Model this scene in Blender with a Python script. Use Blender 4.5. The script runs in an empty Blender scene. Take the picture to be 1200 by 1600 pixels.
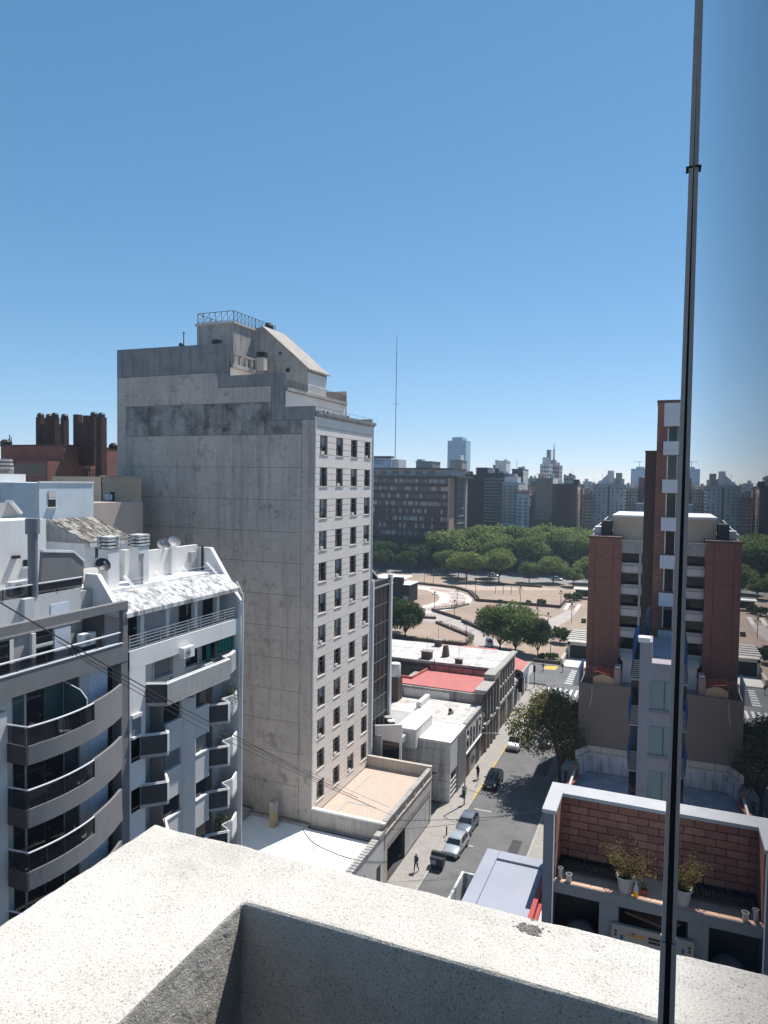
import bpy, bmesh, math, random
import numpy as np
from mathutils import Vector, Matrix
R = math.radians
rnd = random.Random(7)
sc = bpy.context.scene
col = sc.collection

# ------------------------------------------------------------------ camera
H = 36.0
F_PX = 1087.0
YAW, PITCH, ROLL = R(22.226), R(2.453), R(0.801)
_fw = Vector((-math.sin(YAW) * math.cos(PITCH), math.cos(YAW) * math.cos(PITCH), -math.sin(PITCH)))
_r0 = Vector((math.cos(YAW), math.sin(YAW), 0)); _u0 = _r0.cross(_fw)
_r = _r0 * math.cos(ROLL) + _u0 * math.sin(ROLL); _u = _u0 * math.cos(ROLL) - _r0 * math.sin(ROLL)
CAM = Vector((0, 0, H))
cd = bpy.data.cameras.new('camera'); cam = bpy.data.objects.new('camera', cd); col.objects.link(cam)
M = Matrix((_r, _u, -_fw)).transposed().to_4x4(); M.translation = CAM
cam.matrix_world = M
cd.sensor_fit = 'HORIZONTAL'; cd.sensor_width = 36.0; cd.lens = F_PX / 1200 * 36.0
cd.clip_start = 0.02; cd.clip_end = 6000
sc.camera = cam
sc.render.resolution_x, sc.render.resolution_y = 768, 1024

# ------------------------------------------------------------------ sky, sun, exposure
SUN = Vector((0.19, 0.50, 1.0)).normalized()
EL = math.asin(SUN.z); AZ = math.atan2(SUN.x, SUN.y)
w = bpy.data.worlds.new('World'); sc.world = w; w.use_nodes = True
nt = w.node_tree; nt.nodes.clear()
sky = nt.nodes.new('ShaderNodeTexSky'); sky.sky_type = 'NISHITA'; sky.sun_disc = False
sky.sun_elevation = EL; sky.sun_rotation = AZ
sky.altitude = 0; sky.air_density = 0.7; sky.dust_density = 0.0; sky.ozone_density = 5.0
bg = nt.nodes.new('ShaderNodeBackground'); bg.inputs[1].default_value = 0.15
wo = nt.nodes.new('ShaderNodeOutputWorld')
sp = nt.nodes.new('ShaderNodeSeparateColor'); cmb = nt.nodes.new('ShaderNodeCombineColor'); nt.links.new(sky.outputs[0], sp.inputs[0])
for ch, (pw, kf) in enumerate(((1.05, 0.57), (0.76, 0.925), (0.70, 1.09))):      # air of this place: deeper blue above, paler horizon
    a_ = nt.nodes.new('ShaderNodeMath'); a_.operation = 'POWER'; a_.inputs[1].default_value = pw
    b_ = nt.nodes.new('ShaderNodeMath'); b_.operation = 'MULTIPLY'; b_.inputs[1].default_value = kf
    nt.links.new(sp.outputs[ch], a_.inputs[0]); nt.links.new(a_.outputs[0], b_.inputs[0]); nt.links.new(b_.outputs[0], cmb.inputs[ch])
nt.links.new(cmb.outputs[0], bg.inputs[0]); nt.links.new(bg.outputs[0], wo.inputs[0])
sl = bpy.data.lights.new('sun', 'SUN'); sl.energy = 4.8; sl.angle = R(0.53); sl.color = (1.0, 0.955, 0.89)
so = bpy.data.objects.new('sun', sl); col.objects.link(so)
so.rotation_euler = SUN.to_track_quat('Z', 'Y').to_euler()
sc.view_settings.view_transform = 'Standard'; sc.view_settings.look = 'None'
sc.view_settings.exposure = 0.52; sc.view_settings.gamma = 1.0; sc.view_settings.use_curve_mapping = False
try:
    sc.cycles.max_bounces = 6; sc.cycles.diffuse_bounces = 3; sc.cycles.glossy_bounces = 4
    sc.cycles.transmission_bounces = 4; sc.cycles.transparent_max_bounces = 6
    sc.cycles.caustics_reflective = False; sc.cycles.caustics_refractive = False
    sc.cycles.use_denoising = True
except Exception:
    pass

# ------------------------------------------------------------------ survey helpers (a sight line meets a known plane)
def _ray(x, y): return _fw + _r * ((x - 600) / F_PX) - _u * ((y - 800) / F_PX)
def PX(x, y, X): d = _ray(x, y); return CAM + d * (X / d.x)
def PY(x, y, Y): d = _ray(x, y); return CAM + d * (Y / d.y)
def PZ(x, y, z): d = _ray(x, y); return CAM + d * ((z - H) / d.z)

# ------------------------------------------------------------------ materials
MATS = {}
def _n(nt, t, **kw):
    n = nt.nodes.new(t)
    for k, v in kw.items(): setattr(n, k, v)
    return n
def pm(name, c, c2=None, scale=0.6, rough=0.85, bump=0.0, bscale=30.0, streak=0.0, scol=(0.05, 0.05, 0.05), sscale=1.2,
       spec=0.25, metal=0.0, grain=0.12, gscale=9.0, speck=0.0, speckscale=120, blotch=0.0, bcol=(0.06, 0.06, 0.06), blscale=0.35, brick=None, emit=None, island=0.0, flat=False, sthr=(0.5, 0.75), bthr=(0.52, 0.72), lines=None):
    if name in MATS: return MATS[name]
    m = bpy.data.materials.new(name); m.use_nodes = True; t = m.node_tree; L = t.links.new
    b = t.nodes['Principled BSDF']
    b.inputs['Roughness'].default_value = rough; b.inputs['Metallic'].default_value = metal
    b.inputs['Specular IOR Level'].default_value = spec
    geo = _n(t, 'ShaderNodeNewGeometry')
    pos = geo.outputs['Position']
    def noise(sc_, detail=4, vec=None, rgh=0.6):
        n = _n(t, 'ShaderNodeTexNoise'); n.inputs['Scale'].default_value = sc_; n.inputs['Detail'].default_value = detail
        n.inputs['Roughness'].default_value = rgh; L(vec or pos, n.inputs['Vector']); return n.outputs['Fac']
    def ramp(f, a, bb):
        r_ = _n(t, 'ShaderNodeMapRange'); r_.inputs['From Min'].default_value = a; r_.inputs['From Max'].default_value = bb
        L(f, r_.inputs['Value']); return r_.outputs['Result']
    def mix(f, a, bb, mode='MIX'):
        x = _n(t, 'ShaderNodeMix', data_type='RGBA', blend_type=mode)
        if isinstance(f, float): x.inputs[0].default_value = f
        else: L(f, x.inputs[0])
        for s, v in ((6, a), (7, bb)):
            if isinstance(v, tuple): x.inputs[s].default_value = (*v[:3], 1)
            else: L(v, x.inputs[s])
        return x.outputs[2]
    def mul(f, k):
        x = _n(t, 'ShaderNodeMath', operation='MULTIPLY'); L(f, x.inputs[0]); x.inputs[1].default_value = k; return x.outputs[0]
    c = tuple(c); c2 = tuple(c2) if c2 else tuple(v * 0.82 for v in c)
    cur = mix(ramp(noise(scale), 0.35, 0.65), c, c2)
    hgt = None
    if brick:
        sep = _n(t, 'ShaderNodeSeparateXYZ'); L(pos, sep.inputs[0])
        ad = _n(t, 'ShaderNodeMath', operation='ADD'); L(sep.outputs[0], ad.inputs[0]); L(sep.outputs[1], ad.inputs[1])
        cb = _n(t, 'ShaderNodeCombineXYZ'); L(ad.outputs[0], cb.inputs[0]); L(sep.outputs[2], cb.inputs[1])
        bt = _n(t, 'ShaderNodeTexBrick'); bt.inputs['Scale'].default_value = 1.0
        bt.inputs['Brick Width'].default_value = brick[0]; bt.inputs['Row Height'].default_value = brick[1]; bt.inputs['Mortar Size'].default_value = brick[2]
        bt.inputs['Color1'].default_value = (*c, 1); bt.inputs['Color2'].default_value = (*c2, 1); bt.inputs['Mortar'].default_value = (*brick[3], 1)
        L(pos if flat else cb.outputs[0], bt.inputs['Vector'])
        cur = mix(0.75, cur, bt.outputs['Color'])
    if lines:
        pass
    if streak > 0:
        mp = _n(t, 'ShaderNodeMapping'); mp.inputs['Scale'].default_value = (sscale, sscale, sscale * 0.07); L(pos, mp.inputs['Vector'])
        f = ramp(noise(1.0, 5, mp.outputs[0], 0.7), *sthr); cur = mix(mul(f, streak), cur, tuple(scol))
    if blotch > 0:
        f = ramp(noise(blscale, 7, None, 0.72), *bthr); cur = mix(mul(f, blotch), cur, tuple(bcol))
    if grain > 0:
        f = ramp(noise(gscale, 3), 0.25, 0.75); cur = mix(float(1.0), cur, mix(f, (1 - grain,) * 3, (1 + grain * 0.6,) * 3), 'MULTIPLY')
    if speck > 0:
        f = ramp(noise(speckscale, 2), 0.56, 0.7); cur = mix(mul(f, speck), cur, (0.12, 0.11, 0.10))
    if island > 0:
        hv = _n(t, 'ShaderNodeMapRange'); hv.inputs['To Min'].default_value = 1 - island; hv.inputs['To Max'].default_value = 1 + island
        L(geo.outputs['Random Per Island'], hv.inputs['Value'])
        cc = _n(t, 'ShaderNodeCombineColor'); 
        for i in range(3): L(hv.outputs[0], cc.inputs[i])
        cur = mix(float(1.0), cur, cc.outputs[0], 'MULTIPLY')
    L(cur, b.inputs['Base Color'])
    if bump > 0:
        bp = _n(t, 'ShaderNodeBump'); bp.inputs['Strength'].default_value = min(1.0, bump); bp.inputs['Distance'].default_value = 0.02
        L(noise(bscale, 5), bp.inputs['Height']); L(bp.outputs[0], b.inputs['Normal'])
    if emit:
        b.inputs['Emission Color'].default_value = (*emit[:3], 1); b.inputs['Emission Strength'].default_value = emit[3]
    MATS[name] = m; return m

def leafmat(name, c, c2):
    m = bpy.data.materials.new(name); m.use_nodes = True; t = m.node_tree; L = t.links.new
    b = t.nodes['Principled BSDF']; b.inputs['Roughness'].default_value = 0.7; b.inputs['Specular IOR Level'].default_value = 0.08
    geo = _n(t, 'ShaderNodeNewGeometry'); x = _n(t, 'ShaderNodeMix', data_type='RGBA')
    x.inputs[6].default_value = (*c, 1); x.inputs[7].default_value = (*c2, 1); L(geo.outputs['Random Per Island'], x.inputs[0])
    L(x.outputs[2], b.inputs['Base Color'])
    tr = _n(t, 'ShaderNodeBsdfTranslucent'); L(x.outputs[2], tr.inputs['Color'])
    ms = _n(t, 'ShaderNodeMixShader'); ms.inputs[0].default_value = 0.35
    L(b.outputs[0], ms.inputs[1]); L(tr.outputs[0], ms.inputs[2]); L(ms.outputs[0], t.nodes['Material Output'].inputs[0])
    MATS[name] = m; return m

def glassmat(name, c=(0.015, 0.018, 0.022), rough=0.04, spec=0.5):
    m = bpy.data.materials.new(name); m.use_nodes = True; t = m.node_tree; b = t.nodes['Principled BSDF']
    nz = _n(t, 'ShaderNodeTexNoise'); nz.inputs['Scale'].default_value = 0.9
    geo = _n(t, 'ShaderNodeNewGeometry'); t.links.new(geo.outputs['Position'], nz.inputs['Vector'])
    x = _n(t, 'ShaderNodeMix', data_type='RGBA'); x.inputs[6].default_value = (*[v * 0.6 for v in c], 1); x.inputs[7].default_value = (*[min(1, v * 1.5) for v in c], 1)
    t.links.new(nz.outputs['Fac'], x.inputs[0]); t.links.new(x.outputs[2], b.inputs['Base Color'])
    b.inputs['Roughness'].default_value = rough; b.inputs['Specular IOR Level'].default_value = spec
    MATS[name] = m; return m

STUCCO = pm('parapet_stucco', (0.645, 0.605, 0.545), (0.54, 0.505, 0.455), scale=2.5, bump=0.35, bscale=330, grain=0.24, gscale=260, speck=0.75, speckscale=240, blotch=0.55, bcol=(0.36, 0.345, 0.315), blscale=3.5)
CONC = pm('tower_concrete', (0.435, 0.39, 0.36), (0.37, 0.332, 0.308), scale=0.35, streak=0.75, scol=(0.19, 0.182, 0.18), sscale=1.1, sthr=(0.5, 0.74), blotch=0.8, bcol=(0.095, 0.092, 0.093), blscale=0.55, bthr=(0.57, 0.71), speck=0.3, speckscale=1.7, grain=0.12, bump=0.15, bscale=12)
CONCD = pm('tower_concrete_mouldy', (0.33, 0.315, 0.308), (0.22, 0.212, 0.21), scale=0.5, streak=0.8, scol=(0.055, 0.054, 0.056), sscale=1.3, blotch=0.9, bcol=(0.042, 0.042, 0.046), blscale=0.4, bthr=(0.44, 0.62), grain=0.2, bump=0.15, bscale=12)
JOINT = pm('dark_joint', (0.09, 0.087, 0.085), grain=0.1)
CREAM = pm('facade_cream', (0.84, 0.755, 0.68), (0.78, 0.70, 0.63), scale=0.5, streak=0.4, scol=(0.48, 0.42, 0.38), sscale=2.2, sthr=(0.55, 0.8), grain=0.08)
CREAM2 = pm('aged_cream', (0.56, 0.50, 0.44), (0.47, 0.42, 0.37), streak=0.5, scol=(0.2, 0.18, 0.16), sscale=2.0, grain=0.12)
AGED = pm('aged_render', (0.42, 0.40, 0.375), (0.33, 0.315, 0.30), streak=0.75, scol=(0.09, 0.085, 0.08), sscale=2.4, blotch=0.4, bcol=(0.10, 0.095, 0.09), blscale=0.8, grain=0.2, bump=0.2, bscale=14)
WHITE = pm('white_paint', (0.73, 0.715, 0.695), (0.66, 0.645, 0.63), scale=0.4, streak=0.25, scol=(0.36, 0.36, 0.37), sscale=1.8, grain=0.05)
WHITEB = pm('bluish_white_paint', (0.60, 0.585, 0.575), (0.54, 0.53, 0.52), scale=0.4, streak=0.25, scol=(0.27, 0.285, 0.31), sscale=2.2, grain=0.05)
WROOF = pm('white_roof_membrane', (0.86, 0.86, 0.85), (0.80, 0.80, 0.79), scale=0.5, blotch=0.25, bcol=(0.45, 0.44, 0.42), blscale=0.6, bthr=(0.6, 0.8), grain=0.06)
WROOF2 = pm('patched_white_roof', (0.66, 0.64, 0.61), (0.52, 0.49, 0.46), scale=0.9, brick=(1.7, 0.9, 0.05, (0.42, 0.39, 0.36)), flat=True, blotch=0.85, bcol=(0.26, 0.235, 0.215), blscale=0.8, bthr=(0.5, 0.68), grain=0.25, gscale=5)
DIRTYW = pm('moss_stained_white', (0.70, 0.70, 0.69), (0.55, 0.55, 0.54), streak=0.9, scol=(0.13, 0.13, 0.125), sscale=3.2, sthr=(0.45, 0.62), blotch=0.5, bcol=(0.15, 0.145, 0.14), blscale=1.2, grain=0.2)
GREYP = pm('grey_painted_render', (0.205, 0.202, 0.205), (0.18, 0.177, 0.18), scale=0.8, streak=0.25, scol=(0.11, 0.11, 0.12), sscale=1.6, grain=0.08, bump=0.1, bscale=25)
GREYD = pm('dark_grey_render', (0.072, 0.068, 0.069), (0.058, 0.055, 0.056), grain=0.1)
GREYM = pm('mid_grey_render', (0.42, 0.405, 0.395), (0.36, 0.345, 0.335), streak=0.3, scol=(0.2, 0.2, 0.2), sscale=2, grain=0.1)
LILAC = pm('lilac_grey_render', (0.32, 0.29, 0.31), (0.28, 0.255, 0.275), blotch=0.4, bcol=(0.2, 0.19, 0.22), blscale=0.9, grain=0.07)
TAUPE = pm('taupe_render', (0.20, 0.17, 0.15), (0.175, 0.15, 0.134), scale=0.3, grain=0.06, streak=0.1, scol=(0.16, 0.15, 0.14))
PALEB = pm('pale_blue_render', (0.58, 0.64, 0.69), (0.52, 0.575, 0.62), streak=0.3, scol=(0.33, 0.35, 0.37), sscale=1.5, blotch=0.35, bcol=(0.32, 0.33, 0.34), blscale=0.9, bthr=(0.6, 0.75), grain=0.07)
PALEB_SHADE = pm('pale_blue_render_shaded', (0.40, 0.47, 0.52), (0.35, 0.41, 0.46), streak=0.3, scol=(0.25, 0.28, 0.3), grain=0.08)  # darker copy of the pale blue render, for the house's shaded end
BEIGE = pm('beige_render', (0.56, 0.45, 0.33), (0.50, 0.40, 0.30), streak=0.3, scol=(0.35, 0.28, 0.22), grain=0.08)
PINKB = pm('pinkish_beige_render', (0.46, 0.385, 0.345), (0.41, 0.345, 0.31), streak=0.25, scol=(0.3, 0.25, 0.23), grain=0.08)
BRICK = pm('red_brickwork', (0.33, 0.145, 0.10), (0.22, 0.092, 0.068), scale=0.7, brick=(0.25, 0.085, 0.012, (0.20, 0.14, 0.12)), blotch=0.35, bcol=(0.09, 0.045, 0.04), blscale=0.5, grain=0.2, gscale=6)
BRICKX = pm('shaded_red_brickwork', (0.085, 0.042, 0.038), (0.063, 0.032, 0.029), scale=0.7, brick=(0.25, 0.085, 0.012, (0.09, 0.06, 0.055)), grain=0.2, gscale=6)  # darker copy of the red brick; shade of the chimney fronts in its colour
BRICKD = pm('brown_brickwork', (0.125, 0.085, 0.075), (0.10, 0.07, 0.062), scale=0.7, brick=(0.25, 0.085, 0.012, (0.10, 0.075, 0.07)), blotch=0.3, bcol=(0.06, 0.045, 0.04), blscale=0.5, grain=0.2, gscale=6)
HBRICK = pm('hollow_brick_clay', (0.33, 0.13, 0.085), (0.22, 0.085, 0.06), scale=3.0, grain=0.25, gscale=40, blotch=0.35, bcol=(0.38, 0.21, 0.16), blscale=4, bump=0.25, bscale=60)
MORTAR = pm('mortar', (0.25, 0.15, 0.12), grain=0.2, gscale=40)
TERRA = pm('terracotta_tile', (0.60, 0.37, 0.27), (0.52, 0.31, 0.23), scale=3, grain=0.15, gscale=20, blotch=0.3, bcol=(0.4, 0.33, 0.29), blscale=2)
DECKT = pm('terrace_deck_tile', (0.58, 0.44, 0.35), (0.48, 0.38, 0.31), scale=0.6, flat=True, brick=(0.42, 0.42, 0.05, (0.42, 0.36, 0.32)), blotch=0.5, bcol=(0.42, 0.40, 0.39), blscale=0.6, grain=0.12)
REDR = pm('red_roof_paint', (0.48, 0.17, 0.155), (0.43, 0.15, 0.14), scale=0.5, blotch=0.2, bcol=(0.33, 0.11, 0.1), blscale=0.9, grain=0.06)
ASPH = pm('asphalt', (0.165, 0.162, 0.162), (0.13, 0.128, 0.129), scale=0.3, blotch=0.6, bcol=(0.075, 0.075, 0.077), blscale=0.45, bthr=(0.52, 0.72), grain=0.25, gscale=10, streak=0.0)
ASPHP = pm('asphalt_patch', (0.07, 0.07, 0.072), (0.055, 0.055, 0.057), grain=0.2, gscale=14)
WALKM = pm('pavement_tile', (0.36, 0.335, 0.31), (0.29, 0.27, 0.25), scale=0.5, brick=(0.4, 0.4, 0.02, (0.25, 0.235, 0.22)), flat=True, blotch=0.4, bcol=(0.2, 0.19, 0.18), blscale=0.6, grain=0.15)
KERB = pm('kerb_concrete', (0.40, 0.39, 0.37), grain=0.15)
YELLOW = pm('worn_yellow_paint', (0.62, 0.42, 0.08), (0.50, 0.36, 0.14), scale=2, blotch=0.5, bcol=(0.36, 0.33, 0.28), blscale=2, grain=0.15)
PAINTW = pm('road_paint', (0.62, 0.62, 0.60), (0.45, 0.45, 0.44), scale=3, blotch=0.5, bcol=(0.2, 0.2, 0.2), blscale=3, grain=0.2)
DIRT = pm('plaza_dirt', (0.36, 0.27, 0.21), (0.29, 0.215, 0.165), scale=0.06, blotch=0.5, bcol=(0.21, 0.19, 0.11), blscale=0.09, bthr=(0.5, 0.75), grain=0.22, gscale=1.2)
PATH = pm('plaza_path', (0.42, 0.365, 0.335), (0.37, 0.32, 0.295), scale=0.2, grain=0.12, gscale=1.5)
LEAFV = leafmat('leaf_violet', (0.10, 0.04, 0.09), (0.24, 0.09, 0.17))
PATHP = pm('plaza_pink_paving', (0.44, 0.335, 0.285), (0.385, 0.29, 0.25), scale=0.15, grain=0.12, gscale=2)
PATHW = pm('plaza_white_paving', (0.62, 0.58, 0.53), (0.53, 0.49, 0.45), scale=0.2, grain=0.12, gscale=2)
GROUNDM = pm('city_ground', (0.22, 0.21, 0.20), (0.16, 0.155, 0.15), scale=0.05, grain=0.15)
LAWN = pm('dry_lawn', (0.15, 0.16, 0.07), (0.20, 0.165, 0.09), scale=0.3, grain=0.3, gscale=3)
METAL = pm('painted_dark_metal', (0.03, 0.03, 0.033), rough=0.5, spec=0.4, grain=0.1)
GALV = pm('galvanised_metal', (0.45, 0.46, 0.47), rough=0.45, metal=0.6, grain=0.08)
ALU = pm('brushed_aluminium', (0.46, 0.44, 0.425), (0.42, 0.405, 0.39), rough=0.45, metal=0.1, grain=0.06, gscale=60)
RUBBER = pm('black_rubber_seal', (0.012, 0.012, 0.014), rough=0.7, grain=0.1)
WMETAL = pm('white_metal', (0.72, 0.72, 0.72), rough=0.45, spec=0.4, grain=0.05)
SHUT = pm('roller_shutter', (0.62, 0.66, 0.74), (0.58, 0.62, 0.70), scale=2, grain=0.06)
SHUTG = pm('grey_slatted_blind', (0.22, 0.22, 0.225), grain=0.1)
CURT = pm('pale_curtain', (0.58, 0.55, 0.52), (0.46, 0.44, 0.42), scale=2, grain=0.1)
BLACKP = pm('black_painted_wall', (0.016, 0.016, 0.018), (0.022, 0.022, 0.024), scale=0.6, grain=0.15)
TILE = pm('weathered_roof_tile', (0.30, 0.275, 0.25), (0.16, 0.15, 0.135), scale=2.5, grain=0.3, gscale=9, blotch=0.5, bcol=(0.45, 0.43, 0.40), blscale=1.5)
BLUEROOF = pm('grey_blue_roof_sheet', (0.33, 0.345, 0.40), (0.30, 0.315, 0.365), scale=0.4, grain=0.05)
REDBEAM = pm('red_painted_coping', (0.42, 0.085, 0.075), (0.36, 0.075, 0.07), scale=2, grain=0.1)
WOOD = pm('brown_door_wood', (0.11, 0.065, 0.045), (0.085, 0.05, 0.036), scale=2, grain=0.2)
BROWNF = pm('brown_old_facade', (0.21, 0.165, 0.14), (0.16, 0.125, 0.105), scale=0.8, streak=0.5, scol=(0.09, 0.075, 0.065), sscale=2, grain=0.15)
STONE = pm('grey_pilaster_stone', (0.40, 0.375, 0.35), (0.33, 0.31, 0.29), streak=0.4, scol=(0.19, 0.175, 0.165), sscale=2, grain=0.12)
GLASS = glassmat('dark_window_glass')
GLASSK = glassmat('black_curtain_glass', (0.012, 0.013, 0.017), 0.3, 0.08)
GLASSB = glassmat('blue_window_glass', (0.05, 0.075, 0.10), 0.05, 0.6)
GLASSG = glassmat('green_tinted_glass', (0.05, 0.085, 0.09), 0.08, 0.5)
RGLASS = bpy.data.materials.new('smoked_railing_glass'); RGLASS.use_nodes = True; _t = RGLASS.node_tree; _b = _t.nodes['Principled BSDF']
_b.inputs['Base Color'].default_value = (0.02, 0.022, 0.026, 1); _b.inputs['Roughness'].default_value = 0.05; _tr = _n(_t, 'ShaderNodeBsdfTransparent'); _tr.inputs[0].default_value = (0.55, 0.58, 0.62, 1)
_ms = _n(_t, 'ShaderNodeMixShader'); _nz = _n(_t, 'ShaderNodeTexNoise'); _nz.inputs['Scale'].default_value = 1.5; _mr = _n(_t, 'ShaderNodeMapRange'); _mr.inputs['To Min'].default_value = 0.5; _mr.inputs['To Max'].default_value = 0.65
_t.links.new(_nz.outputs['Fac'], _mr.inputs['Value']); _t.links.new(_mr.outputs[0], _ms.inputs[0]); _t.links.new(_b.outputs[0], _ms.inputs[1]); _t.links.new(_tr.outputs[0], _ms.inputs[2]); _t.links.new(_ms.outputs[0], _t.nodes['Material Output'].inputs[0])
FROST = pm('frosted_glass', (0.20, 0.25, 0.25), (0.18, 0.225, 0.23), rough=0.35, spec=0.5, grain=0.04)
BARK = pm('bark', (0.09, 0.07, 0.055), (0.06, 0.047, 0.037), scale=4, grain=0.25, gscale=20)
LEAF1 = leafmat('leaf_plaza', (0.075, 0.125, 0.032), (0.20, 0.255, 0.08))
LEAF2 = leafmat('leaf_park', (0.11, 0.16, 0.04), (0.28, 0.33, 0.10))
LEAF3 = leafmat('leaf_olive', (0.085, 0.095, 0.034), (0.24, 0.21, 0.08))
LEAF4 = leafmat('leaf_dark', (0.035, 0.065, 0.022), (0.08, 0.12, 0.04))
LEAFDRY = leafmat('leaf_dry_pot', (0.15, 0.105, 0.035), (0.24, 0.20, 0.075))
TYRE = pm('tyre_rubber', (0.015, 0.015, 0.016), rough=0.8, grain=0.1)

# ------------------------------------------------------------------ mesh building
WL = {}
def tag(o, label=None, cat=None, group=None, kind=None):
    if label: o['label'] = label
    if cat: o['category'] = cat
    if group: o['group'] = group
    if kind: o['kind'] = kind
    return o
def thing(name, loc, label, cat, group=None, rotz=0):
    o = bpy.data.objects.new(name, None); col.objects.link(o); o.location = loc; o.rotation_euler = (0, 0, rotz)
    WL[o.name] = Vector(loc); o.empty_display_size = 0.3
    return tag(o, label, cat, group)
def add(name, mesh, parent=None, loc=None):
    o = bpy.data.objects.new(name, mesh); col.objects.link(o)
    if parent is not None:
        o.parent = parent; WL[o.name] = WL[parent.name]
    else:
        WL[o.name] = Vector(loc or (0, 0, 0))
    if loc is not None: o.location = loc
    return o
class MB:
    def __init__(s): s.v = []; s.f = []; s.mi = []; s.m = 0
    def _q(s, *idx): s.f.append(idx); s.mi.append(s.m)
    def pt(s, p): s.v.append(tuple(p)); return len(s.v) - 1
    def poly(s, pts): s._q(*[s.pt(p) for p in pts]); return s
    def hexa(s, p):
        i = [s.pt(q) for q in p]
        for a in ((0, 3, 2, 1), (4, 5, 6, 7), (0, 1, 5, 4), (1, 2, 6, 5), (2, 3, 7, 6), (3, 0, 4, 7)): s._q(*[i[k] for k in a])
        return s
    def box(s, x0, x1, y0, y1, z0, z1):
        return s.hexa([(x0, y0, z0), (x1, y0, z0), (x1, y1, z0), (x0, y1, z0), (x0, y0, z1), (x1, y0, z1), (x1, y1, z1), (x0, y1, z1)])
    def obox(s, c, d, rz):
        ca, sa = math.cos(rz), math.sin(rz); p = []
        for z in (-1, 1):
            for x, y in ((-1, -1), (1, -1), (1, 1), (-1, 1)):
                X, Y = x * d[0] / 2, y * d[1] / 2; p.append((c[0] + X * ca - Y * sa, c[1] + X * sa + Y * ca, c[2] + z * d[2] / 2))
        return s.hexa(p)
    def ext(s, ring, off):
        off = Vector(off); n = len(ring); a = [s.pt(p) for p in ring]; b = [s.pt(Vector(p) + off) for p in ring]
        s._q(*a[::-1]); s._q(*b)
        for i in range(n): s._q(a[i], a[(i + 1) % n], b[(i + 1) % n], b[i])
        return s
    def fp(s, pts, z0, z1): return s.ext([(x, y, z0) for x, y in pts], (0, 0, z1 - z0))
    def ey(s, pts, y0, y1): return s.ext([(x, y0, z) for x, z in pts], (0, y1 - y0, 0))
    def ex(s, pts, x0, x1): return s.ext([(x0, y, z) for y, z in pts], (x1 - x0, 0, 0))
    def tube(s, p, q, r, n=6, r2=None, cap=True):
        p, q = Vector(p), Vector(q); r2 = r if r2 is None else r2; d = (q - p)
        if d.length < 1e-6: return s
        d.normalize(); a = d.orthogonal().normalized(); b = d.cross(a); A = []; B = []
        for k in range(n):
            t = 2 * math.pi * k / n; o = a * math.cos(t) + b * math.sin(t)
            A.append(s.pt(p + o * r)); B.append(s.pt(q + o * r2))
        for k in range(n): s._q(A[k], A[(k + 1) % n], B[(k + 1) % n], B[k])
        if cap: s._q(*A[::-1]); s._q(*B)
        return s
    def path(s, pts, r, n=5):
        for i in range(len(pts) - 1): s.tube(pts[i], pts[i + 1], r, n, None, i in (0, len(pts) - 2))
        return s
    def lathe(s, prof, c, n=16):
        c = Vector(c); rings = []
        for r, z in prof: rings.append([s.pt(c + Vector((r * math.cos(2 * math.pi * k / n), r * math.sin(2 * math.pi * k / n), z))) for k in range(n)])
        for i in range(len(rings) - 1):
            for k in range(n): s._q(rings[i][k], rings[i][(k + 1) % n], rings[i + 1][(k + 1) % n], rings[i + 1][k])
        s._q(*rings[0][::-1]); s._q(*rings[-1]); return s
    def mesh(s, name, mats, off=(0, 0, 0), smooth=None, fix=True):
        me = bpy.data.meshes.new(name); o = Vector(off)
        me.from_pydata([tuple(Vector(p) - o) for p in s.v], [], s.f)
        for m in (mats if isinstance(mats, (list, tuple)) else [mats]): me.materials.append(m)
        if any(s.mi): me.polygons.foreach_set('material_index', s.mi)
        if fix:
            bm = bmesh.new(); bm.from_mesh(me); bmesh.ops.recalc_face_normals(bm, faces=bm.faces); bm.to_mesh(me); bm.free()
        if smooth is not None:
            me.polygons.foreach_set('use_smooth', [True] * len(me.polygons)); me.set_sharp_from_angle(angle=R(smooth))
        me.update(); return me
    def build(s, name, mats, parent=None, smooth=None, loc=None, fix=True, **tg):
        off = WL[parent.name] if parent is not None else (loc or (0, 0, 0))
        o = add(name, s.mesh(name, mats, off, smooth, fix), parent, loc if parent is None else None)
        return tag(o, **tg) if tg else o
_cubes = {}
def cube(mat):
    if mat.name not in _cubes: _cubes[mat.name] = MB().box(-.5, .5, -.5, .5, -.5, .5).mesh('unit_' + mat.name, mat)
    return _cubes[mat.name]
def bp(name, mat, parent, x0, x1, y0, y1, z0, z1, rz=0.0):
    """a box-shaped piece: shares one cube mesh per material"""
    o = bpy.data.objects.new(name, cube(mat)); col.objects.link(o); o.parent = parent
    W = WL[parent.name]; WL[o.name] = W
    o.location = Vector(((x0 + x1) / 2, (y0 + y1) / 2, (z0 + z1) / 2)) - W; o.scale = (abs(x1 - x0), abs(y1 - y0), abs(z1 - z0))
    if rz: o.rotation_euler = (0, 0, rz)
    return o
def box1(name, mat, x0, x1, y0, y1, z0, z1, parent=None, **tg):
    return MB().box(x0, x1, y0, y1, z0, z1).build(name, mat, parent, **tg)
def dup(o, parent=None, loc=None, rotz=None, label=None, mats=None):
    c = o.copy(); col.objects.link(c); c.parent = parent
    if loc is not None: c.location = loc
    if rotz is not None: c.rotation_euler = (0, 0, rotz)
    if label: c['label'] = label
    WL[c.name] = Vector(c.location) if parent is None else WL[parent.name]
    for ch in list(o.children): dup(ch, c)
    return c
def struct(name, mb, mat, parent=None): return mb.build(name, mat, parent, kind='structure') if parent is None else mb.build(name, mat, parent)
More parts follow.
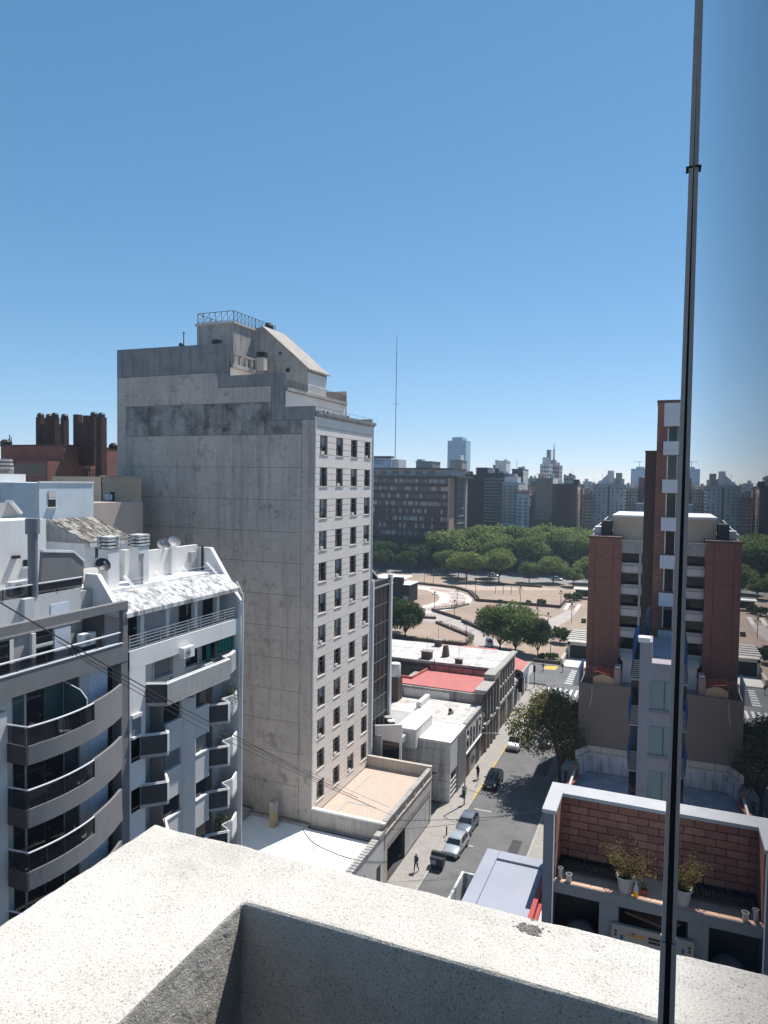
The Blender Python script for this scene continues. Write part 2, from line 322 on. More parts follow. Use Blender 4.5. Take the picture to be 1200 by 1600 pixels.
def cr(pts, n=6):
    """smooth a polyline (Catmull-Rom)"""
    out = []; P = [Vector(p) for p in pts]
    for i in range(len(P) - 1):
        p0 = P[max(i - 1, 0)]; p1 = P[i]; p2 = P[i + 1]; p3 = P[min(i + 2, len(P) - 1)]
        for k in range(n):
            t = k / n; out.append(0.5 * ((2 * p1) + (p2 - p0) * t + (2 * p0 - 5 * p1 + 4 * p2 - p3) * t * t + (3 * p1 - p0 - 3 * p2 + p3) * t ** 3))
    out.append(P[-1]); return out
# ================================================================== ground, streets, plaza
struct('ground', MB().poly([(-2500, -400, -0.2), (2500, -400, -0.2), (2500, 4500, -0.2), (-2500, 4500, -0.2)]), GROUNDM)
XK_L, XK_R = -19.5, -11.7
struct('road', MB().box(XK_L, XK_R, -30, 126, -0.19, 0.0), ASPH)
struct('cross_street', MB().box(-260, 140, 126, 139.6, -0.19, 0.0), ASPH)
struct('avenue', MB().box(-260, 140, 256, 280, -0.19, 0.0), pm('worn_avenue_asphalt', (0.25, 0.24, 0.235), (0.21, 0.205, 0.2), scale=0.1, grain=0.12))
pv = struct('pavement', MB().box(-22.6, XK_L - 0.16, -30, 124, -0.19, 0.12), WALKM)
struct('pavement', MB().box(XK_R + 0.16, -8.6, -30, 124, -0.19, 0.12), WALKM)
k = add('kerb', None); k['kind'] = 'structure'; WL[k.name] = Vector((0, 0, 0))
y = -30.0; i = 0
while y < 124:
    y1 = y + 2.0
    mat = YELLOW if (72 < y < 112 and i % 7 != 3) else KERB
    if y > 40: bp('kerb_stone', mat, k, XK_L - 0.16, XK_L, y + 0.012, y1 - 0.012, -0.18, 0.125)
    if y > 40: bp('kerb_stone', KERB, k, XK_R, XK_R + 0.16, y + 0.012, y1 - 0.012, -0.18, 0.125)
    y = y1; i += 1
bp('kerb_run', KERB, k, XK_L - 0.16, XK_L, -30, 40, -0.18, 0.125); bp('kerb_run', KERB, k, XK_R, XK_R + 0.16, -30, 40, -0.18, 0.125)
k2 = struct('road_marking', MB().box(-18.9, -17.0, 73.9, 74.05, 0.0, 0.004), PAINTW)
struct('road_marking', MB().box(-18.6, -16.9, 66.0, 66.14, 0.0, 0.004), PAINTW)
rm = MB()
for j in range(9): rm.box(-21.6 + j * 0.95, -21.15 + j * 0.95, 120.4, 124.6, 0.0, 0.004)
struct('road_marking', rm, PAINTW)
rm = MB()
for j in range(11): rm.box(-27.5, -23.3, 126.6 + j * 1.1, 127.15 + j * 1.1, 0.0, 0.004)
for j in range(7): rm.box(-16.5, -12, 128.0 + j * 1.5, 128.7 + j * 1.5, 0.0, 0.004)
struct('road_marking', rm, PAINTW)
rp = MB()
for x0, y0, x1, y1 in ((-17.2, 84.0, -15.8, 84.6), (-13.6, 60, -12.6, 69), (-14.5, 86, -13.0, 92), (-16.5, 56, -15.2, 58)): rp.box(x0, x1, y0, y1, 0.0, 0.003)
struct('road_patch', rp, ASPHP)
def manhole(x, y):
    struct('manhole_cover', MB().lathe([(0.33, 0.0), (0.33, 0.012), (0.26, 0.014)], (x, y, 0), 18), METAL)
manhole(-16.4, 84.2); manhole(-15.0, 63.5)

struct('plaza', MB().box(-240, 120, 139.75, 255.8, -0.19, 0.13), DIRT)
pk = add('plaza_kerb', None); pk['kind'] = 'structure'; WL[pk.name] = Vector((0, 0, 0))
bp('kerb_run', KERB, pk, -240, 120, 139.6, 139.75, -0.18, 0.135); bp('kerb_run', KERB, pk, -240, 120, 255.8, 256.0, -0.18, 0.135)
struct('park_ground', MB().box(-260, 140, 280, 420, -0.19, 0.12), LAWN)
def sheet(name, pts, z, mat): return struct(name, MB().fp(pts, z - 0.03, z), mat)
outer = [(-140, 226), (-95, 228.5), (-80, 227.6), (-75, 227.4), (-69.3, 226.0), (-62.8, 220.7), (-57.7, 213.8), (-55.0, 207.0), (-54.2, 199.3), (-55.8, 190.9), (-58.7, 184.0)]
inner = [(-63.5, 177.3), (-70.4, 185.4), (-66.3, 189.4), (-64.1, 198.5), (-65.0, 205.5), (-67.3, 211.2), (-72.0, 217.5), (-77.0, 220.2), (-95, 219), (-140, 218)]
so_ = [tuple(p[:2]) for p in cr([(x, y, 0) for x, y in outer], 5)]
si_ = [tuple(p[:2]) for p in cr([(x, y, 0) for x, y in inner], 5)]
sheet('path', so_ + si_, 0.136, PATHW)
oc, ic = Vector((-80, 203)), 0.84
def shrink(pts, k, c=(-80, 203)): return [(c[0] + (x - c[0]) * k, c[1] + (y - c[1]) * k) for x, y in pts]
ring_o = shrink(so_[8:], 0.93); ring_i = shrink(si_[4:-6], 1.1)
# pink paving fields between white bands
fld = [((-73.5, 221.5), (-74.5, 225.8), (-68.5, 224.5), (-64.0, 220.6), (-66.5, 217.2)), ((-63.7, 213.8), (-66.0, 216.4), (-63.3, 219.5), (-60.2, 215.9), (-58.6, 212.8)),
       ((-61.8, 206.6), (-63.3, 212.6), (-58.2, 211.6), (-56.6, 206.9)), ((-60.8, 200), (-61.4, 205.4), (-56.4, 205.6), (-55.7, 199.5)), ((-62.6, 190.5), (-61.0, 198.6), (-55.9, 198.0), (-57.2, 191.6)),
       ((-66.4, 185.2), (-63.4, 189.2), (-57.9, 190.0), (-59.8, 185.1))]
for f in fld: sheet('paving_field', list(f), 0.141, PATHP)
sheet('path', [(-59.0, 183.6), (-63.4, 177.1), (-54.6, 169.6), (-42.3, 158.4), (-40.0, 152.8), (-36, 141), (-31, 141), (-33.0, 152), (-40.2, 163.3), (-49.7, 175.1)], 0.140, PATH)
sheet('path', [(-29.6, 178.9), (-26.7, 196.4), (-26.2, 203.5), (-23.0, 203.5), (-23.3, 191.1), (-25.9, 172.2), (-28, 160), (-32, 160)], 0.137, PATH)
sheet('path', [(-53.7, 169.6), (-62, 171), (-61, 173), (-53.4, 171.4)], 0.136, PATH)
sheet('path', [(-48.9, 174.7), (-36, 184), (-35, 182.5), (-47, 172)], 0.136, PATH)
for x0 in (-27.2, -24.2): sheet('path_band', [(x0, 203.6), (x0 + 1.1, 203.6), (x0 + 0.9, 215), (x0 - 0.2, 215)], 0.139, PATHW)
circ = [(-37 + 8.5 * math.cos(a), 188 + 6.5 * math.sin(a)) for a in [2 * math.pi * q / 28 for q in range(28)]]
sheet('playground_floor', circ, 0.138, pm('pink_rubber_floor', (0.43, 0.31, 0.27), (0.38, 0.28, 0.25), scale=0.4, grain=0.1))
sheet('lawn_patch', [(-36 + 6.3 * math.cos(a), 192 + 2.2 * math.sin(a)) for a in [2 * math.pi * q / 20 for q in range(20)]], 0.142, LAWN)
sheet('pavement', [(-24.0, 139.8), (-12, 139.8), (-12, 141.2), (-24, 141.2)], 0.139, WALKM)
sheet('path', [(-60, 226.5), (-34, 240.5), (-34, 243), (-64, 243), (-70, 229)], 0.135, pm('pale_dirt', (0.46, 0.36, 0.29), (0.40, 0.31, 0.245), scale=0.1, grain=0.15, gscale=1.5))

# ================================================================== foreground: parapet, glass, frame
ZP = H - 0.85
px_o, py_o, px_i, py_i = -1.150, 1.347, -0.772, 1.164
pb = MB().fp([(px_o, -1.6), (px_i, -1.6), (px_i, py_i), (0.9, py_i), (0.9, py_o), (px_o, py_o)], ZP - 1.0, ZP)
par = pb.build('parapet', STUCCO)
bm = bmesh.new(); bm.from_mesh(par.data)
bmesh.ops.bevel(bm, geom=[e for e in bm.edges], offset=0.003, segments=1, affect='EDGES')
bm.to_mesh(par.data); bm.free()
md = par.modifiers.new('remesh', 'REMESH'); md.mode = 'VOXEL'; md.voxel_size = 0.006
for nm, size, st in (('rough', 0.010, 0.0013), ('lump', 0.045, 0.0032), ('chip', 0.15, 0.008)):
    tx = bpy.data.textures.new(nm, 'CLOUDS'); tx.noise_scale = size; tx.noise_depth = 2
    d = par.modifiers.new(nm, 'DISPLACE'); d.texture = tx; d.strength = st; d.mid_level = 0.5; d.texture_coords = 'GLOBAL'
tag(par, 'rough sunlit cement parapet in the foreground, turning a corner at left', 'parapet')
patch = MB()
pc = PZ(826, 1450, ZP + 0.002)
for q in range(150):
    rr = abs(rnd.gauss(0, .017)); a = rnd.uniform(0, 6.28); s_ = rnd.uniform(.002, .0062) * (1.0 if rr < .02 else .6); x, y = pc.x + rr * math.cos(a) * 1.15, min(pc.y + rr * math.sin(a) * .8, py_o - .004)
    patch.lathe([(s_, 0), (s_ * .9, s_ * .35), (s_ * .4, s_ * .6)], (x, y, ZP - .002), 6)
patch.build('mortar_patch', pm('old_mortar', (0.30, 0.275, 0.245), (0.22, 0.2, 0.18), scale=30, grain=0.3, gscale=150, bump=0.8, bscale=200), None, label='small grey mortar patch on the outer edge of the parapet', cat='mortar patch')
struct('roof_terrace_floor', MB().box(px_i + 0.01, 0.9, -1.6, py_i - 0.01, ZP - 1.02, ZP - 0.97), GREYD)
ob = thing('own_building', (-0.3, -8, 0), 'own apartment block carrying the foreground parapet', 'building')
box1('wall', GREYM, px_o + 0.02, 9, -16, py_o - 0.02, -0.1, ZP - 1.03, ob)

# the pane stands in a plane that runs almost along the street
GP = 0.0200; GS = -0.0055
def gx(Y): return GP + (Y - 1.14) * GS
gl = thing('glass_screen', (GP, 0.2, ZP - 1), 'tall tinted glass pane with a slim aluminium edge post beside the parapet', 'glass screen')
mg = bpy.data.materials.new('tinted_pane'); mg.use_nodes = True; t_ = mg.node_tree; b_ = t_.nodes['Principled BSDF']
b_.inputs['Roughness'].default_value = 0.0; b_.inputs['IOR'].default_value = 1.38; b_.inputs['Transmission Weight'].default_value = 0.0
nz_ = _n(t_, 'ShaderNodeTexNoise'); nz_.inputs['Scale'].default_value = 2.0
rp_ = _n(t_, 'ShaderNodeMix', data_type='RGBA'); rp_.inputs[6].default_value = (0.006, 0.009, 0.016, 1); rp_.inputs[7].default_value = (0.010, 0.014, 0.024, 1)
t_.links.new(nz_.outputs['Fac'], rp_.inputs[0]); t_.links.new(rp_.outputs[2], b_.inputs['Base Color'])
z0g, z1g = ZP - 1.0, H + 3.0
ya, yb_ = -1.5, 1.132
MB().hexa([(gx(ya), ya, z0g), (gx(ya) + 0.01, ya, z0g), (gx(yb_) + 0.01, yb_, z0g), (gx(yb_), yb_, z0g), (gx(ya), ya, z1g), (gx(ya) + 0.01, ya, z1g), (gx(yb_) + 0.01, yb_, z1g), (gx(yb_), yb_, z1g)]).build('pane', mg, gl)
LEAN = -0.0035
def post(name, mat, xa, xb, y0, y1, za, zb):
    m = MB(); dz0, dz1 = (za - H) * -LEAN, (zb - H) * -LEAN
    m.hexa([(xa + dz0, y0, za), (xb + dz0, y0, za), (xb + dz0, y1, za), (xa + dz0, y1, za), (xa + dz1, y0, zb), (xb + dz1, y0, zb), (xb + dz1, y1, zb), (xa + dz1, y1, zb)])
    return m.build(name, mat, gl)
post('edge_post', ALU, GP - 0.0080, GP - 0.0022, 1.132, 1.150, H - 0.70, z1g)
post('edge_post', ALU, GP - 0.0090, GP - 0.0016, 1.130, 1.152, z0g, H - 0.702)
post('rubber_seal', RUBBER, GP - 0.0021, GP + 0.012, 1.1325, 1.150, z0g, z1g)
jz = PY(1079, 260, 1.13).z
post('joint_ring', RUBBER, GP - 0.0120, GP - 0.003, 1.1312, 1.1512, jz - 0.0012, jz + 0.0012)
# ================================================================== grey apartment tower
TX, T0, T1 = -29.75, 56.0, 69.45
tw = thing('apartment_tower', (-41, 62.7, 0), 'tall grey concrete apartment tower with a blank side wall and stepped top', 'building')
box1('core', CONC, -52.45, -30.12, 56.3, 69.15, 0, 41.7, tw)
box1('setback_storey', CREAM, -52.4, -33.12, 56.34, 69.1, 41.72, 44.35, tw)
box1('setback_storey', CREAM, -52.35, -39.15, 56.38, 69.05, 44.37, 47.15, tw)
prof = [(-52.5, 4), (-29.82, 4), (-29.82, 42.76), (-32.97, 42.76), (-32.97, 45.86), (-39.05, 45.86), (-39.05, 48.93), (-52.5, 49.05)]
MB().ey(prof, 56.0, 56.28).build('side_wall', JOINT, tw)
prof2 = [(-52.5, 0), (-29.82, 0), (-29.82, 42.76), (-32.97, 42.76), (-32.97, 45.86), (-39.05, 45.86), (-39.05, 48.93), (-52.5, 49.05)]
MB().ey(prof2, 69.17, T1).build('side_wall', CONC, tw)
box1('rear_wall', CONC, -52.56, -52.47, 56.0, 69.45, 0, 48.9, tw)
# panels of the blank wall, with recessed joints between them
def panel(pts, mat, y0=55.94, y1=56.02): return MB().ey(pts, y0, y1).build('wall_panel', mat, tw)
panel([(-52.56, 46.28), (-40.17, 46.28), (-40.17, 44.80), (-34.26, 44.80), (-34.26, 41.60), (-29.77, 41.60), (-29.77, 42.80), (-32.93, 42.80), (-32.93, 45.90), (-39.01, 45.90), (-39.01, 48.98), (-52.56, 49.10)], CONCD if False else pm('tower_coping_band', (0.23, 0.228, 0.238), (0.19, 0.19, 0.2), scale=0.4, streak=0.75, scol=(0.06, 0.06, 0.065), sscale=2.0, blotch=0.6, bcol=(0.08, 0.08, 0.085), blscale=0.6, bthr=(0.5, 0.75), grain=0.12))
LZ = [46.24, 43.28, 40.28, 37.22, 34.22, 31.27, 28.40, 25.40, 22.40, 19.44, 16.46, 13.54, 10.62, 7.58, 4.05]
def rect(x0, x1, z0, z1): return [(x0, z0), (x1, z0), (x1, z1), (x0, z1)]
g = 0.016
panel(rect(-52.56, -51.45, 4.0, 46.24), CONC); panel(rect(-31.03, -29.77, 4.0, 41.56), CONC)
panel([(-51.42, 43.28 + g), (-34.3, 43.28 + g), (-34.3, 44.76), (-40.21, 44.76), (-40.21, 46.24), (-51.42, 46.24)], CONC)
panel([(-51.42, 40.28 + g), (-31.07, 40.28 + g), (-31.07, 41.56), (-34.3, 41.56), (-34.3, 43.28 - g), (-51.42, 43.28 - g)], CONCD)
for a, b in zip(LZ[2:-1], LZ[3:]):
    panel(rect(-51.42, -31.07, b + g, a - g), CONC)
# facade courses
WY = [(57.05 + 3.37 * q, 58.6 + 3.37 * q) for q in range(4)]
ZT = [40.24 - 2.955 * q for q in range(12)]
seg = [(T0 + 0.03, WY[0][0])] + [(WY[q][1], WY[q + 1][0]) for q in range(3)] + [(WY[3][1], T1)]
gg = 0.02
bp('facade_course', CREAM, tw, -30.1, TX, T0 + 0.03, T1, 40.24 + gg, 40.98)
bp('facade_course', CREAM, tw, -30.1, TX, T0 + 0.03, T1, 41.02, 41.88)
for i, zt in enumerate(ZT):
    zb = zt - 1.75
    for j in range(3):
        za, zc = zt - (j + 1) * 1.75 / 3, zt - j * 1.75 / 3
        for s0, s1 in seg: bp('facade_course', CREAM, tw, -30.1, TX, s0, s1, za + gg, zc - gg)
    zn = ZT[i + 1] if i < 11 else 4.9
    bp('facade_spandrel', CREAM, tw, -30.1, TX, T0 + 0.03, T1, zn + gg, zb - gg)
bp('facade_base', CREAM2, tw, -30.1, TX - 0.01, T0 + 0.03, T1, 0, 4.88)
# cornice
MB().ey([(-30.0, 41.9), (TX + 0.06, 41.9), (TX + 0.10, 42.02), (TX + 0.27, 42.12), (TX + 0.29, 42.34), (-30.0, 42.34)], 56.3, 69.62).build('cornice', AGED, tw)
bp('corner_pipe', WMETAL, tw, TX + 0.005, TX + 0.09, T0 + 0.05, T0 + 0.13, 5.0, 41.8); bp('corner_pipe', WMETAL, tw, TX + 0.005, TX + 0.09, T1 - 0.12, T1 - 0.04, 6.0, 41.8)
# window unit (first one built, then copied)
wy, wz = 1.55, 1.75
def tower_window(loc):
    W_ = tw
    m = MB()
    for y0, y1, z0, z1 in ((-.775, -.70, 0, wz), (.70, .775, 0, wz), (-.70, .70, wz - .07, wz), (-.70, .70, 0, .07), (-.035, .035, .07, wz - .07), (-.70, .70, 1.18, 1.23)): m.box(-.30, -.23, y0, y1, z0, z1)
    wo_ = add('window', m.mesh('window', pm('window_frame_grey', (0.42, 0.39, 0.36), grain=0.1)), tw); wo_.location = Vector(loc) - WL[tw.name]
    def sub(n, mb, mat): c = add(n, mb.mesh(n, mat), wo_); return c
    sub('pane', MB().box(-.275, -.265, -.70, -.035, .07, wz - .07), GLASS); 
    sub('pane', MB().box(-.275, -.265, .035, .70, .07, wz - .07), GLASS)
    sub('sill', MB().ey([(-.30, -.12), (.05, -.12), (.06, -.07), (-.30, -.02)], -.86, .86), CREAM2)
    sub('shutter_leaf', MB().box(-.22, -.02, .63, .70, .08, wz - .03), pm('window_shutter', (0.30, 0.265, 0.25), grain=0.1))
    rl = MB()
    for zz in (0.06, 0.85): rl.box(-.06, -.03, -.76, .76, zz, zz + .03)
    for q in range(11): rl.box(-.055, -.035, -.74 + q * .148, -.722 + q * .148, .09, .85)
    sub('railing', rl, METAL)
    sub('box_unit', MB().box(-.2, 0.03, -.5, .05, .02, .30), WMETAL)
    return wo_
proto = None
for i, zt in enumerate(ZT):
    for j, (y0, y1) in enumerate(WY):
        loc = Vector((TX, (y0 + y1) / 2, zt - 1.75))
        if proto is None: proto = tower_window(loc)
        else:
            c = dup(proto, tw, loc - WL[tw.name])
            for ch in list(c.children):
                if ch.name.startswith('box_unit') and (i * 7 + j * 5) % 3: bpy.data.objects.remove(ch)
                elif ch.name.startswith('pane') and rnd.random() < 0.3: ch.data = ch.data
curt = MB()
for i, zt in enumerate(ZT):
    for j, (y0, y1) in enumerate(WY):
        if rnd.random() < 0.75:
            a = rnd.choice((y0 + .08, (y0 + y1) / 2 + .03)); h = rnd.uniform(.6, 1.5)
            bp('curtain', CURT, tw, TX - .262, TX - .255, a, a + .62, zt - .1 - h, zt - .08)
# roof deck of the first setback: small railing, boxes
def railing(name, parent, pts, h, mat, n_per_m=6, r=0.014, cross=False):
    m = MB()
    for p, q in zip(pts[:-1], pts[1:]):
        p, q = Vector(p), Vector(q); L_ = (q - p).length; n = max(2, int(L_ * n_per_m))
        m.tube(p + Vector((0, 0, h)), q + Vector((0, 0, h)), r * 1.5, 5); m.tube(p + Vector((0, 0, .1)), q + Vector((0, 0, .1)), r, 4)
        for k in range(n + 1):
            a = p.lerp(q, k / n); m.tube(a, a + Vector((0, 0, h)), r if k % 6 else r * 1.6, 4, None, False)
            if cross and k < n:
                b = p.lerp(q, (k + 1) / n); m.tube(a + Vector((0, 0, .1)), b + Vector((0, 0, h)), r * .8, 3, None, False); m.tube(b + Vector((0, 0, .1)), a + Vector((0, 0, h)), r * .8, 3, None, False)
    return m.build(name, mat, parent)
railing('railing', tw, [(-29.9, 56.4, 42.35), (-29.9, 69.1, 42.35)], 0.45, METAL, 0.6, 0.01)
for yy in (60.5, 61.4, 66.0):
    m = MB().box(-32.2, -31.4, yy, yy + .75, 42.4, 43.0).build('air_unit', WMETAL, tw); MB().lathe([(0.2, 0), (0.2, .02)], (0, 0, 0), 10)
    bp('fan_grille', METAL, tw, -31.395, -31.38, yy + .15, yy + .6, 42.5, 42.92)
# slab edges and railings of the terraces
bp('terrace_slab', AGED, tw, -33.1, -32.72, 56.3, 69.15, 44.36, 44.62)
railing('railing', tw, [(-32.85, 56.4, 44.62), (-32.85, 69.1, 44.62)], 0.75, METAL, 4, 0.011, True)
bp('lit_fascia_band', CREAM, tw, -33.11, -33.0, 56.32, 69.15, 42.0, 44.3)
# balustrade of the second terrace
bp('terrace_slab', AGED, tw, -39.15, -38.7, 56.3, 64.0, 46.75, 47.1)
bal = MB()
for q in range(8): y0 = 56.5 + q * 0.98; bal.box(-38.95, -38.72, y0, y0 + .28, 47.1, 48.0)
bal.box(-39.0, -38.68, 56.4, 64.0, 48.0, 48.15)
bal.build('balustrade', AGED, tw)
# lift housing with roof railing
MB().box(-44.6, -40.22, 58.5, 62.3, 47.15, 51.45).build('lift_housing', AGED, tw)
bp('roof_slab', CREAM2, tw, -44.75, -40.05, 58.35, 62.3, 51.45, 51.68)
railing('railing', tw, [(-40.2, 66.3, 51.8), (-40.2, 58.5, 51.7), (-44.5, 58.5, 51.7), (-44.5, 62.2, 51.7)], 1.0, METAL, 1.6, 0.022, True)
gab = MB().ey([(-42.0, 44.4), (-34.0, 44.4), (-34.0, 47.35), (-39.3, 51.8), (-42.0, 51.8)], 62.3, 66.6).build('gabled_storey', AGED, tw)
MB().ey([(-33.72, 47.12), (-33.72, 47.30), (-39.3, 51.98), (-39.42, 51.82)], 62.15, 66.8).build('sloping_roof', pm('sloping_roof_slab', (0.42, 0.37, 0.33), (0.33, 0.29, 0.26), scale=1, streak=0.5, scol=(0.15, 0.13, 0.12), grain=0.2), tw)
bp('end_wall', WHITE, tw, -34.0, -33.97, 62.4, 66.5, 44.65, 47.0)
def cowl(x, y, z, s=1.0, base=None):
    m = MB()
    for q in range(3): m.box(x - .42 * s, x + .42 * s, y - .35 * s, y + .35 * s, z + q * .17 * s, z + .11 * s + q * .17 * s)
    m.box(x - .3 * s, x + .3 * s, y - .25 * s, y + .25 * s, z - .1, z + .45 * s)
    m.build('chimney_cowl', METAL, tw)
    if base: bp('chimney', base, tw, x - .38 * s, x + .38 * s, y - .32 * s, y + .32 * s, z - 1.3, z - .05)
cowl(-40.6, 56.4, 49.0, 0.95); cowl(-38.0, 60.2, 48.3, 1.05, CREAM2); cowl(-44.6, 56.5, 49.0, 0.35)
MB().lathe([(.22, 0), (.24, .25), (.15, .4)], (-44.8, 56.3, 49.0), 10).build('vent', METAL, tw)
MB().lathe([(.05, 0), (.05, 1.35), (.13, 1.36), (.13, 1.42)], (-44.5, 56.3, 49.0), 8).build('vent_pipe', METAL, tw)
MB().lathe([(.45, 0), (.48, .5), (.3, .8)], (-39.8, 64.4, 51.9), 12).build('water_tank', METAL, tw)
MB().tube((-36.2, 62.28, 47.25), (-36.2, 62.1, 47.25), .2, 12).build('round_vent', METAL, tw)
bp('small_vent', METAL, tw, -37.3, -37.0, 62.2, 62.31, 48.9, 49.1)

# ------------------------------------------------------------------ garage podium with roof terrace in front of the tower
gp = thing('garage_podium', (-26, 62.6, 0), 'low garage building with a terracotta roof terrace at the foot of the grey tower', 'building')
FX = -22.4
bp('deck', DECKT, gp, -29.7, FX - 0.3, 56.25, 68.95, 4.6, 4.88)
bp('deck_strip', GREYM, gp, -23.6, -23.25, 56.5, 68.9, 4.885, 4.9)
bp('deck_strip', GREYM, gp, -28.2, -25.6, 60.2, 60.42, 4.885, 4.9); bp('deck_strip', GREYM, gp, -28.2, -27.98, 57.5, 60.2, 4.885, 4.9); bp('deck_strip', GREYM, gp, -28.6, -28.4, 61.9, 66.9, 4.885, 4.9)
bp('parapet_wall', AGED, gp, -29.74, FX, 55.98, 56.24, 3.3, 5.68); bp('coping', WHITE, gp, -29.74, FX + .06, 55.93, 56.3, 5.68, 5.83)
bp('parapet_wall', CREAM2, gp, -29.74, FX, 68.95, 69.2, 3.6, 5.9); bp('coping', CREAM2, gp, -29.74, FX + .06, 68.9, 69.27, 5.9, 6.05)
bp('fascia', CREAM2, gp, FX - .3, FX, 56.24, 68.95, 3.55, 4.75); bp('string_course', AGED, gp, FX - .32, FX + .07, 56.0, 69.2, 4.75, 4.87)
bp('coping', AGED, gp, FX - .36, FX + .08, 56.3, 68.9, 5.72, 5.9)
for q in range(6):
    y0 = 56.24 + q * 2.52; bp('pier', CREAM2, gp, FX - .26, FX, y0, y0 + .42, 4.87, 5.72)
    if q < 5:
        for s in range(7): bp('baluster', CREAM2, gp, FX - .2, FX - .07, y0 + .52 + s * .29, y0 + .66 + s * .29, 4.87, 5.72)
bp('lintel', AGED, gp, FX - .35, FX - .02, 56.24, 69.0, 3.1, 3.54)
bp('pillar', CREAM2, gp, FX - .4, FX - .01, 55.98, 56.75, 0.1, 3.54); bp('pillar', GREYD, gp, FX - .35, FX - .03, 61.15, 61.4, 0.1, 3.1)
bp('pillar', CREAM2, gp, FX - .4, FX - .01, 68.8, 69.2, 0.1, 3.54)
bp('side_wall', AGED, gp, -29.7, FX - .4, 55.99, 56.22, 0.1, 3.3); bp('side_wall', AGED, gp, -29.7, FX - .4, 68.96, 69.19, 0.1, 3.6)
bp('garage_floor', GREYD, gp, -29.6, FX + .02, 56.3, 68.9, 0.1, 0.135)
for q in range(14):
    z0 = 0.2 + q * 0.205; bp('gate_slat', WMETAL, gp, FX - .075, FX - .06, 61.42, 68.78, z0, z0 + 0.075)
for q in range(5): bp('gate_post', GALV, gp, FX - .17, FX - .125, 61.45 + q * 1.8, 61.53 + q * 1.8, 0.14, 3.08)

# ------------------------------------------------------------------ low shop with the white roof
ls = thing('low_shop', (-27, 47, 0), 'single storey shop with a bright white flat roof below the parapet', 'building')
bp('wall', AGED, ls, -36, -22.75, 38.9, 55.9, 0, 4.0)
bp('roof', WROOF, ls, -36, -22.75, 38.9, 55.88, 4.0, 4.1)
bp('front_wall', WHITEB, ls, -22.72, -22.42, 38.9, 55.95, 0.1, 4.75); bp('coping', AGED, ls, -22.95, -22.36, 45.5, 54.6, 4.75, 4.98)
bp('coping', AGED, ls, -22.95, -22.36, 54.75, 55.92, 4.75, 5.25)
for q in range(20): bp('coping_tile', GREYM, ls, -22.97, -22.34, 45.6 + q * .45, 45.95 + q * .45, 4.985, 5.03)
for q in range(6): bp('window_slot', GREYD, ls, -22.43, -22.405, 49.9 + q * .34, 50.1 + q * .34, 1.6, 3.4)
for q in range(5): bp('window_slot', GREYD, ls, -22.43, -22.405, 45.2 + q * .34, 45.4 + q * .34, 1.6, 3.4)
bp('door', GREYD, ls, -22.43, -22.41, 54.3, 55.2, 0.13, 2.6)
MB().ex([(44, 4.1), (55.9, 4.1), (55.9, 4.55), (44, 11.5)], -36.3, -36.0).build('gable_wall', AGED, ls)
MB().ex([(44, 11.5), (55.9, 4.55), (55.9, 4.72), (44, 11.7)], -36.4, -35.9).build('coping', GREYD, ls)
bp('chimney', pm('mossy_yellow_chimney', (0.50, 0.38, 0.22), (0.40, 0.31, 0.19), scale=2, streak=0.5, scol=(0.1, 0.09, 0.08), grain=0.2), ls, -33.15, -32.6, 54.3, 54.85, 4.1, 5.6); bp('chimney_top', AGED, ls, -33.2, -32.55, 54.25, 54.9, 5.6, 6.5)
bp('kerb_upstand', AGED, ls, -36, -29.8, 55.6, 55.88, 4.1, 4.35)
bp('pipe_run', GREYD, ls, -29.8, -23.0, 55.5, 55.62, 4.11, 4.22)
hose = [Vector(p) for p in ((-30.2, 55.2, 4.13), (-28.4, 53.6, 4.14), (-26.4, 52.8, 4.13), (-24.2, 52.4, 4.14), (-23.0, 52.6, 4.13))]
MB().path(cr(hose, 6), .03, 5).build('roof_cable', METAL, ls)
MB().path(cr([Vector(p) for p in ((-35.9, 47.5, 8.6), (-35.9, 50.5, 6.2), (-35.9, 53.5, 5.5), (-33, 55.6, 4.6), (-29.8, 55.7, 4.5))], 6), .03, 5).build('wall_cable', METAL, ls)
MB().path([Vector((-27.2, 55.1, 4.13)), Vector((-27.6, 52.6, 4.13))], .02, 4).lathe([(.12, 0), (.12, .04)], (-27.6, 52.5, 4.1), 8).build('roof_drain', GREYM, ls)
# ================================================================== block with curved balconies (left edge)
cb = thing('curved_balcony_block', (-32, 20, 0), 'grey apartment block with curved balconies and glass railings at the left edge', 'building')
WXc = -26.6
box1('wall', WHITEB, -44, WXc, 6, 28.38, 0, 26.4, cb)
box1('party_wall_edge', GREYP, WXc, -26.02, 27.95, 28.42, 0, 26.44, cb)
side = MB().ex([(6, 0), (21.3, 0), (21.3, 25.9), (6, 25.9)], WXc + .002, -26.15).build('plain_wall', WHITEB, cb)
plan = [(-25.0, 21.4), (-24.84, 22.2), (-24.76, 23.1), (-24.8, 24.1), (-24.95, 25.05), (-25.2, 26.0), (-25.5, 26.9), (-25.95, 27.94)]
pl = [tuple(p[:2]) for p in cr([(x, y, 0) for x, y in plan], 4)]
def inset(P, d):
    out = []
    for i, (x, y) in enumerate(P):
        a = Vector(P[max(i - 1, 0)]); b = Vector(P[min(i + 1, len(P) - 1)]); t = (b - a).normalized(); out.append((x - t.y * d, y + t.x * d))
    return out
RAILM = pm('pale_rail', (0.66, 0.67, 0.69), rough=0.4, spec=0.4, grain=0.04)
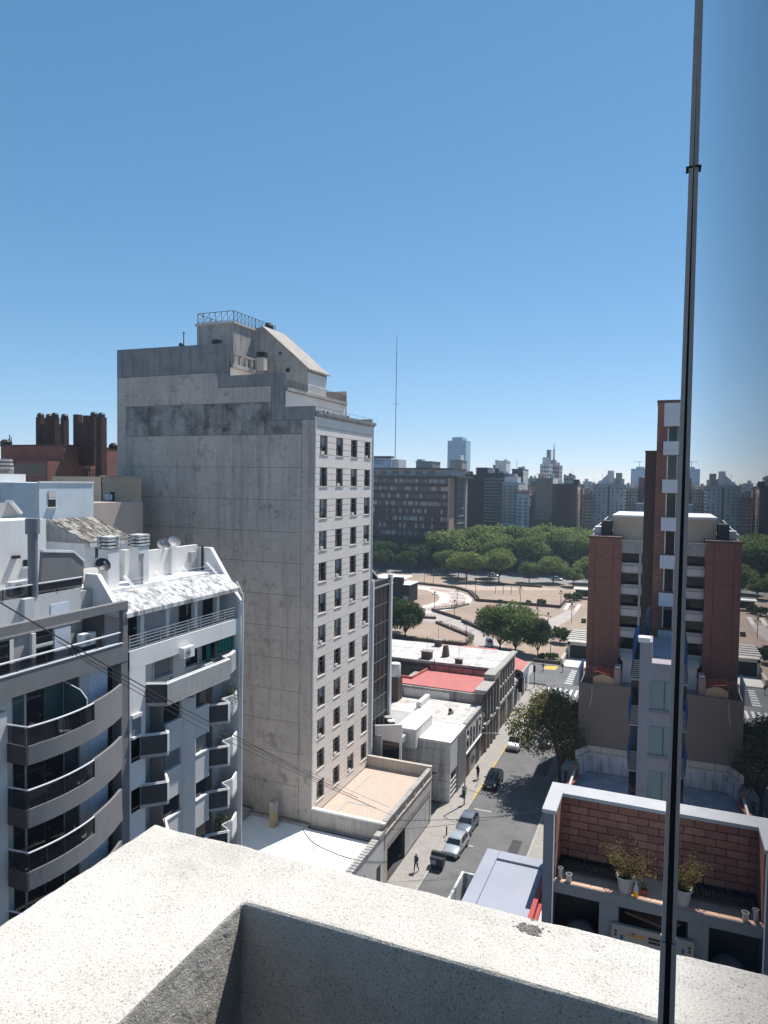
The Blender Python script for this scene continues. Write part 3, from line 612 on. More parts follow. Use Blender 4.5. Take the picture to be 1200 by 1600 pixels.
for q in range(7):
    zt = 24.5 - 2.75 * q; zb = zt - .82
    inn = inset(pl, .14)
    kk = next(i for i, p in enumerate(pl) if p[1] > 25.03)
    m = MB()
    m.fp(pl + inn[::-1], zb, zt); b1 = m.build('balcony_band', GREYP, cb)
    MB().fp(pl[kk:] + inn[kk:][::-1], zt + .001, zt + .86).build('balcony_parapet', GREYP, cb)
    MB().box(-26.14, -25.0, 21.28, 21.4, zb, zt).build('balcony_end', GREYD, cb)  # darker grey than the band: the end face's shade is in the colour
    MB().fp([(WXc, 21.41)] + [(x, y) for x, y in inn] + [(WXc, 27.9)], zb, zb + .16).build('balcony_slab', GREYM, cb)
    if q < 5:
        glp = inset(pl[:kk + 1], .05); m = MB()
        for i in range(0, kk, 4):
            a, b = glp[i], glp[min(i + 4, kk)]
            seg_ = glp[i:min(i + 4, kk) + 1]; s2 = inset(seg_, .015)
            MB().fp(seg_ + s2[::-1], zt + .03, zt + .74).build('railing_glass', RGLASS, cb)
            m.tube((a[0], a[1], zt), (a[0], a[1], zt + .78), .018, 5)
        m.build('railing_post', METAL, cb)
        rp3 = [Vector((-26.14, 21.32, zt + .82))] + [Vector((x, y, zt + .82)) for x, y in glp]
        MB().path(rp3, .04, 6).build('hand_rail', RAILM, cb)
        MB().box(-26.14, -25.05, 21.31, 21.325, zt + .03, zt + .76).build('railing_glass', RGLASS, cb)
    # what stands in the wall behind
    zf = zb + .16; zc = zb + 2.7
    bp('glazed_door', GLASSG if q == 0 else GLASS, cb, WXc, WXc + .04, 21.95, 22.5, zf, zc - .1); bp('door_frame', GREYM, cb, WXc, WXc + .06, 22.5, 22.62, zf, zc - .05)
    bp('glazed_door', GLASS, cb, WXc, WXc + .04, 22.65, 23.6, zf, zc - .1); bp('glazed_door', GLASSG if q == 0 else GLASS, cb, WXc, WXc + .04, 23.65, 24.7, zf, zc - .1)
    bp('dark_recess_sheet', GREYD, cb, WXc, WXc + .03, 24.78, 25.6, zf, zc); bp('wall_pier', WHITEB, cb, WXc, WXc + .12, 25.62, 26.18, zf, zc)  # flat dark grey sheet stands in for the shade of a recess
    bp('roller_shutter', SHUT, cb, WXc, WXc + .05, 26.24, 27.5, zf + .7, zc - .15)
    for s in range(14): bp('shutter_slat', SHUT, cb, WXc + .05, WXc + .065, 26.26, 27.48, zf + .74 + s * .125, zf + .83 + s * .125)
    bp('slot_window', GLASS, cb, WXc, WXc + .03, 27.6, 27.9, zf + .4, zc - .1)
# frosted privacy screen on the top balcony
MB().ey([(-26.55, 23.9), (-25.1, 23.9), (-25.1, 25.6), (-25.5, 25.95), (-26.55, 26.25)], 24.72, 24.75).build('privacy_screen', GLASSG, cb)
MB().path([Vector((-25.1, 24.735, 23.9)), Vector((-25.1, 24.735, 25.6)), Vector((-25.5, 24.735, 25.97)), Vector((-26.55, 24.735, 26.27))], .03, 5).build('screen_frame', RAILM, cb)
# things standing on the balconies
def chair(loc, rz, label, mat):
    t = thing('balcony_chair', loc, label, 'chair', 'balcony chairs', rz); Wd = WL[t.name]; WL[t.name] = Vector((0, 0, 0))
    MB().box(-.24, .24, -.24, .24, .42, .46).build('seat', mat, t); MB().hexa([(-.24, .2, .5), (.24, .2, .5), (.24, .24, .5), (-.24, .24, .5), (-.22, .28, .9), (.22, .28, .9), (.22, .32, .9), (-.22, .32, .9)]).build('backrest', mat, t)
    for sx in (-.21, .21):
        for sy_ in (-.21, .21): MB().tube((sx, sy_, 0), (sx, sy_, .42), .02, 5).build('leg', mat, t)
    WL[t.name] = Wd
PLW = pm('white_plastic', (0.66, 0.66, 0.65), rough=0.4, grain=0.04)
chair((-25.6, 23.9, 23.85), R(60), 'white plastic chair on the uppermost curved balcony', PLW); chair((-25.7, 24.9, 18.35), R(130), 'white plastic chair on the third curved balcony from the top', PLW); chair((-25.6, 23.4, 18.35), R(20), 'dark chair on the third curved balcony from the top', METAL); chair((-25.7, 24.6, 21.1), R(200), 'white plastic chair on the second curved balcony from the top', PLW)
# top terrace
box1('terrace_parapet', GREYP, -26.25, -26.0, 6, 28.42, 26.46, 27.45, cb); bp('parapet_cap', RAILM, cb, -26.27, -25.97, 6, 28.05, 27.452, 27.5)
box1('terrace_deck', GREYM, -27.5, -26.26, 6, 28.36, 26.42, 26.62, cb)
m = MB().tube((-26.1, 6, 28.02), (-26.1, 27.95, 28.02), .045, 6)
m.build('hand_rail', RAILM, cb); m = MB()
for q in range(15): m.tube((-26.1, 6.5 + q * 1.53, 27.5), (-26.1, 6.5 + q * 1.53, 28.0), .03, 5)
m.build('railing_post', METAL, cb)
bp('railing_glass', RGLASS, cb, -26.11, -26.095, 6, 25.2, 27.55, 27.93)
box1('penthouse_wall', GREYM, -34, -27.5, 6, 28.36, 26.64, 28.72, cb)
box1('shaded_niche', GREYD, -27.49, -26.2, 26.8, 26.95, 26.63, 29.15, cb); box1('shaded_wall', GREYD, -27.48, -27.43, 26.96, 28.1, 26.63, 28.7, cb)  # dark grey colour stands in for the shade of this corner
bp('window', GLASS, cb, -27.49, -27.45, 20.5, 22.5, 26.9, 28.6); bp('window_frame', WHITE, cb, -27.49, -27.42, 22.52, 22.72, 26.7, 28.65)
bp('wall_pier', WHITE, cb, -27.49, -27.3, 23.62, 23.82, 26.7, 28.7); bp('window', GLASS, cb, -27.49, -27.46, 23.84, 24.9, 26.7, 28.68); bp('window_bar', RAILM, cb, -27.46, -27.41, 23.84, 24.9, 27.95, 28.08)
bp('roller_shutter', SHUT, cb, -27.49, -27.44, 25.0, 26.0, 26.7, 28.66)
for s in range(15): bp('shutter_slat', SHUT, cb, -27.44, -27.425, 25.02, 25.98, 26.75 + s * .126, 26.84 + s * .126)
box1('pergola_beam', GREYP, -26.32, -26.0, 6, 28.42, 29.2, 29.62, cb); bp('end_pillar', GREYP, cb, -26.3, -26.02, 28.1, 28.42, 27.46, 29.19)
box1('roof_slab', GREYM, -34, -27.4, 6, 28.3, 28.73, 28.95, cb)
box1('upper_wall', WHITEB, -28.2, -28.0, 6, 27.2, 28.96, 30.3, cb); box1('upper_pier', WHITEB, -28.5, -27.75, 23.6, 24.15, 28.96, 30.28, cb)
bp('upper_window', SHUT, cb, -28.0, -27.97, 25.3, 26.4, 29.0, 29.75)
MB().tube((-28.0, 6, 30.88), (-28.0, 27.3, 30.88), .035, 6).build('hand_rail', RAILM, cb)
bp('railing_glass', RGLASS, cb, -28.02, -28.0, 6, 27.25, 30.34, 30.82)
m = MB()
for q in range(9): m.tube((-28.0, 15 + q * 1.53, 30.3), (-28.0, 15 + q * 1.53, 30.9), .025, 5)
m.build('railing_post', METAL, cb)
MB().lathe([(.23, 0), (.23, 3.0), (.33, 3.02), (.33, 3.75), (.25, 3.76)], (-28.15, 24.42, 30.28), 18).build('flue_pipe', pm('flue_grey', (0.21, 0.215, 0.23), rough=0.5, grain=0.08), cb, smooth=40)
MB().ex([(25.6, 30.3), (28.38, 30.3), (28.38, 31.5), (27.7, 32.05), (25.75, 32.25)], -29.2, -29.0).build('end_wall', GREYP, cb)
MB().ex([(28.38, 31.5), (27.7, 32.05), (25.75, 32.25), (25.75, 32.37), (27.72, 32.17), (28.46, 31.58)], -29.25, -28.95).build('coping', WHITE, cb)
box1('upper_roof', GREYM, -36, -28.2, 6, 28.3, 28.96, 30.1, cb)

# ------------------------------------------------------------------ stepped white stucco block behind it
wb = thing('white_stucco_block', (-36, 24, 0), 'plain white stucco block with a small square window behind the curved balconies', 'building')
box1('wall', WHITE, -41, -32, 8, 28.65, 0, 33.7, wb); 
MB().ex([(8, 33.71), (28.65, 33.71), (28.65, 33.95), (28.05, 34.55), (8, 34.62)], -34.4, -34.2).build('parapet', GREYM, wb)
MB().ex([(28.7, 33.9), (28.1, 34.56), (28.1, 34.7), (28.78, 33.98)], -34.45, -33.9).build('coping', WHITE, wb)
bp('window', GLASS, wb, -32.0, -31.97, 27.15, 27.65, 31.2, 31.65) if False else None
p = PX(36, 875, -32); q_ = PX(48, 884, -32); bp('window', GLASS, wb, -32.02, -31.97, p.y, q_.y, q_.z, p.z); bp('window_sill', WHITE, wb, -32.0, -31.9, p.y - .1, q_.y + .1, q_.z - .1, q_.z - .01)
p = PX(18, 870, -32); bp('wall_lamp', METAL, wb, -32.0, -31.75, p.y, p.y + .35, p.z - .1, p.z + .06)
box1('white_box_roof', WROOF, -40, -35.2, 8, 27.4, 33.72, 33.95, wb)

# ------------------------------------------------------------------ pale blue house with weathered tile roof
bh = thing('pale_blue_house', (-44, 39, 0), 'pale blue rendered house with one window above a weathered tile roof', 'building')
p0, p1 = PX(61, 755, -42), PX(146, 755, -42)
Y0, Y1, ZB = p0.y, p1.y, 35.6
box1('wall', PALEB, -52, -42, Y0, Y1, 0, ZB, bh); box1('end_wall', PALEB_SHADE, -53, -42.02, Y0 - .06, Y0 - .002, 20, ZB - .02, bh)
bp('coping', WHITE, bh, -42.2, -41.92, Y0, Y1, ZB, ZB + .12)
a, b = PX(75, 767, -42), PX(86.6, 791.8, -42)
bp('window', GLASS, bh, -42, -41.96, a.y, b.y, b.z, a.z); bp('window_bar', WHITE, bh, -41.96, -41.92, a.y, b.y, (a.z + b.z) / 2 - .03, (a.z + b.z) / 2 + .06); bp('window_sill', WHITE, bh, -42, -41.85, a.y - .1, b.y + .1, b.z - .1, b.z - .01); bp('window_blind', CURT, bh, -41.96, -41.94, a.y, b.y, (a.z + b.z) / 2 + .1, a.z)
# tile roof, row by row
zhi, zlo, xhi, xlo = 33.0, 31.5, -41.95, -38.0
ya, yb2 = PX(75, 812, -42).y, PX(146, 806, -42).y
ya, yb2 = Y0 + .5, Y1 + .2
box1('annex_wall', WHITE, -41.9, -38.2, ya, yb2, 0, zlo - .15, bh)
MB().ey([(xhi, zhi - .12), (xlo, zlo - .12), (xlo, zlo - .3), (xhi, zlo - .3)], ya + .05, yb2 - .05).build('roof_base', AGED, bh)
ncol = 22; pitch_t = math.atan2(zhi - zlo, xlo - xhi); tl = math.hypot(zhi - zlo, xlo - xhi) / 8
tm = MB()
for s in range(7):
    a0, a1 = math.pi * s / 6, 0
ring_t = [(-.10 * math.cos(math.pi * s / 5), .07 * math.sin(math.pi * s / 5)) for s in range(6)]
tm.ext([(0, y_, z_) for y_, z_ in ring_t], (tl * 1.08, 0, 0)); tmeshes = [tm.mesh('roof_tile', pm('roof_tile_%d' % q, c, tuple(v * .7 for v in c), scale=3, grain=0.3, gscale=12, blotch=0.4, bcol=(0.4, 0.38, 0.35), blscale=2)) for q, c in enumerate(((0.34, 0.31, 0.28), (0.20, 0.18, 0.16), (0.11, 0.10, 0.09), (0.46, 0.44, 0.41)))]
rf = add('tile_roof', None, bh)
for c_ in range(ncol):
    for r_ in range(8):
        o = bpy.data.objects.new('roof_tile', rnd.choice(tmeshes)); col.objects.link(o); o.parent = rf
        f = r_ / 8; o.location = Vector((xhi + (xlo - xhi) * f, ya + .1 + (yb2 - ya - .2) * (c_ + .5) / ncol + rnd.uniform(-.02, .02), zhi - .1 + (zlo - zhi) * f + .012 * (1 - r_ % 2))) - WL[bh.name]
        o.rotation_euler = (rnd.uniform(-.06, .06), pitch_t + rnd.uniform(-.03, .01), rnd.uniform(-.04, .04)); o.scale = (1, 1.12, 1)
bp('roof_edge', DIRTYW, bh, xlo - .1, xlo + .1, ya, yb2, zlo - .42, zlo - .13)
a, b = PX(152, 855, -38.2), PX(158, 871, -38.2); bp('window', GLASS, bh, -38.21, -38.17, a.y - .2, b.y, b.z, a.z)

# ------------------------------------------------------------------ beige houses between the pale blue house and the tower
be = thing('beige_house', (-52, 48, 0), 'small beige house with an air unit beside the grey tower', 'building')
a = PX(158, 745, -48); b = PX(186, 745, -48)
box1('wall', BEIGE, -54, -48, a.y, b.y + 3, 0, a.z, be); bp('coping', AGED, be, -48.2, -47.95, a.y, b.y + 3, a.z, a.z + .12)
c_ = PX(172, 778, -48); bp('window', GLASS, be, -48, -47.96, c_.y, c_.y + .55, c_.z - .4, c_.z + .55); bp('air_unit', WMETAL, be, -48, -47.6, c_.y - .75, c_.y - .15, c_.z - .2, c_.z + .35)
bp('downpipe', METAL, be, -48, -47.92, c_.y - 1.1, c_.y - 1.02, c_.z - 1.5, a.z)
be2 = thing('pinkish_house', (-46, 46, 0), 'plain pinkish wall between the pale blue house and the grey tower', 'building')
a = PX(146, 786, -45); b = PX(186, 787, -45)
box1('wall', PINKB, -47.9, -45, a.y, b.y + 3, 0, a.z, be2)
tb = thing('distant_white_house', (-50, 33, 0), 'low bright white wall above the blue grey wall at far left', 'building')
a = PX(-40, 740, -46); b = PX(40, 741, -46); box1('wall', WHITE, -52, -46, a.y, b.y, 0, b.z, tb)
bs = thing('brown_roof_house', (-55, 36, 0), 'small brown house roof peeping over the white wall at far left', 'building')
a = PX(-20, 728, -52); b = PX(22, 731, -52); box1('wall', AGED, -58, -52, a.y, b.y, 0, b.z, bs)
for s in range(3): MB().lathe([(.75 - s * .05, 0), (.75 - s * .05, .2)], (-51.8, PX(6, 720, -51.8).y, PX(6, 733 - s * 6, -51.8).z), 14).build('cowl_ring', GREYM, bs)

# ------------------------------------------------------------------ brick block with chimney towers
bk = thing('brick_chimney_block', (-78, 66, 0), 'dark red brick block with clusters of tall brick chimneys on its roof', 'building')
XB = -70.0
def kb(x, y, X=XB): return PX(x / 6, 640 + y / 6, X)
a, b, c_, d_ = kb(445, 480), kb(595, 340), kb(890, 350), kb(1180, 372)
def ky(x, y, Y): return PY(x / 6, 640 + y / 6, Y)
xl = ky(8, 400, b.y).x
box1('wall', BRICK, xl, XB, a.y, d_.y, 0, a.z, bk); box1('upper_wall', BRICK, xl, XB + .01, b.y, d_.y, a.z + .002, b.z, bk); bp('upper_coping', BRICKD, bk, xl - .1, XB + .06, b.y - .05, d_.y, b.z, b.z + .2)
bp('dark_recess_sheet', GREYD, bk, XB, XB + .05, kb(900, 400).y, kb(985, 400).y, 20, kb(900, 345).z)  # flat sheet, dark grey in place of the recess shade
e_ = kb(10, 340, -76)
for x0, x1, z_ in ((480, 560, 36.0), (640, 700, 36.2)): pass
w0 = kb(790, 500); w1 = kb(838, 552); bp('window', GLASS, bk, XB + .01, XB + .05, w0.y, w1.y, w1.z, w0.z)
m = MB()
for q in range(5): m.tube((XB + .5, w0.y - .4 + q * .45, w1.z - 2.2), (XB + .5, w0.y - .4 + q * .45, w1.z - .1), .05, 4)
for q in range(4): m.tube((XB + .5, w0.y - .4, w1.z - 2.0 + q * .6), (XB + .5, w0.y + 1.4, w1.z - 2.0 + q * .6), .05, 4)
m.build('roof_ladder', METAL, bk)
for q in range(7):
    x0 = ky(120 + q * 44, 520, a.y).x; z1 = ky(120, 505, a.y).z; bp('rear_window', GLASS, bk, x0, x0 + .9, a.y - .03, a.y - .002, z1 - 1.5, z1)
def stack(x0, x1, top, low, Y, dy, mat=BRICKX, cap=True):
    a0, b0 = ky(x0, top, Y), ky(x1, top, Y); zl = ky(x0, low, Y).z - 2.5
    box1('chimney', mat, a0.x, b0.x, Y, Y + dy, zl, a0.z, bk)
    if cap: MB().lathe([(.42, 0), (.46, .3), (.3, .55)], ((a0.x + b0.x) / 2, Y + dy / 2, a0.z), 10).build('chimney_pot', METAL, bk)
Yc = b.y + 2.5
stack(335, 512, 135, 340, Yc, 2.0, BRICKX, False); stack(335, 378, 70, 140, Yc - .05, .8); stack(415, 462, 80, 140, Yc - .05, .8); stack(474, 512, 68, 140, Yc - .05, .8)
stack(566, 600, 80, 330, Yc + .3, .8)
stack(685, 880, 125, 340, Yc, 2.0, BRICKX, False); stack(685, 728, 45, 130, Yc - .05, .8, BRICKX, False); stack(775, 825, 55, 130, Yc - .05, .8, BRICKX, False); stack(838, 880, 62, 130, Yc - .05, .8)
stack(902, 950, 70, 640, Yc - 1, .9)
aa = ky(770, 200, Yc); bp('slot', GLASS, bk, aa.x, aa.x + .7, Yc - .03, Yc - .003, aa.z - .15, aa.z + .15)
for x_, h_ in ((80, 60), (90, 100), (105, 80)):
    a0 = ky(x_, 335, b.y + 1); MB().tube(a0, (a0.x, a0.y, a0.z + h_ / 6 / 12), .06, 5).build('roof_mast', METAL, bk)
MB().lathe([(.7, 0), (.75, .5), (.4, .8)], ky(58, 338, b.y + 1), 12).build('roof_tank', METAL, bk); MB().lathe([(.7, 0), (.75, .5), (.4, .8)], ky(1075, 372, b.y + 4), 12).build('roof_tank', METAL, bk)
# ================================================================== white block with angular balconies
wf = thing('angular_balcony_block', (-30, 34, 0), 'white apartment block with angular balconies, dark on their shaded faces, next to the grey tower', 'building')
FXW = -26.0; D0, D1 = 28.5, 38.9
# recessed core and wall facets
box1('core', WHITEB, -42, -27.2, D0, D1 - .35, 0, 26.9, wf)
box1('party_wall', WHITE, -42, -25.95, D1 - .34, D1, 0, 27.9, wf)
box1('left_pier', WHITE, -27.2, FXW, D0 + .02, 29.72, 0, 26.86, wf)
# fascia of the top terrace
box1('fascia', WHITE, -26.28, FXW + .003, 28.52, D1 - .36, 25.9, 26.9, wf); bp('terrace_deck', GREYM, wf, -29, -26.3, 28.6, D1 - .36, 26.6, 26.88)
# wall facets between window rows
def facet(pts, z0, z1, mat, name='wall_facet'): return MB().fp(pts, z0, z1).build(name, mat, wf)
LV = [25.88 - 2.75 * q for q in range(9)]          # window heads
for q, zh in enumerate(LV):
    if q == 0:
        bp('recess_wall', WHITE, wf, -27.19, -27.1, 29.72, D1 - .36, 23.6, 25.9)
        for y0, y1, mt in ((31.6, 33.0, SHUTG), (34.4, 35.6, GLASS), (36.0, 37.4, GLASS)):
            bp('window', mt, wf, -27.1, -27.05, y0, y1, 24.55, 25.85); bp('window_frame', WHITE, wf, -27.1, -27.0, y0 - .08, y0 - .005, 24.5, 25.88); bp('window_sill', WHITE, wf, -27.1, -26.85, y0 - .08, y1 + .05, 24.42, 24.5)
        bp('wall_pier', WHITEB, wf, -27.1, -26.9, 33.1, 34.2, 23.7, 25.89)
        # the one wide balcony
        ring_b = [(-27.1, 29.74), (-26.05, 29.78), (-25.0, 30.3), (-25.0, 36.2), (-25.6, 36.5), (-25.6, 37.2), (-26.05, 38.4), (-27.1, 38.4)]
        r_in = [(-27.1, 29.9), (-26.1, 29.92), (-25.16, 30.4), (-25.16, 36.1), (-25.76, 36.4), (-25.76, 37.15), (-26.15, 38.35), (-27.1, 38.35)]
        facet(ring_b, 23.62, 23.8, GREYM, 'balcony_slab')
        for i in range(1, 6):
            a, b, c_, d_ = ring_b[i], ring_b[i + 1], r_in[i + 1], r_in[i]
            facet([a, b, c_, d_], 23.81, 24.80, GREYD if i == 1 else pm('balcony_grey', (0.40, 0.395, 0.385), (0.345, 0.34, 0.335), streak=0.7, scol=(0.2, 0.195, 0.19), sscale=3.0, grain=0.1), 'balcony_parapet')  # first face dark grey: its shade is put into the colour
        MB().path([Vector((x, y, 24.88)) for x, y in r_in[1:7]], .035, 6).build('hand_rail', WMETAL, wf)
        MB().fp([(x, y) for x, y in ring_b[1:7]] + [(x, y) for x, y in r_in[1:7]][::-1], 24.80, 24.84).build('parapet_cap', WHITE, wf)
        continue
    z0 = zh - 2.75 + .02; z1 = zh + .0
    wt, wbm = zh - 2.75 + 2.75, zh
    # facet A with window, facet turned to the viewer, facet B with window
    za, zb_ = zh - 2.73, zh
    A = [(-26.0, 31.45), (-26.0, 32.88), (-26.25, 32.88), (-26.25, 31.45)]
    sill = zh - 1.12
    facet(A, zh - 2.74, sill, WHITEB); 
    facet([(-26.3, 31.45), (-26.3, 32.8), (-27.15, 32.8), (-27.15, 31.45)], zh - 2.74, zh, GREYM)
    bp('window', SHUTG if q % 2 == 0 else GLASS, wf, -26.24, -26.2, 31.5, 32.82, sill, zh - .01); bp('window_sill', WHITE, wf, -26.26, -25.95, 31.45, 32.86, sill + .001, sill + .07); bp('window_frame', WHITE, wf, -26.25, -26.0, 32.80, 32.88, sill, zh)
    if q % 2 == 0:
        for s in range(9): bp('blind_slat', SHUTG, wf, -26.2, -26.17, 31.52, 32.8, sill + .08 + s * .11, sill + .15 + s * .11)
    facet([(-26.0, 32.9), (-25.6, 33.5), (-27.1, 33.5), (-27.1, 32.9)], zh - 2.75, zh, WHITEB)
    zb2 = zh + .25; sb = zb2 - 1.1
    facet([(-25.6, 33.52), (-25.6, 34.85), (-25.85, 34.85), (-25.85, 33.52)], zb2 - 2.75, sb, WHITEB)
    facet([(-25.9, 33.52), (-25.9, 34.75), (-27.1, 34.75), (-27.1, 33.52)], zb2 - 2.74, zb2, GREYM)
    bp('window', SHUTG if q % 3 == 2 else GLASS, wf, -25.84, -25.8, 33.56, 34.8, sb, zb2 - .01); bp('window_sill', WHITE, wf, -25.86, -25.55, 33.52, 34.84, sb + .001, sb + .08); bp('window_frame', WHITE, wf, -25.85, -25.6, 33.52, 33.57, sb + .09, zb2)
    # left stack of balconies
    zt = zh - .99 if q == 1 else zh - 1.0
    zt = 22.08 - 2.73 * (q - 1)
    lb = [(-26.0, 28.62), (-26.0, 29.3), (-25.0, 30.28), (-25.0, 30.45), (-26.0, 31.44), (-27.1, 31.44), (-27.1, 28.62)]
    facet(lb, zt - 1.2, zt - 1.02, GREYM, 'balcony_slab')
    facet([(-26.0, 28.62), (-26.0, 29.3), (-26.14, 29.36), (-26.14, 28.62)], zt - 1.0, zt, pm('balcony_light', (0.50, 0.49, 0.47), (0.43, 0.42, 0.405), streak=0.6, scol=(0.28, 0.27, 0.26), sscale=3, grain=0.1), 'balcony_parapet')
    facet([(-26.0, 29.32), (-25.0, 30.28), (-25.1, 30.4), (-26.12, 29.44)], zt - 1.0, zt, GREYD, 'balcony_parapet')  # face turned from the sun, its shade given as dark grey
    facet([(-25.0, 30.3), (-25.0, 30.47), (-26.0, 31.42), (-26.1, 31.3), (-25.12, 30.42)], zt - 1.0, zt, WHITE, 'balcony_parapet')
    MB().path([Vector((-26.07, 28.62, zt + .08)), Vector((-26.07, 29.36, zt + .08)), Vector((-25.08, 30.32, zt + .08)), Vector((-26.05, 31.36, zt + .08))], .04, 5).build('hand_rail', WMETAL, wf)
    MB().fp([(-26.0, 28.62), (-26.0, 29.3), (-25.0, 30.28), (-25.0, 30.47), (-26.0, 31.42), (-26.14, 31.3), (-25.14, 30.4), (-26.14, 29.36), (-26.14, 28.62)], zt + .001, zt + .03).build('parapet_cap', WHITE, wf)
    bp('balcony_door', GREYD, wf, -27.19, -27.12, 29.9, 30.9, zt - 1.0, zt + 1.2)
    if q == 1: bp('small_window', SHUTG, wf, -26.0, -25.97, 28.7, 29.35, zt + .25, zt + 1.15); bp('window_sill', WHITE, wf, -26.0, -25.85, 28.6, 29.42, zt + .1, zt + .22); bp('lintel', WHITE, wf, -26.0, -25.85, 28.6, 29.42, zt + 1.2, zt + 1.4)
    # right stack of balconies
    zt = 22.05 - 2.72 * (q - 1)
    rb = [(-26.0, 34.9), (-25.0, 35.95), (-25.0, 36.2), (-25.75, 36.55), (-25.55, 37.3), (-26.0, 38.5), (-27.1, 38.5), (-27.1, 34.9)]
    facet(rb, zt - 1.2, zt - 1.02, GREYM, 'balcony_slab')
    facet([(-26.0, 34.9), (-25.0, 35.95), (-25.1, 36.05), (-26.12, 35.0)], zt - 1.0, zt, GREYD, 'balcony_parapet')  # dark grey here carries the shade of the turned face
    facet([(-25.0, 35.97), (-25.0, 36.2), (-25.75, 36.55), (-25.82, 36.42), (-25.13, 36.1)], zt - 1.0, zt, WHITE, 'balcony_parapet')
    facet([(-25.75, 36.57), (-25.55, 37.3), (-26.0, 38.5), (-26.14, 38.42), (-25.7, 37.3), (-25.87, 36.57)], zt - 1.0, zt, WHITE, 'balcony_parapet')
    MB().path([Vector((-26.05, 34.95, zt + .09)), Vector((-25.06, 36.0, zt + .09)), Vector((-25.06, 36.15, zt + .09)), Vector((-25.8, 36.5, zt + .09)), Vector((-25.6, 37.3, zt + .09)), Vector((-26.05, 38.45, zt + .09))], .04, 5).build('hand_rail', WMETAL, wf)
    MB().fp([(-26.0, 34.9), (-25.0, 35.95), (-25.0, 36.2), (-25.75, 36.55), (-25.55, 37.3), (-26.0, 38.5), (-26.14, 38.42), (-25.7, 37.3), (-25.9, 36.5), (-25.15, 36.12), (-26.12, 35.0)], zt + .001, zt + .03).build('parapet_cap', WHITE, wf)
    bp('balcony_door', GREYD, wf, -27.19, -27.12, 35.2, 36.4, zt - 1.0, zt + 1.2); bp('door_leaf', GREYM, wf, -27.12, -26.5, 36.42, 36.47, zt - 1.0, zt + 1.1)
# green curtains on the top balcony
gc = pm('green_curtain', (0.01, 0.16, 0.13), (0.008, 0.12, 0.10), scale=6, grain=0.15)
m = MB()
for s in range(9): m.box(-26.3 - .05 * (s % 2), -26.24 - .05 * (s % 2), 36.7 + s * .18, 36.9 + s * .18, 24.9, 25.86)
m.build('curtain', gc, wf)
m = MB()
for s in range(3): m.box(-26.5 - .05 * (s % 2), -26.44, 35.75 + s * .12, 35.88 + s * .12, 24.5, 25.86)
m.build('curtain', gc, wf)
# railing of the top terrace: five horizontal tubes
m = MB()
for s in range(5): m.tube((-26.1, 28.6, 26.98 + s * .17), (-26.1, D1 - .4, 26.98 + s * .17), .022, 5)
for s in range(9): m.tube((-26.1, 28.62 + s * 1.21, 26.9), (-26.1, 28.62 + s * 1.21, 27.7), .035, 5)
m.build('railing', GALV, wf)
# penthouse behind the railing and its sloping stained roof edge
box1('penthouse_wall', pm('pinkish_white', (0.66, 0.60, 0.62), (0.60, 0.55, 0.57), grain=0.06), -40, -28.0, 28.6, D1 - .36, 26.9, 29.15, wf)
for y0, y1 in ((30.4, 31.3), (35.0, 36.5), (37.4, 38.4)): bp('glazed_door', GLASS, wf, -28.0, -27.95, y0, y1, 26.95, 28.75)
for y0 in (29.9, 32.0, 34.6, 36.85): bp('column', WHITE, wf, -26.75, -26.5, y0, y0 + .28, 26.9, 28.95)
bp('air_unit', WMETAL, wf, -27.99, -27.6, 33.2, 33.9, 28.05, 28.5)
MB().ey([(-25.95, 28.72), (-25.95, 28.95), (-27.2, 29.75), (-28.0, 29.75), (-28.0, 29.2)], 28.3, D1 - .3).build('sloping_eave', DIRTYW, wf)
box1('roof_deck', WROOF, -30.5, -28.0, 28.45, D1 - .36, 29.2, 29.9, wf); box1('rear_roof', GREYM, -40, -30.5, 28.45, D1 - .36, 29.2, 29.6, wf)
MB().ey([(-38.5, 26), (-25.97, 26.9), (-25.85, 27.9), (-28.3, 31.45), (-29.2, 31.45), (-38.5, 30.2)], D1 - .33, D1 + .02).build('gable_parapet', WHITE, wf)
MB().ey([(-31, 29.0), (-26.2, 28.7), (-27.9, 30.9), (-28.7, 30.9), (-28.9, 29.95), (-31, 29.95)], 28.2, 28.5).build('gable_parapet', WHITE, wf)
box1('rear_wall', pm('cream_white', (0.74, 0.72, 0.68), (0.66, 0.63, 0.59), streak=0.2, scol=(0.4, 0.38, 0.36), grain=0.06), -29.6, -29.3, 33.2, D1 - .35, 29.9, 31.62, wf)
box1('rear_step', WHITE, -30.4, -30.1, 31.2, 33.2, 29.9, 30.9, wf); box1('rear_post', WHITE, -30.2, -29.8, 32.3, 32.8, 29.9, 31.75, wf)
bp('wall_pilaster', WHITE, wf, -29.3, -29.1, 35.7, 36.05, 29.9, 31.75)
for (x, y) in ((-28.95, 30.15), (-28.6, 32.15)):
    bp('chimney', WHITE, wf, x - .36, x + .36, y - .42, y + .42, 29.9, 32.05)
    for s in range(3): bp('chimney_louvre', DIRTYW, wf, x - .41, x + .41, y - .47, y + .47, 32.1 + s * .2, 32.22 + s * .2)
    bp('chimney_core', GREYD, wf, x - .28, x + .28, y - .33, y + .33, 32.05, 32.62); bp('chimney_cap', DIRTYW, wf, x - .42, x + .42, y - .48, y + .48, 32.66, 32.76)
MB().lathe([(.09, 0), (.09, 1.6), (.13, 1.62), (.13, 1.8)], (-28.12, 31.85, 29.9), 10).build('vent_pipe', GALV, wf)
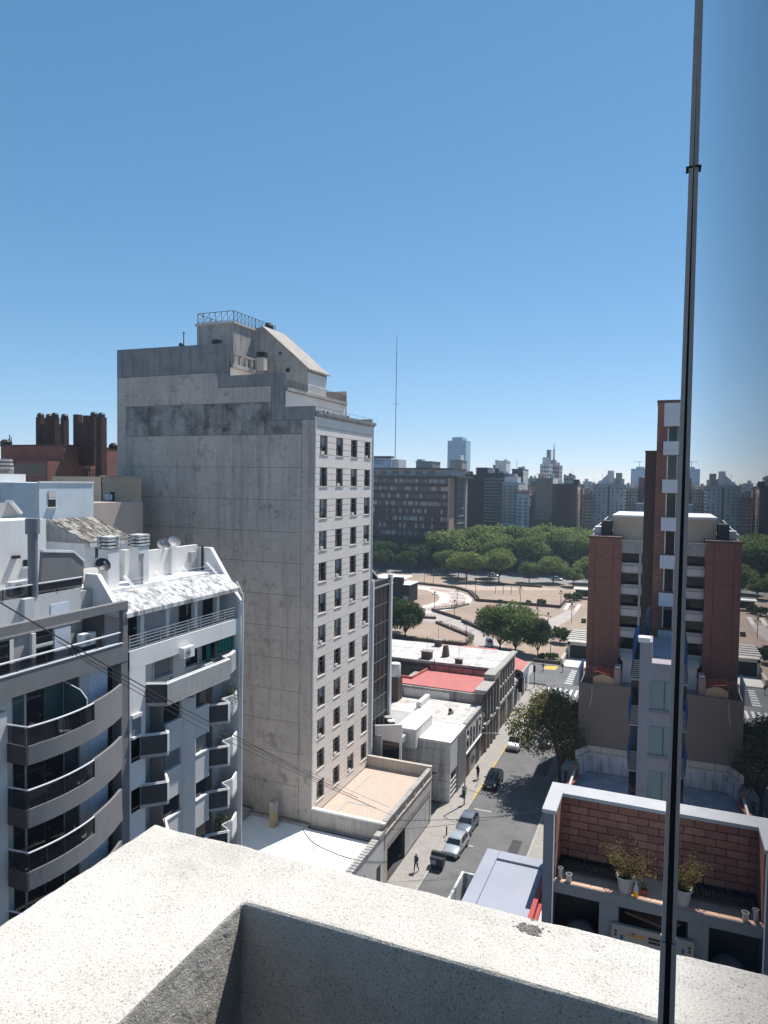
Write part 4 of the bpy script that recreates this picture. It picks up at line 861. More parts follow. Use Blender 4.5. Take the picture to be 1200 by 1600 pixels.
# inclined railing on the roof edge
m = MB()
for s in range(4): m.tube((-27.35 - .2 * s, 28.6, 29.72 + .2 * s), (-27.35 - .2 * s, D1 - .4, 29.72 + .2 * s), .016, 4)
for s in range(4): m.tube((-27.2, 30.4 + s * 2.5, 29.7), (-28.15, 30.4 + s * 2.5, 30.55), .028, 4); m.tube((-27.2, 30.55 + s * 2.5, 29.7), (-28.15, 30.55 + s * 2.5, 30.55), .028, 4)
m.build('roof_railing', WMETAL, wf)
bp('meter_box', GREYM, wf, -29.3, -29.05, 37.6, 38.2, 30.5, 31.2); bp('box_mast', METAL, wf, -28.9, -28.8, D1 - .5, D1 - .36, 29.9, 31.6)
m = MB().path(cr([Vector((-26.3, D1 - .2, 29.3)), Vector((-26.0, D1 - .1, 28.6)), Vector((-25.85, D1 - .1, 27.6)), Vector((-25.9, D1 - .1, 20)), Vector((-25.9, D1 - .1, 5))], 5), .07, 6).build('drain_pipe', WHITE, wf)

# things on it
def dish(name, loc, r, az, el, mat, label, mast=0.8):
    t = thing(name, loc, label, 'satellite dish', 'satellite dishes')
    d = Vector((math.cos(el) * math.cos(az), math.cos(el) * math.sin(az), math.sin(el))); a = d.orthogonal().normalized(); b = d.cross(a)
    c = Vector(loc) + Vector((0, 0, mast)); m = MB(); N = 20; rings = []
    for k in range(6):
        rr = r * k / 5; off = 0.28 * rr * rr / r
        rings.append([m.pt(c + d * off + (a * math.cos(2 * math.pi * j / N) + b * math.sin(2 * math.pi * j / N)) * max(rr, .002)) for j in range(N)])
    for k in range(5):
        for j in range(N): m._q(rings[k][j], rings[k][(j + 1) % N], rings[k + 1][(j + 1) % N], rings[k + 1][j])
    m.build('reflector', mat, t, fix=False, smooth=60)
    MB().tube(loc, c, .035, 6).build('mast', GALV, t)
    MB().tube(c - b * r * .8 if b.z > 0 else c + b * r * .8, c + d * r * .9, .015, 5).obox(c + d * r * .92, (.08, .08, .1), 0).build('feed_arm', GALV, t)
    return t
dish('satellite_dish', PX(160, 905, -28.7), .42, R(-25), R(35), METAL, 'black satellite dish on the slanted roof wall', .75)
def c8(x, y): return (130 + x / 4.615, 820 + y / 4.615)
MESHD = pm('pale_mesh_dish', (0.30, 0.30, 0.315), (0.26, 0.26, 0.27), rough=0.5, grain=0.1)
p = PX(*c8(578, 160), -29.45); dish('satellite_dish', (-29.45, p.y, 31.6), .36, R(-60), R(30), MESHD, 'left one of two grey satellite dishes on the white roof wall', .3)
p = PX(*c8(655, 160), -29.45); dish('satellite_dish', (-29.45, p.y, 31.6), .40, R(-30), R(35), MESHD, 'right one of two grey satellite dishes on the white roof wall', .35)
def ac(loc, rz, label, s=1.0):
    t = thing('air_conditioner', loc, label, 'air conditioner', 'outdoor air conditioning units', rz)
    W = WL[t.name]; WL[t.name] = Vector((0, 0, 0))
    MB().box(-.16 * s, .16 * s, -.42 * s, .42 * s, 0.03, .58 * s).build('casing', WMETAL, t)
    m = MB(); 
    m.tube((.161 * s, -.1 * s, .3 * s), (.175 * s, -.1 * s, .3 * s), .23 * s, 18); m.build('fan_grille', GREYM, t)
    m = MB().tube((.17 * s, -.1 * s, .3 * s), (.185 * s, -.1 * s, .3 * s), .05 * s, 8)
    for q in range(6):
        a_ = q * math.pi / 3; m.tube((.178 * s, -.1 * s, .3 * s), (.178 * s, -.1 * s + .2 * s * math.cos(a_), .3 * s + .2 * s * math.sin(a_)), .008 * s, 4)
    m.build('fan_hub', METAL, t)
    MB().box(-.14 * s, .14 * s, -.34 * s, -.28 * s, -.02, .03).box(-.14 * s, .14 * s, .28 * s, .34 * s, -.02, .03).build('foot', METAL, t)
    WL[t.name] = W; return t
p = PX(285, 1017, -25.75); ac((-25.75, p.y + .4, 25.6), 0, 'white air conditioner on the wall above the green curtains balcony', 1.15)
p = PX(137, 988, -26.7); ac((-26.75, p.y, 27.62), 0, 'white air conditioner in the dark corner of the top terrace', 1.1)
ac((-26.25, 25.15, 23.86), R(0), 'white air conditioner on the uppermost curved balcony', 1.0); ac((-26.25, 25.2, 21.11), R(0), 'white air conditioner on the second curved balcony', 1.0); ac((-26.3, 35.6, 24.0), 0, 'white air conditioner standing on the wide angular balcony', 1.0)
p = PX(30, 925, -28.8); ac((-28.9, p.y, 30.3), 0, 'white air conditioner behind the upper glass railing at far left', 1.2)
# ================================================================== dark glass office behind the tower
dg = thing('dark_glass_office', (-35, 72.5, 0), 'narrow dark glass fronted office with white edge posts beside the grey tower', 'building')
box1('core', GREYD, -45, -29.95, 69.6, 75.2, 0, 24.7, dg)
for i in range(8):
    for j in range(4): bp('glass_panel', GLASSK, dg, -29.93, -29.75, 69.95 + j * 1.18, 71.07 + j * 1.18, 7.5 + i * 2.1, 9.5 + i * 2.1)
for j in range(1, 4): bp('mullion', GALV, dg, -29.76, -29.73, 69.9 + j * 1.18, 69.94 + j * 1.18, 7.5, 24.2)
for i in range(8): bp('transom', GALV, dg, -29.76, -29.735, 69.9, 74.7, 7.42 + i * 2.1, 7.47 + i * 2.1)
bp('edge_post', WMETAL, dg, -29.95, -29.55, 69.55, 69.9, 5.5, 25.3); bp('edge_post', WMETAL, dg, -29.95, -29.5, 74.75, 75.25, 5.5, 25.3)
bp('roof_rail', METAL, dg, -29.8, -29.65, 69.9, 74.75, 24.72, 24.95); bp('roof_rail', GALV, dg, -29.85, -29.6, 69.9, 74.75, 24.2, 24.35)
MB().ex([(69.55, 24.72), (74.9, 24.72), (69.55, 27.8)], -31.5, -31.3).build('sloping_gable', GREYD, dg)
MB().ex([(69.55, 27.8), (74.9, 24.72), (74.9, 24.95), (69.55, 28.05)], -31.55, -31.2).build('gable_coping', WMETAL, dg)
bp('roof_unit', WMETAL, dg, -30.9, -30.3, 70.0, 70.9, 25.7, 26.3)

# ------------------------------------------------------------------ service yard building with units on its roof
sy = thing('service_yard_block', (-28, 71.5, 0), 'low grey service block with roof units between the tower and the white shop', 'building')
box1('wall', AGED, -34, -29.0, 70.9, 79, 0, 7.6, sy); box1('white_screen', WHITE, -29.0, -26.55, 71.0, 71.2, 0, 8.0, sy)
MB().ey([(-30.5, 7.6), (-26.5, 8.0), (-26.5, 9.3), (-30.5, 8.6)], 70.92, 71.15).build('parapet', WHITE, sy)
box1('glazed_front', GLASS, -28.8, -26.8, 70.97, 70.995, 2.0, 7.2, sy)
box1('deck', GREYM, -34, -26.6, 71.2, 80, 7.0, 7.62, sy)
box1('white_link_roof', WHITEB, -27.9, -25.6, 73.0, 79.0, 6.0, 8.1, sy)
box1('link_roof_top', WROOF, -27.95, -25.55, 72.95, 79.05, 8.1, 8.22, sy)
box1('rear_roof', WROOF2, -36, -27.96, 79.1, 88.5, 0, 6.6, sy)
box1('stub_wall', WHITE, -29.5, -28.9, 84.2, 88.0, 6.6, 7.6, sy)
for i, (x, y) in enumerate(((-30.3, 72.4), (-29.2, 73.6), (-28.4, 72.6), (-30.9, 74.4))):
    t = thing('roof_condenser', (x, y, 7.62), ['dark roof condenser nearest the grey tower', 'rear dark condenser on the low service roof', 'tall black condenser with white top on the low service roof', 'hindmost dark condenser on the low service roof'][i], 'condenser', 'condensers on the service roof')
    MB().lathe([(.42, 0), (.42, 1.25)], (x, y, 7.62), 14).build('casing', METAL, t, smooth=40); MB().lathe([(.46, 0), (.46, .12), (.3, .16)], (x, y, 8.87), 14).build('top_grille', WMETAL if i == 2 else GREYM, t)
wtp = PY(617, 1056, 87); wtx = wtp.x
wt = thing('water_tank', (wtx, 87, wtp.z), 'white cylindrical water tank beside the dark glass office', 'water tank')
MB().lathe([(.75, 0), (.78, .1), (.78, 1.6), (.72, 1.75), (.2, 1.85)], (wtx, 87, wtp.z), 18).build('tank', WMETAL, wt, smooth=40); MB().box(wtx - .8, wtx + .8, 86.2, 87.8, 6.6, wtp.z).build('stand', BRICKD, wt)

# ------------------------------------------------------------------ white shop with garage
SX = -21.8
ws = thing('white_shop', (-25, 77, 0), 'white rendered shop with a flat bright white roof and stained side wall', 'building')
WS = pm('stained_white_side', (0.55, 0.54, 0.53), (0.48, 0.47, 0.465), scale=0.6, streak=0.85, scol=(0.12, 0.115, 0.11), sscale=2.6, sthr=(0.52, 0.72), grain=0.1)
box1('wall', WS, -27.7, SX - .45, 74.0, 80.4, 0, 6.7, ws); box1('roof', WROOF, -27.7, SX - .3, 74.02, 80.38, 6.7, 6.82, ws)
box1('front_wall', WHITEB, SX - .45, SX, 74.0, 80.4, 3.3, 6.86, ws); bp('parapet_cap', WHITE, ws, SX - .5, SX + .05, 74.0, 80.4, 6.862, 6.95); bp('side_cap', AGED, ws, -27.7, SX - .5, 73.96, 74.15, 6.82, 6.93)
bp('front_pillar', WHITE, ws, SX - .45, SX, 74.0, 74.35, 0, 3.3); bp('front_pillar', GREYM, ws, SX - .45, SX - .02, 76.8, 80.4, 0, 3.3)
bp('garage_dark_sheet', GREYD, ws, SX - .46, SX - .44, 74.35, 76.8, 0.1, 3.3)  # dark sheet in place of the shade inside the garage
for s in range(4): bp('gate_bar', WMETAL, ws, SX - .1, SX - .04, 74.36, 76.8, 0.5 + s * .55, 0.68 + s * .55)
for z in (2.4, 4.3, 5.9): bp('wall_joint', JOINT, ws, -27.6, SX - .5, 73.985, 74.0, z, z + .03)
bp('poster_panel', GREYM, ws, SX - .4, SX - .3, 73.96, 74.0, 1.0, 1.6) if False else None
bp('meter_box', GREYM, ws, -22.9, -22.4, 73.93, 73.99, 1.0, 1.55); bp('wall_vent', METAL, ws, -24.6, -23.4, 73.95, 73.99, 3.1, 3.25)
bp('dark_cladding', GREYP, ws, SX, SX + .04, 77.0, 80.38, 0.12, 6.6)
as_ = thing('arched_house', (-25, 84.4, 0), 'white house with arched upper windows and a cracked pale roof', 'building')
box1('wall', WHITE, -29, SX - .3, 80.42, 88.3, 0, 6.75, as_); box1('roof', WROOF2, -29.2, SX - .25, 80.4, 88.35, 6.75, 6.88, as_)
box1('front_wall', WHITEB, SX - .3, SX, 80.42, 88.3, 3.2, 6.8, as_); bp('parapet', AGED, as_, SX - .4, SX + .1, 80.42, 88.3, 6.8, 7.08); bp('ground_front', GREYM, as_, SX - .3, SX - .06, 80.42, 88.3, 0, 3.18)
bp('string_course', WHITE, as_, SX - .3, SX + .12, 80.42, 88.3, 3.18, 3.36)
for q in range(5):
    y0 = 81.0 + q * 1.45; n = 8
    ring_a = [(y0, 3.7), (y0 + .8, 3.7)] + [(y0 + .4 + .4 * math.cos(math.pi * s / n), 5.6 + .4 * math.sin(math.pi * s / n)) for s in range(n + 1)]
    MB().ex(ring_a, SX + .003, SX + .03).build('arched_window', GREYD if q % 2 else GLASS, as_)
    ra2 = [((y - y0 - .4) * 1.2 + y0 + .4, (z - 4.8) * 1.08 + 4.8) for y, z in ring_a]; MB().ex(ra2, SX, SX + .002).build('window_surround', WHITE, as_)
bp('door', WOOD, as_, SX - .07, SX - .03, 81.2, 82.6, 0.12, 2.8); bp('shutter_door', GREYM, as_, SX - .06, SX - .02, 83.2, 85.0, 0.12, 2.8); bp('dark_entry', GREYD, as_, SX - .06, SX - .02, 85.6, 87.4, 0.12, 2.9)
m = MB()
for q in range(14):
    m.path(cr([Vector((SX - .015, 83.3 + .12 * q, 1.2 + .5 * math.sin(q * 1.9))), Vector((SX - .015, 83.36 + .12 * q, 1.7 + .4 * math.cos(q * 1.3))), Vector((SX - .015, 83.42 + .12 * q, 1.3))], 4), .03, 4)
m.build('graffiti_scrawl', METAL, as_)
bp('roof_duct', AGED, as_, SX - 3.2, SX - 2.6, 83.6, 84.2, 6.88, 7.2); MB().tube((SX - 2.9, 83.9, 7.2), (SX - 2.9, 83.3, 7.5), .2, 10).build('roof_cowl', METAL, as_)
# brown old house with red roof
br = thing('red_roof_house', (-27, 92.8, 0), 'old brown fronted house with a flat red painted roof', 'building')
ZR = 8.1
box1('side_wall', AGED, -34.3, SX - 1.0, 89.0, 89.3, 0, ZR, br); box1('wall', AGED, -34.3, SX - 1.0, 89.3, 97.4, 0, ZR - .2, br)
MB().fp([(-34.3, 89.5), (-23.5, 89.4), (-22.6, 91.2), (-22.6, 97.4), (-32.4, 97.4), (-33.0, 92.0), (-35.0, 92.0)], ZR, ZR + .1).build('roof', REDR, br)
bp('roof_upstand', REDR, br, -35.0, -33.0, 91.9, 92.12, ZR + .1, ZR + .4); MB().fp([(-33.1, 91.9), (-32.9, 91.9), (-32.3, 97.4), (-32.5, 97.4)], ZR + .1, ZR + .42).build('roof_upstand', REDR, br)
box1('pale_patch_wall', WHITE, -33.0, -26.5, 88.95, 88.995, 3, ZR - .3, br)
box1('front_wall', BROWNF, SX - 1.0, SX, 88.4, 97.4, 0, 8.3, br)
MB().ey([(SX - 1.1, 8.3), (SX + .1, 8.3), (SX + .5, 8.7), (SX + .5, 8.9), (SX - 1.1, 8.9)], 88.4, 93.4).build('cornice', STONE, br); MB().ey([(SX - 1.1, 8.3), (SX + .1, 8.3), (SX + .4, 8.9), (SX + .4, 9.7), (SX - 1.1, 9.7)], 93.42, 97.35).build('parapet_pediment', STONE, br)
for q in range(5):
    y0 = 88.8 + q * 1.75; bp('tall_window', GLASS, br, SX, SX + .03, y0 + .3, y0 + 1.15, 4.4, 7.4); bp('pilaster', STONE, br, SX, SX + .22, y0 + 1.35, y0 + 1.62, 0.1, 8.28); bp('door', WOOD, br, SX, SX + .04, y0 + .25, y0 + 1.2, 0.12, 3.4)
    if q % 2 == 0: bp('balcony_slab', STONE, br, SX, SX + .5, y0 + .1, y0 + 1.33, 4.1, 4.25); railing('balcony_rail', br, [(SX + .45, y0 + .15, 4.25), (SX + .45, y0 + 1.3, 4.25)], .8, METAL, 7, .012)
bp('string_course', STONE, br, SX, SX + .25, 88.4, 97.35, 3.75, 3.95)
box1('pink_back_wall', pm('faded_pink_render', (0.42, 0.22, 0.20), (0.32, 0.17, 0.155), streak=0.6, scol=(0.1, 0.07, 0.065), grain=0.15), -32, -23.0, 97.42, 97.6, ZR, 9.0, br)
box1('dark_yard_wall', pm('dark_yard_render', (0.13, 0.12, 0.10), (0.10, 0.09, 0.08), streak=0.5, scol=(0.05, 0.05, 0.045), grain=0.15), -40, -32.6, 97.3, 97.5, 0, 8.6, br)
for x, z in ((-31.4, 1.5), (-25.5, 0.9), (-29.0, .5)): bp('roof_post', METAL, br, x, x + .07, 97.2, 97.3, ZR + .1, ZR + .4 + z)
# long building
lb_ = thing('long_corner_building', (-32, 103, 0), 'long two storey building with pilastered front and weathered white roof', 'building')
box1('wall', BRICKD, -43, SX - .4, 97.62, 109.4, 0, 9.1, lb_); box1('roof', WROOF2, -43, SX - .3, 97.9, 109.4, 9.1, 9.3, lb_)
bp('roof_edge', BRICKD, lb_, -43, -22.6, 97.6, 97.95, 9.1, 9.5) if False else None
box1('front_wall', STONE, SX - .4, SX - .1, 97.62, 109.4, 0, 9.2, lb_); bp('cornice', STONE, lb_, SX - .6, SX + .3, 97.62, 109.5, 9.2, 9.5); bp('string_course', STONE, lb_, SX - .1, SX + .22, 97.62, 109.4, 4.0, 4.35)
for q in range(7):
    y0 = 97.8 + q * 1.68; bp('pilaster', STONE, lb_, SX - .1, SX + .15, y0, y0 + .38, 4.35, 9.18); bp('dark_recess_sheet', GREYD, lb_, SX - .1, SX - .06, y0 + .4, y0 + 1.66, 4.4, 6.4); bp('dark_recess_sheet', GLASS, lb_, SX - .1, SX - .05, y0 + .4, y0 + 1.66, 6.8, 9.0); bp('shop_front', [GLASS, GREYD, WOOD][q % 3], lb_, SX - .1, SX - .06, y0 + .3, y0 + 1.5, 0.12, 3.4); bp('sill', CREAM2, lb_, SX - .1, SX + .1, y0 + .4, y0 + 1.66, 6.42, 6.7)  # recesses are flat sheets; the dark grey ones stand in for shade
def brick_stack(x, y, s, h, label=None):
    bp('chimney', BRICKD, lb_, x - s, x + s, y - s * .7, y + s * .7, 9.3, 9.3 + h); bp('chimney_cap', AGED, lb_, x - s * 1.2, x + s * 1.2, y - s * .85, y + s * .85, 9.3 + h, 9.3 + h + .15)
    MB().tube((x, y, 9.3 + h), (x, y, 9.3 + h + 2.4), .03, 4).build('aerial', METAL, lb_)
brick_stack(-33.3, 99.6, .75, 1.1); brick_stack(-34.2, 108.0, .55, 1.0); brick_stack(-28.0, 98.6, .5, .7)
MB().hexa([(-31.6, 101.6, 9.3), (-30.6, 101.6, 9.3), (-30.6, 102.6, 9.3), (-31.6, 102.6, 9.3), (-31.4, 101.7, 11.0), (-30.8, 101.7, 11.0), (-30.8, 102.4, 11.0), (-31.4, 102.4, 11.0)]).build('vent_tower', BRICKD, lb_)
box1('roof_kerb', AGED, -43, -22.6, 97.64, 97.88, 9.1, 9.45, lb_)
ch = thing('corner_house', (-25, 116, 0), 'low corner house with a red roof at the end of the street', 'building')
box1('wall', WHITE, -34, SX - .2, 109.5, 122.8, 0, 4.0, ch); box1('roof', WROOF2, -34, SX - .15, 109.5, 116.5, 4.0, 4.15, ch); bp('parapet', STONE, ch, SX - .3, SX + .05, 109.5, 122.8, 4.0, 4.5)
MB().ey([(-34, 4.6), (SX - .35, 4.3), (SX - .35, 4.45), (-28, 6.3), (-34, 6.3)], 116.6, 122.7).build('red_roof', REDR, ch)
for q in range(4): bp('shop_front', GLASS if q % 2 else GREYD, ch, SX - .2, SX - .16, 110.2 + q * 3, 112.3 + q * 3, 0.12, 2.9)
bp('awning_wall', BLACKP, ch, SX - .2, SX + .25, 111, 116, 3.0, 3.6)
cs = thing('round_shop_sign', (SX + .7, 108.8, 5.6), 'round black shop sign hanging off the corner of the street', 'shop sign')
MB().tube((SX + .7, 108.75, 5.9), (SX + .7, 108.85, 5.9), .75, 20).build('disc', BLACKP, cs); MB().box(SX - .1, SX + .7, 108.78, 108.83, 6.5, 6.56).build('bracket', METAL, cs)
MB().lathe([(.52, 0), (.52, .0)], (0, 0, 0), 4) if False else None
m = MB()
for q in range(20):
    a0, a1 = 2 * math.pi * q / 20, 2 * math.pi * (q + 1) / 20
    m.tube((SX + .7 + .48 * math.cos(a0), 108.74, 5.9 + .48 * math.sin(a0)), (SX + .7 + .48 * math.cos(a1), 108.74, 5.9 + .48 * math.sin(a1)), .03, 4, None, False)
m.build('ring_mark', WMETAL, cs)
bb = thing('bar_front_sign', (SX + .5, 112, 3), 'black vertical sign board on the low shop beyond the round sign', 'shop sign')
MB().box(SX + .3, SX + .95, 110.6, 110.75, 2.6, 5.4).build('board', BLACKP, bb)

# ================================================================== right side of the street
# near neighbour: brick terrace with grill counter
nt_ = thing('brick_terrace_house', (1.5, 13, 0), 'neighbouring roof terrace with brick back wall, white coping and grill counter', 'building')
box1('body', GREYP, -1.97, 9, 1.75, 12.86, 0, 27.3, nt_); box1('rear_body', GREYP, -1.97, 9, 12.87, 14.05, 0, 27.29, nt_)
box1('left_wall', GREYD if False else pm('slate_grey_render', (0.17, 0.18, 0.205), (0.15, 0.16, 0.18), grain=0.06), -1.97, -1.80, 12.87, 14.07, 27.3, 29.93, nt_)
bwall = MB().box(-1.79, 9, 13.75, 14.06, 27.3, 29.93).build('back_wall', MORTAR, nt_)
bl, bh_ = 0.36, 0.145
rows = int((29.90 - 28.70) / bh_) + 1
hb = []
for vv in range(4):
    m = MB(); m.box(-.5, .5, -.5, .5, -.5, .5); me = m.mesh('brick', pm('hollow_brick_%d' % vv, *[((0.33, 0.155, 0.112), (0.27, 0.125, 0.093)), ((0.29, 0.132, 0.098), (0.24, 0.11, 0.083)), ((0.37, 0.18, 0.13), (0.31, 0.148, 0.108)), ((0.27, 0.12, 0.09), (0.22, 0.10, 0.077))][vv], scale=4, grain=0.25, gscale=40, blotch=0.3, bcol=(0.36, 0.21, 0.16), blscale=5)); hb.append(me)
lwall = MB().box(-1.80, -1.792, 12.95, 13.74, 28.66, 29.93).build('side_lining', MORTAR, nt_)
def put_brick(parent, x0, x1, y0, y1, z0, z1):
    o = bpy.data.objects.new('brick', rnd.choice(hb)); col.objects.link(o); o.parent = parent
    o.location = Vector(((x0 + x1) / 2, (y0 + y1) / 2, (z0 + z1) / 2)) - WL[nt_.name]; o.scale = (x1 - x0, y1 - y0, z1 - z0)
for r_ in range(rows):
    z0 = 29.92 - (r_ + 1) * bh_ + .008; z1 = 29.92 - r_ * bh_ - .008
    x = -1.79 - (r_ % 2) * bl / 2
    while x < 2.6:
        a, b = max(x + .007, -1.788), x + bl - .007
        if b > a + .05: d = rnd.uniform(0, .008); put_brick(bwall, a, b, 13.69 + d, 13.752, z0, z1)
        x += bl
    y = 12.95 - (r_ % 2) * bl / 2
    while y < 13.68:
        a, b = max(y + .007, 12.952), min(y + bl - .007, 13.685)
        if b > a + .04: put_brick(lwall, -1.793, -1.75, a, b, z0, z1)
        y += bl
COP = pm('pale_coping_paint', (0.44, 0.435, 0.44), (0.40, 0.395, 0.40), scale=2, grain=0.05)
bp('coping', COP, nt_, -2.0, -1.74, 12.84, 14.11, 29.932, 30.0); bp('coping', COP, nt_, -1.739, 9, 13.66, 14.11, 29.932, 30.0)
bp('end_trim', WMETAL, nt_, -1.79, -1.765, 12.86, 12.885, 27.3, 29.93)
CT = 28.66
bp('counter_slab', TERRA, nt_, -1.79, 4, 12.9, 13.69, CT - .09, CT)
bp('counter_fascia', GREYP, nt_, -1.79, 4, 12.88, 12.9, CT - .2, CT + .004)
for q in range(12):
    x0 = -1.77 + q * .34
    bp('ledge_tile', TERRA, nt_, x0, x0 + .325, 12.905, 13.02, CT + .001, CT + .012)
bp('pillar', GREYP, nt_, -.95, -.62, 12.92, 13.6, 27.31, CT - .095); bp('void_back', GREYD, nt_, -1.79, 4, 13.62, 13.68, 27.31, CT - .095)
m = MB()
for q in range(26): m.box(-1.74 + q * .052, -1.715 + q * .052, 13.25, 13.66, CT + .11, CT + .125)
m.box(-1.76, -.38, 13.25, 13.27, CT + .06, CT + .12).box(-1.76, -.38, 13.64, 13.66, CT + .06, CT + .12)
m.box(-1.74, -1.71, 13.25, 13.66, CT, CT + .06).box(-.42, -.39, 13.25, 13.66, CT, CT + .06)
grl = m.build('grill_grate', METAL, nt_)
# cardboard box leaning under the counter
cbx = thing('printed_cardboard_box', (-.35, 12.75, 27.3), 'flat printed cardboard box leaning under the grill counter', 'cardboard box')
CARD = pm('cardboard', (0.33, 0.27, 0.22), (0.29, 0.235, 0.19), grain=0.08)
def on_card(u, v, d): return Vector((-.72 + u, 12.83 - .12 * (1 - v / .85) - d, 27.31 + v))
MB().hexa([on_card(0, 0, 0), on_card(.95, -.0, 0), on_card(.95, 0, -.07), on_card(0, 0, -.07), on_card(0, .85, 0), on_card(.95, .85, 0), on_card(.95, .85, -.07), on_card(0, .85, -.07)]).build('box', CARD, cbx)
INK = pm('dark_print', (0.03, 0.03, 0.035), grain=0.1); INKB = pm('blue_print', (0.03, 0.10, 0.24), grain=0.1); INKO = pm('orange_print', (0.5, 0.22, 0.06), grain=0.1)
def pr_(u0, u1, v0, v1, mt, nm='print'): MB().poly([on_card(u0, v0, .004), on_card(u1, v0, .004), on_card(u1, v1, .004), on_card(u0, v1, .004)]).build(nm, mt, cbx)
pr_(.62, .86, .66, .70, INK); pr_(.62, .86, .72, .76, INK); pr_(.62, .76, .48, .53, INK); pr_(.20, .58, .53, .55, INK); pr_(.20, .76, .47, .485, INK); pr_(.62, .76, .42, .45, INK)
pr_(.15, .20, .62, .70, INKB); pr_(.34, .40, .74, .77, INKB); pr_(.28, .56, .70, .755, INKO); pr_(.05, .09, .72, .76, INK); pr_(.05, .09, .66, .70, INK)
sk = thing('stuffed_sack', (-1.3, 13.1, 27.3), 'pale sack standing in the shade under the grill counter', 'sack')
MB().lathe([(.16, 0), (.30, .04), (.33, .25), (.27, .45), (.16, .55), (.06, .58)], (-1.28, 13.1, 27.31), 9).build('bag', pm('sack_cloth', (0.12, 0.11, 0.105), grain=0.15), sk, smooth=60)
wp = thing('wood_plank', (0.1, 13.2, 27.3), 'dark wooden board lying on top of the cardboard box', 'board')
MB().hexa([(-.5, 12.95, 28.32), (.6, 12.95, 28.12), (.6, 13.45, 28.2), (-.5, 13.45, 28.4), (-.5, 12.95, 28.36), (.6, 12.95, 28.16), (.6, 13.45, 28.24), (-.5, 13.45, 28.44)]).build('board', WOOD, wp)
# potted plant, bottle, glasses on the ledge
def pot(loc, r, h, label):
    t = thing('potted_plant', loc, label, 'potted plant'); x, y, z = loc
    MB().lathe([(r * .72, 0), (r * .8, h * .3), (r * .93, h * .85), (r * 1.06, h * .86), (r * 1.06, h), (r * .95, h), (r * .93, h * .93), (r * .2, h * .92)], loc, 20).build('pot', pm('old_plastic_pot', (0.42, 0.39, 0.37), (0.33, 0.31, 0.30), scale=6, grain=0.2, gscale=30), t, smooth=40)
    MB().lathe([(r * .9, 0), (r * .5, .015), (r * .1, .02)], (x, y, z + h * .91), 14).build('soil', pm('pot_soil', (0.055, 0.04, 0.03), grain=0.3, gscale=60), t)
    rg = random.Random(5); st = MB(); lv = []
    for q in range(26):
        a = rg.uniform(0, 6.28); el = rg.uniform(.35, 1.35); L_ = rg.uniform(.35, .78); p = Vector((x, y, z + h * .9)); dirv = Vector((math.cos(a) * math.cos(el), math.sin(a) * math.cos(el) * .6, math.sin(el)))
        pts = [p]
        for k_ in range(6):
            p = p + dirv * L_ / 6; dirv = (dirv + Vector((rg.uniform(-.25, .25), rg.uniform(-.25, .25), rg.uniform(-.15, .1)))).normalized(); pts.append(p.copy())
            for _ in range(9): lv.append(p + Vector((rg.gauss(0, .035), rg.gauss(0, .035), rg.gauss(0, .035))))
        st.path(pts, .004, 3)
    st.build('stem', pm('dry_stem', (0.16, 0.12, 0.07), grain=0.2), t)
    leaf_cloud('foliage', np.array([tuple(p) for p in lv]), .019, LEAFDRY, t, 3)
    return t
def leaf_cloud(name, P, size, mat, parent, seed, up=0.3, aspect=0.55):
    me = leaf_mesh(name, P - np.array(tuple(WL[parent.name])) if parent is not None else P, size, mat, seed, up, aspect)
    return add(name, me, parent)
def leaf_mesh(name, P, size, mat, seed, up=0.3, aspect=0.55):
    g_ = np.random.default_rng(seed); n = len(P)
    N = g_.normal(size=(n, 3)); N[:, 2] = np.abs(N[:, 2]) + up; N /= np.linalg.norm(N, axis=1)[:, None]
    T = np.cross(N, g_.normal(size=(n, 3))); T /= np.linalg.norm(T, axis=1)[:, None]; B = np.cross(N, T)
    s = size * g_.uniform(.6, 1.35, size=(n, 1)); bend = N * s * .25
    V = np.stack([P - T * s, P + B * s * aspect - bend * .0 + bend, P + T * s, P - B * s * aspect + bend], 1).reshape(-1, 3)
    me = bpy.data.meshes.new(name); me.vertices.add(4 * n); me.vertices.foreach_set('co', V.astype(np.float32).ravel())
    me.loops.add(4 * n); me.loops.foreach_set('vertex_index', np.arange(4 * n, dtype=np.int32)); me.polygons.add(n)
    me.polygons.foreach_set('loop_start', np.arange(0, 4 * n, 4, dtype=np.int32)); me.polygons.foreach_set('loop_total', np.full(n, 4, dtype=np.int32))
    me.materials.append(mat); me.update(calc_edges=True); return me
pot((-.52, 13.06, CT + .012), .155, .29, 'dry leafy plant in a whitish pot on the grill counter ledge')
bt_ = thing('orange_drink_bottle', (-.335, 12.96, CT + .012), 'clear bottle half full of orange drink beside the potted plant', 'bottle')
MB().lathe([(.040, 0), (.043, .01), (.043, .105)], (-.335, 12.96, CT + .012), 14).build('drink', pm('orange_drink', (0.85, 0.42, 0.01), (0.8, 0.38, 0.01), rough=0.2, grain=0.02), bt_, smooth=40)
CLEAR = pm('pale_clear_plastic', (0.42, 0.43, 0.42), rough=0.15, spec=0.6, grain=0.03)
MB().lathe([(.043, 0), (.043, .05), (.02, .11), (.014, .13), (.014, .155)], (-.335, 12.96, CT + .118), 14).build('neck', CLEAR, bt_, smooth=40); MB().lathe([(.016, 0), (.016, .02)], (-.335, 12.96, CT + .272), 10).build('cap', WMETAL, bt_)
g1 = thing('drinking_glass', (-1.66, 13.02, CT + .012), 'tall clear drinking glass at the left end of the counter ledge', 'glass')
MB().lathe([(.035, 0), (.038, .01), (.05, .2), (.046, .2), (.034, .02)], (-1.66, 13.02, CT + .012), 14).build('tumbler', CLEAR, g1, smooth=40)
g2 = thing('glass_jar', (-1.5, 12.97, CT + .012), 'short glass jar with a white rim next to the tall glass', 'jar')
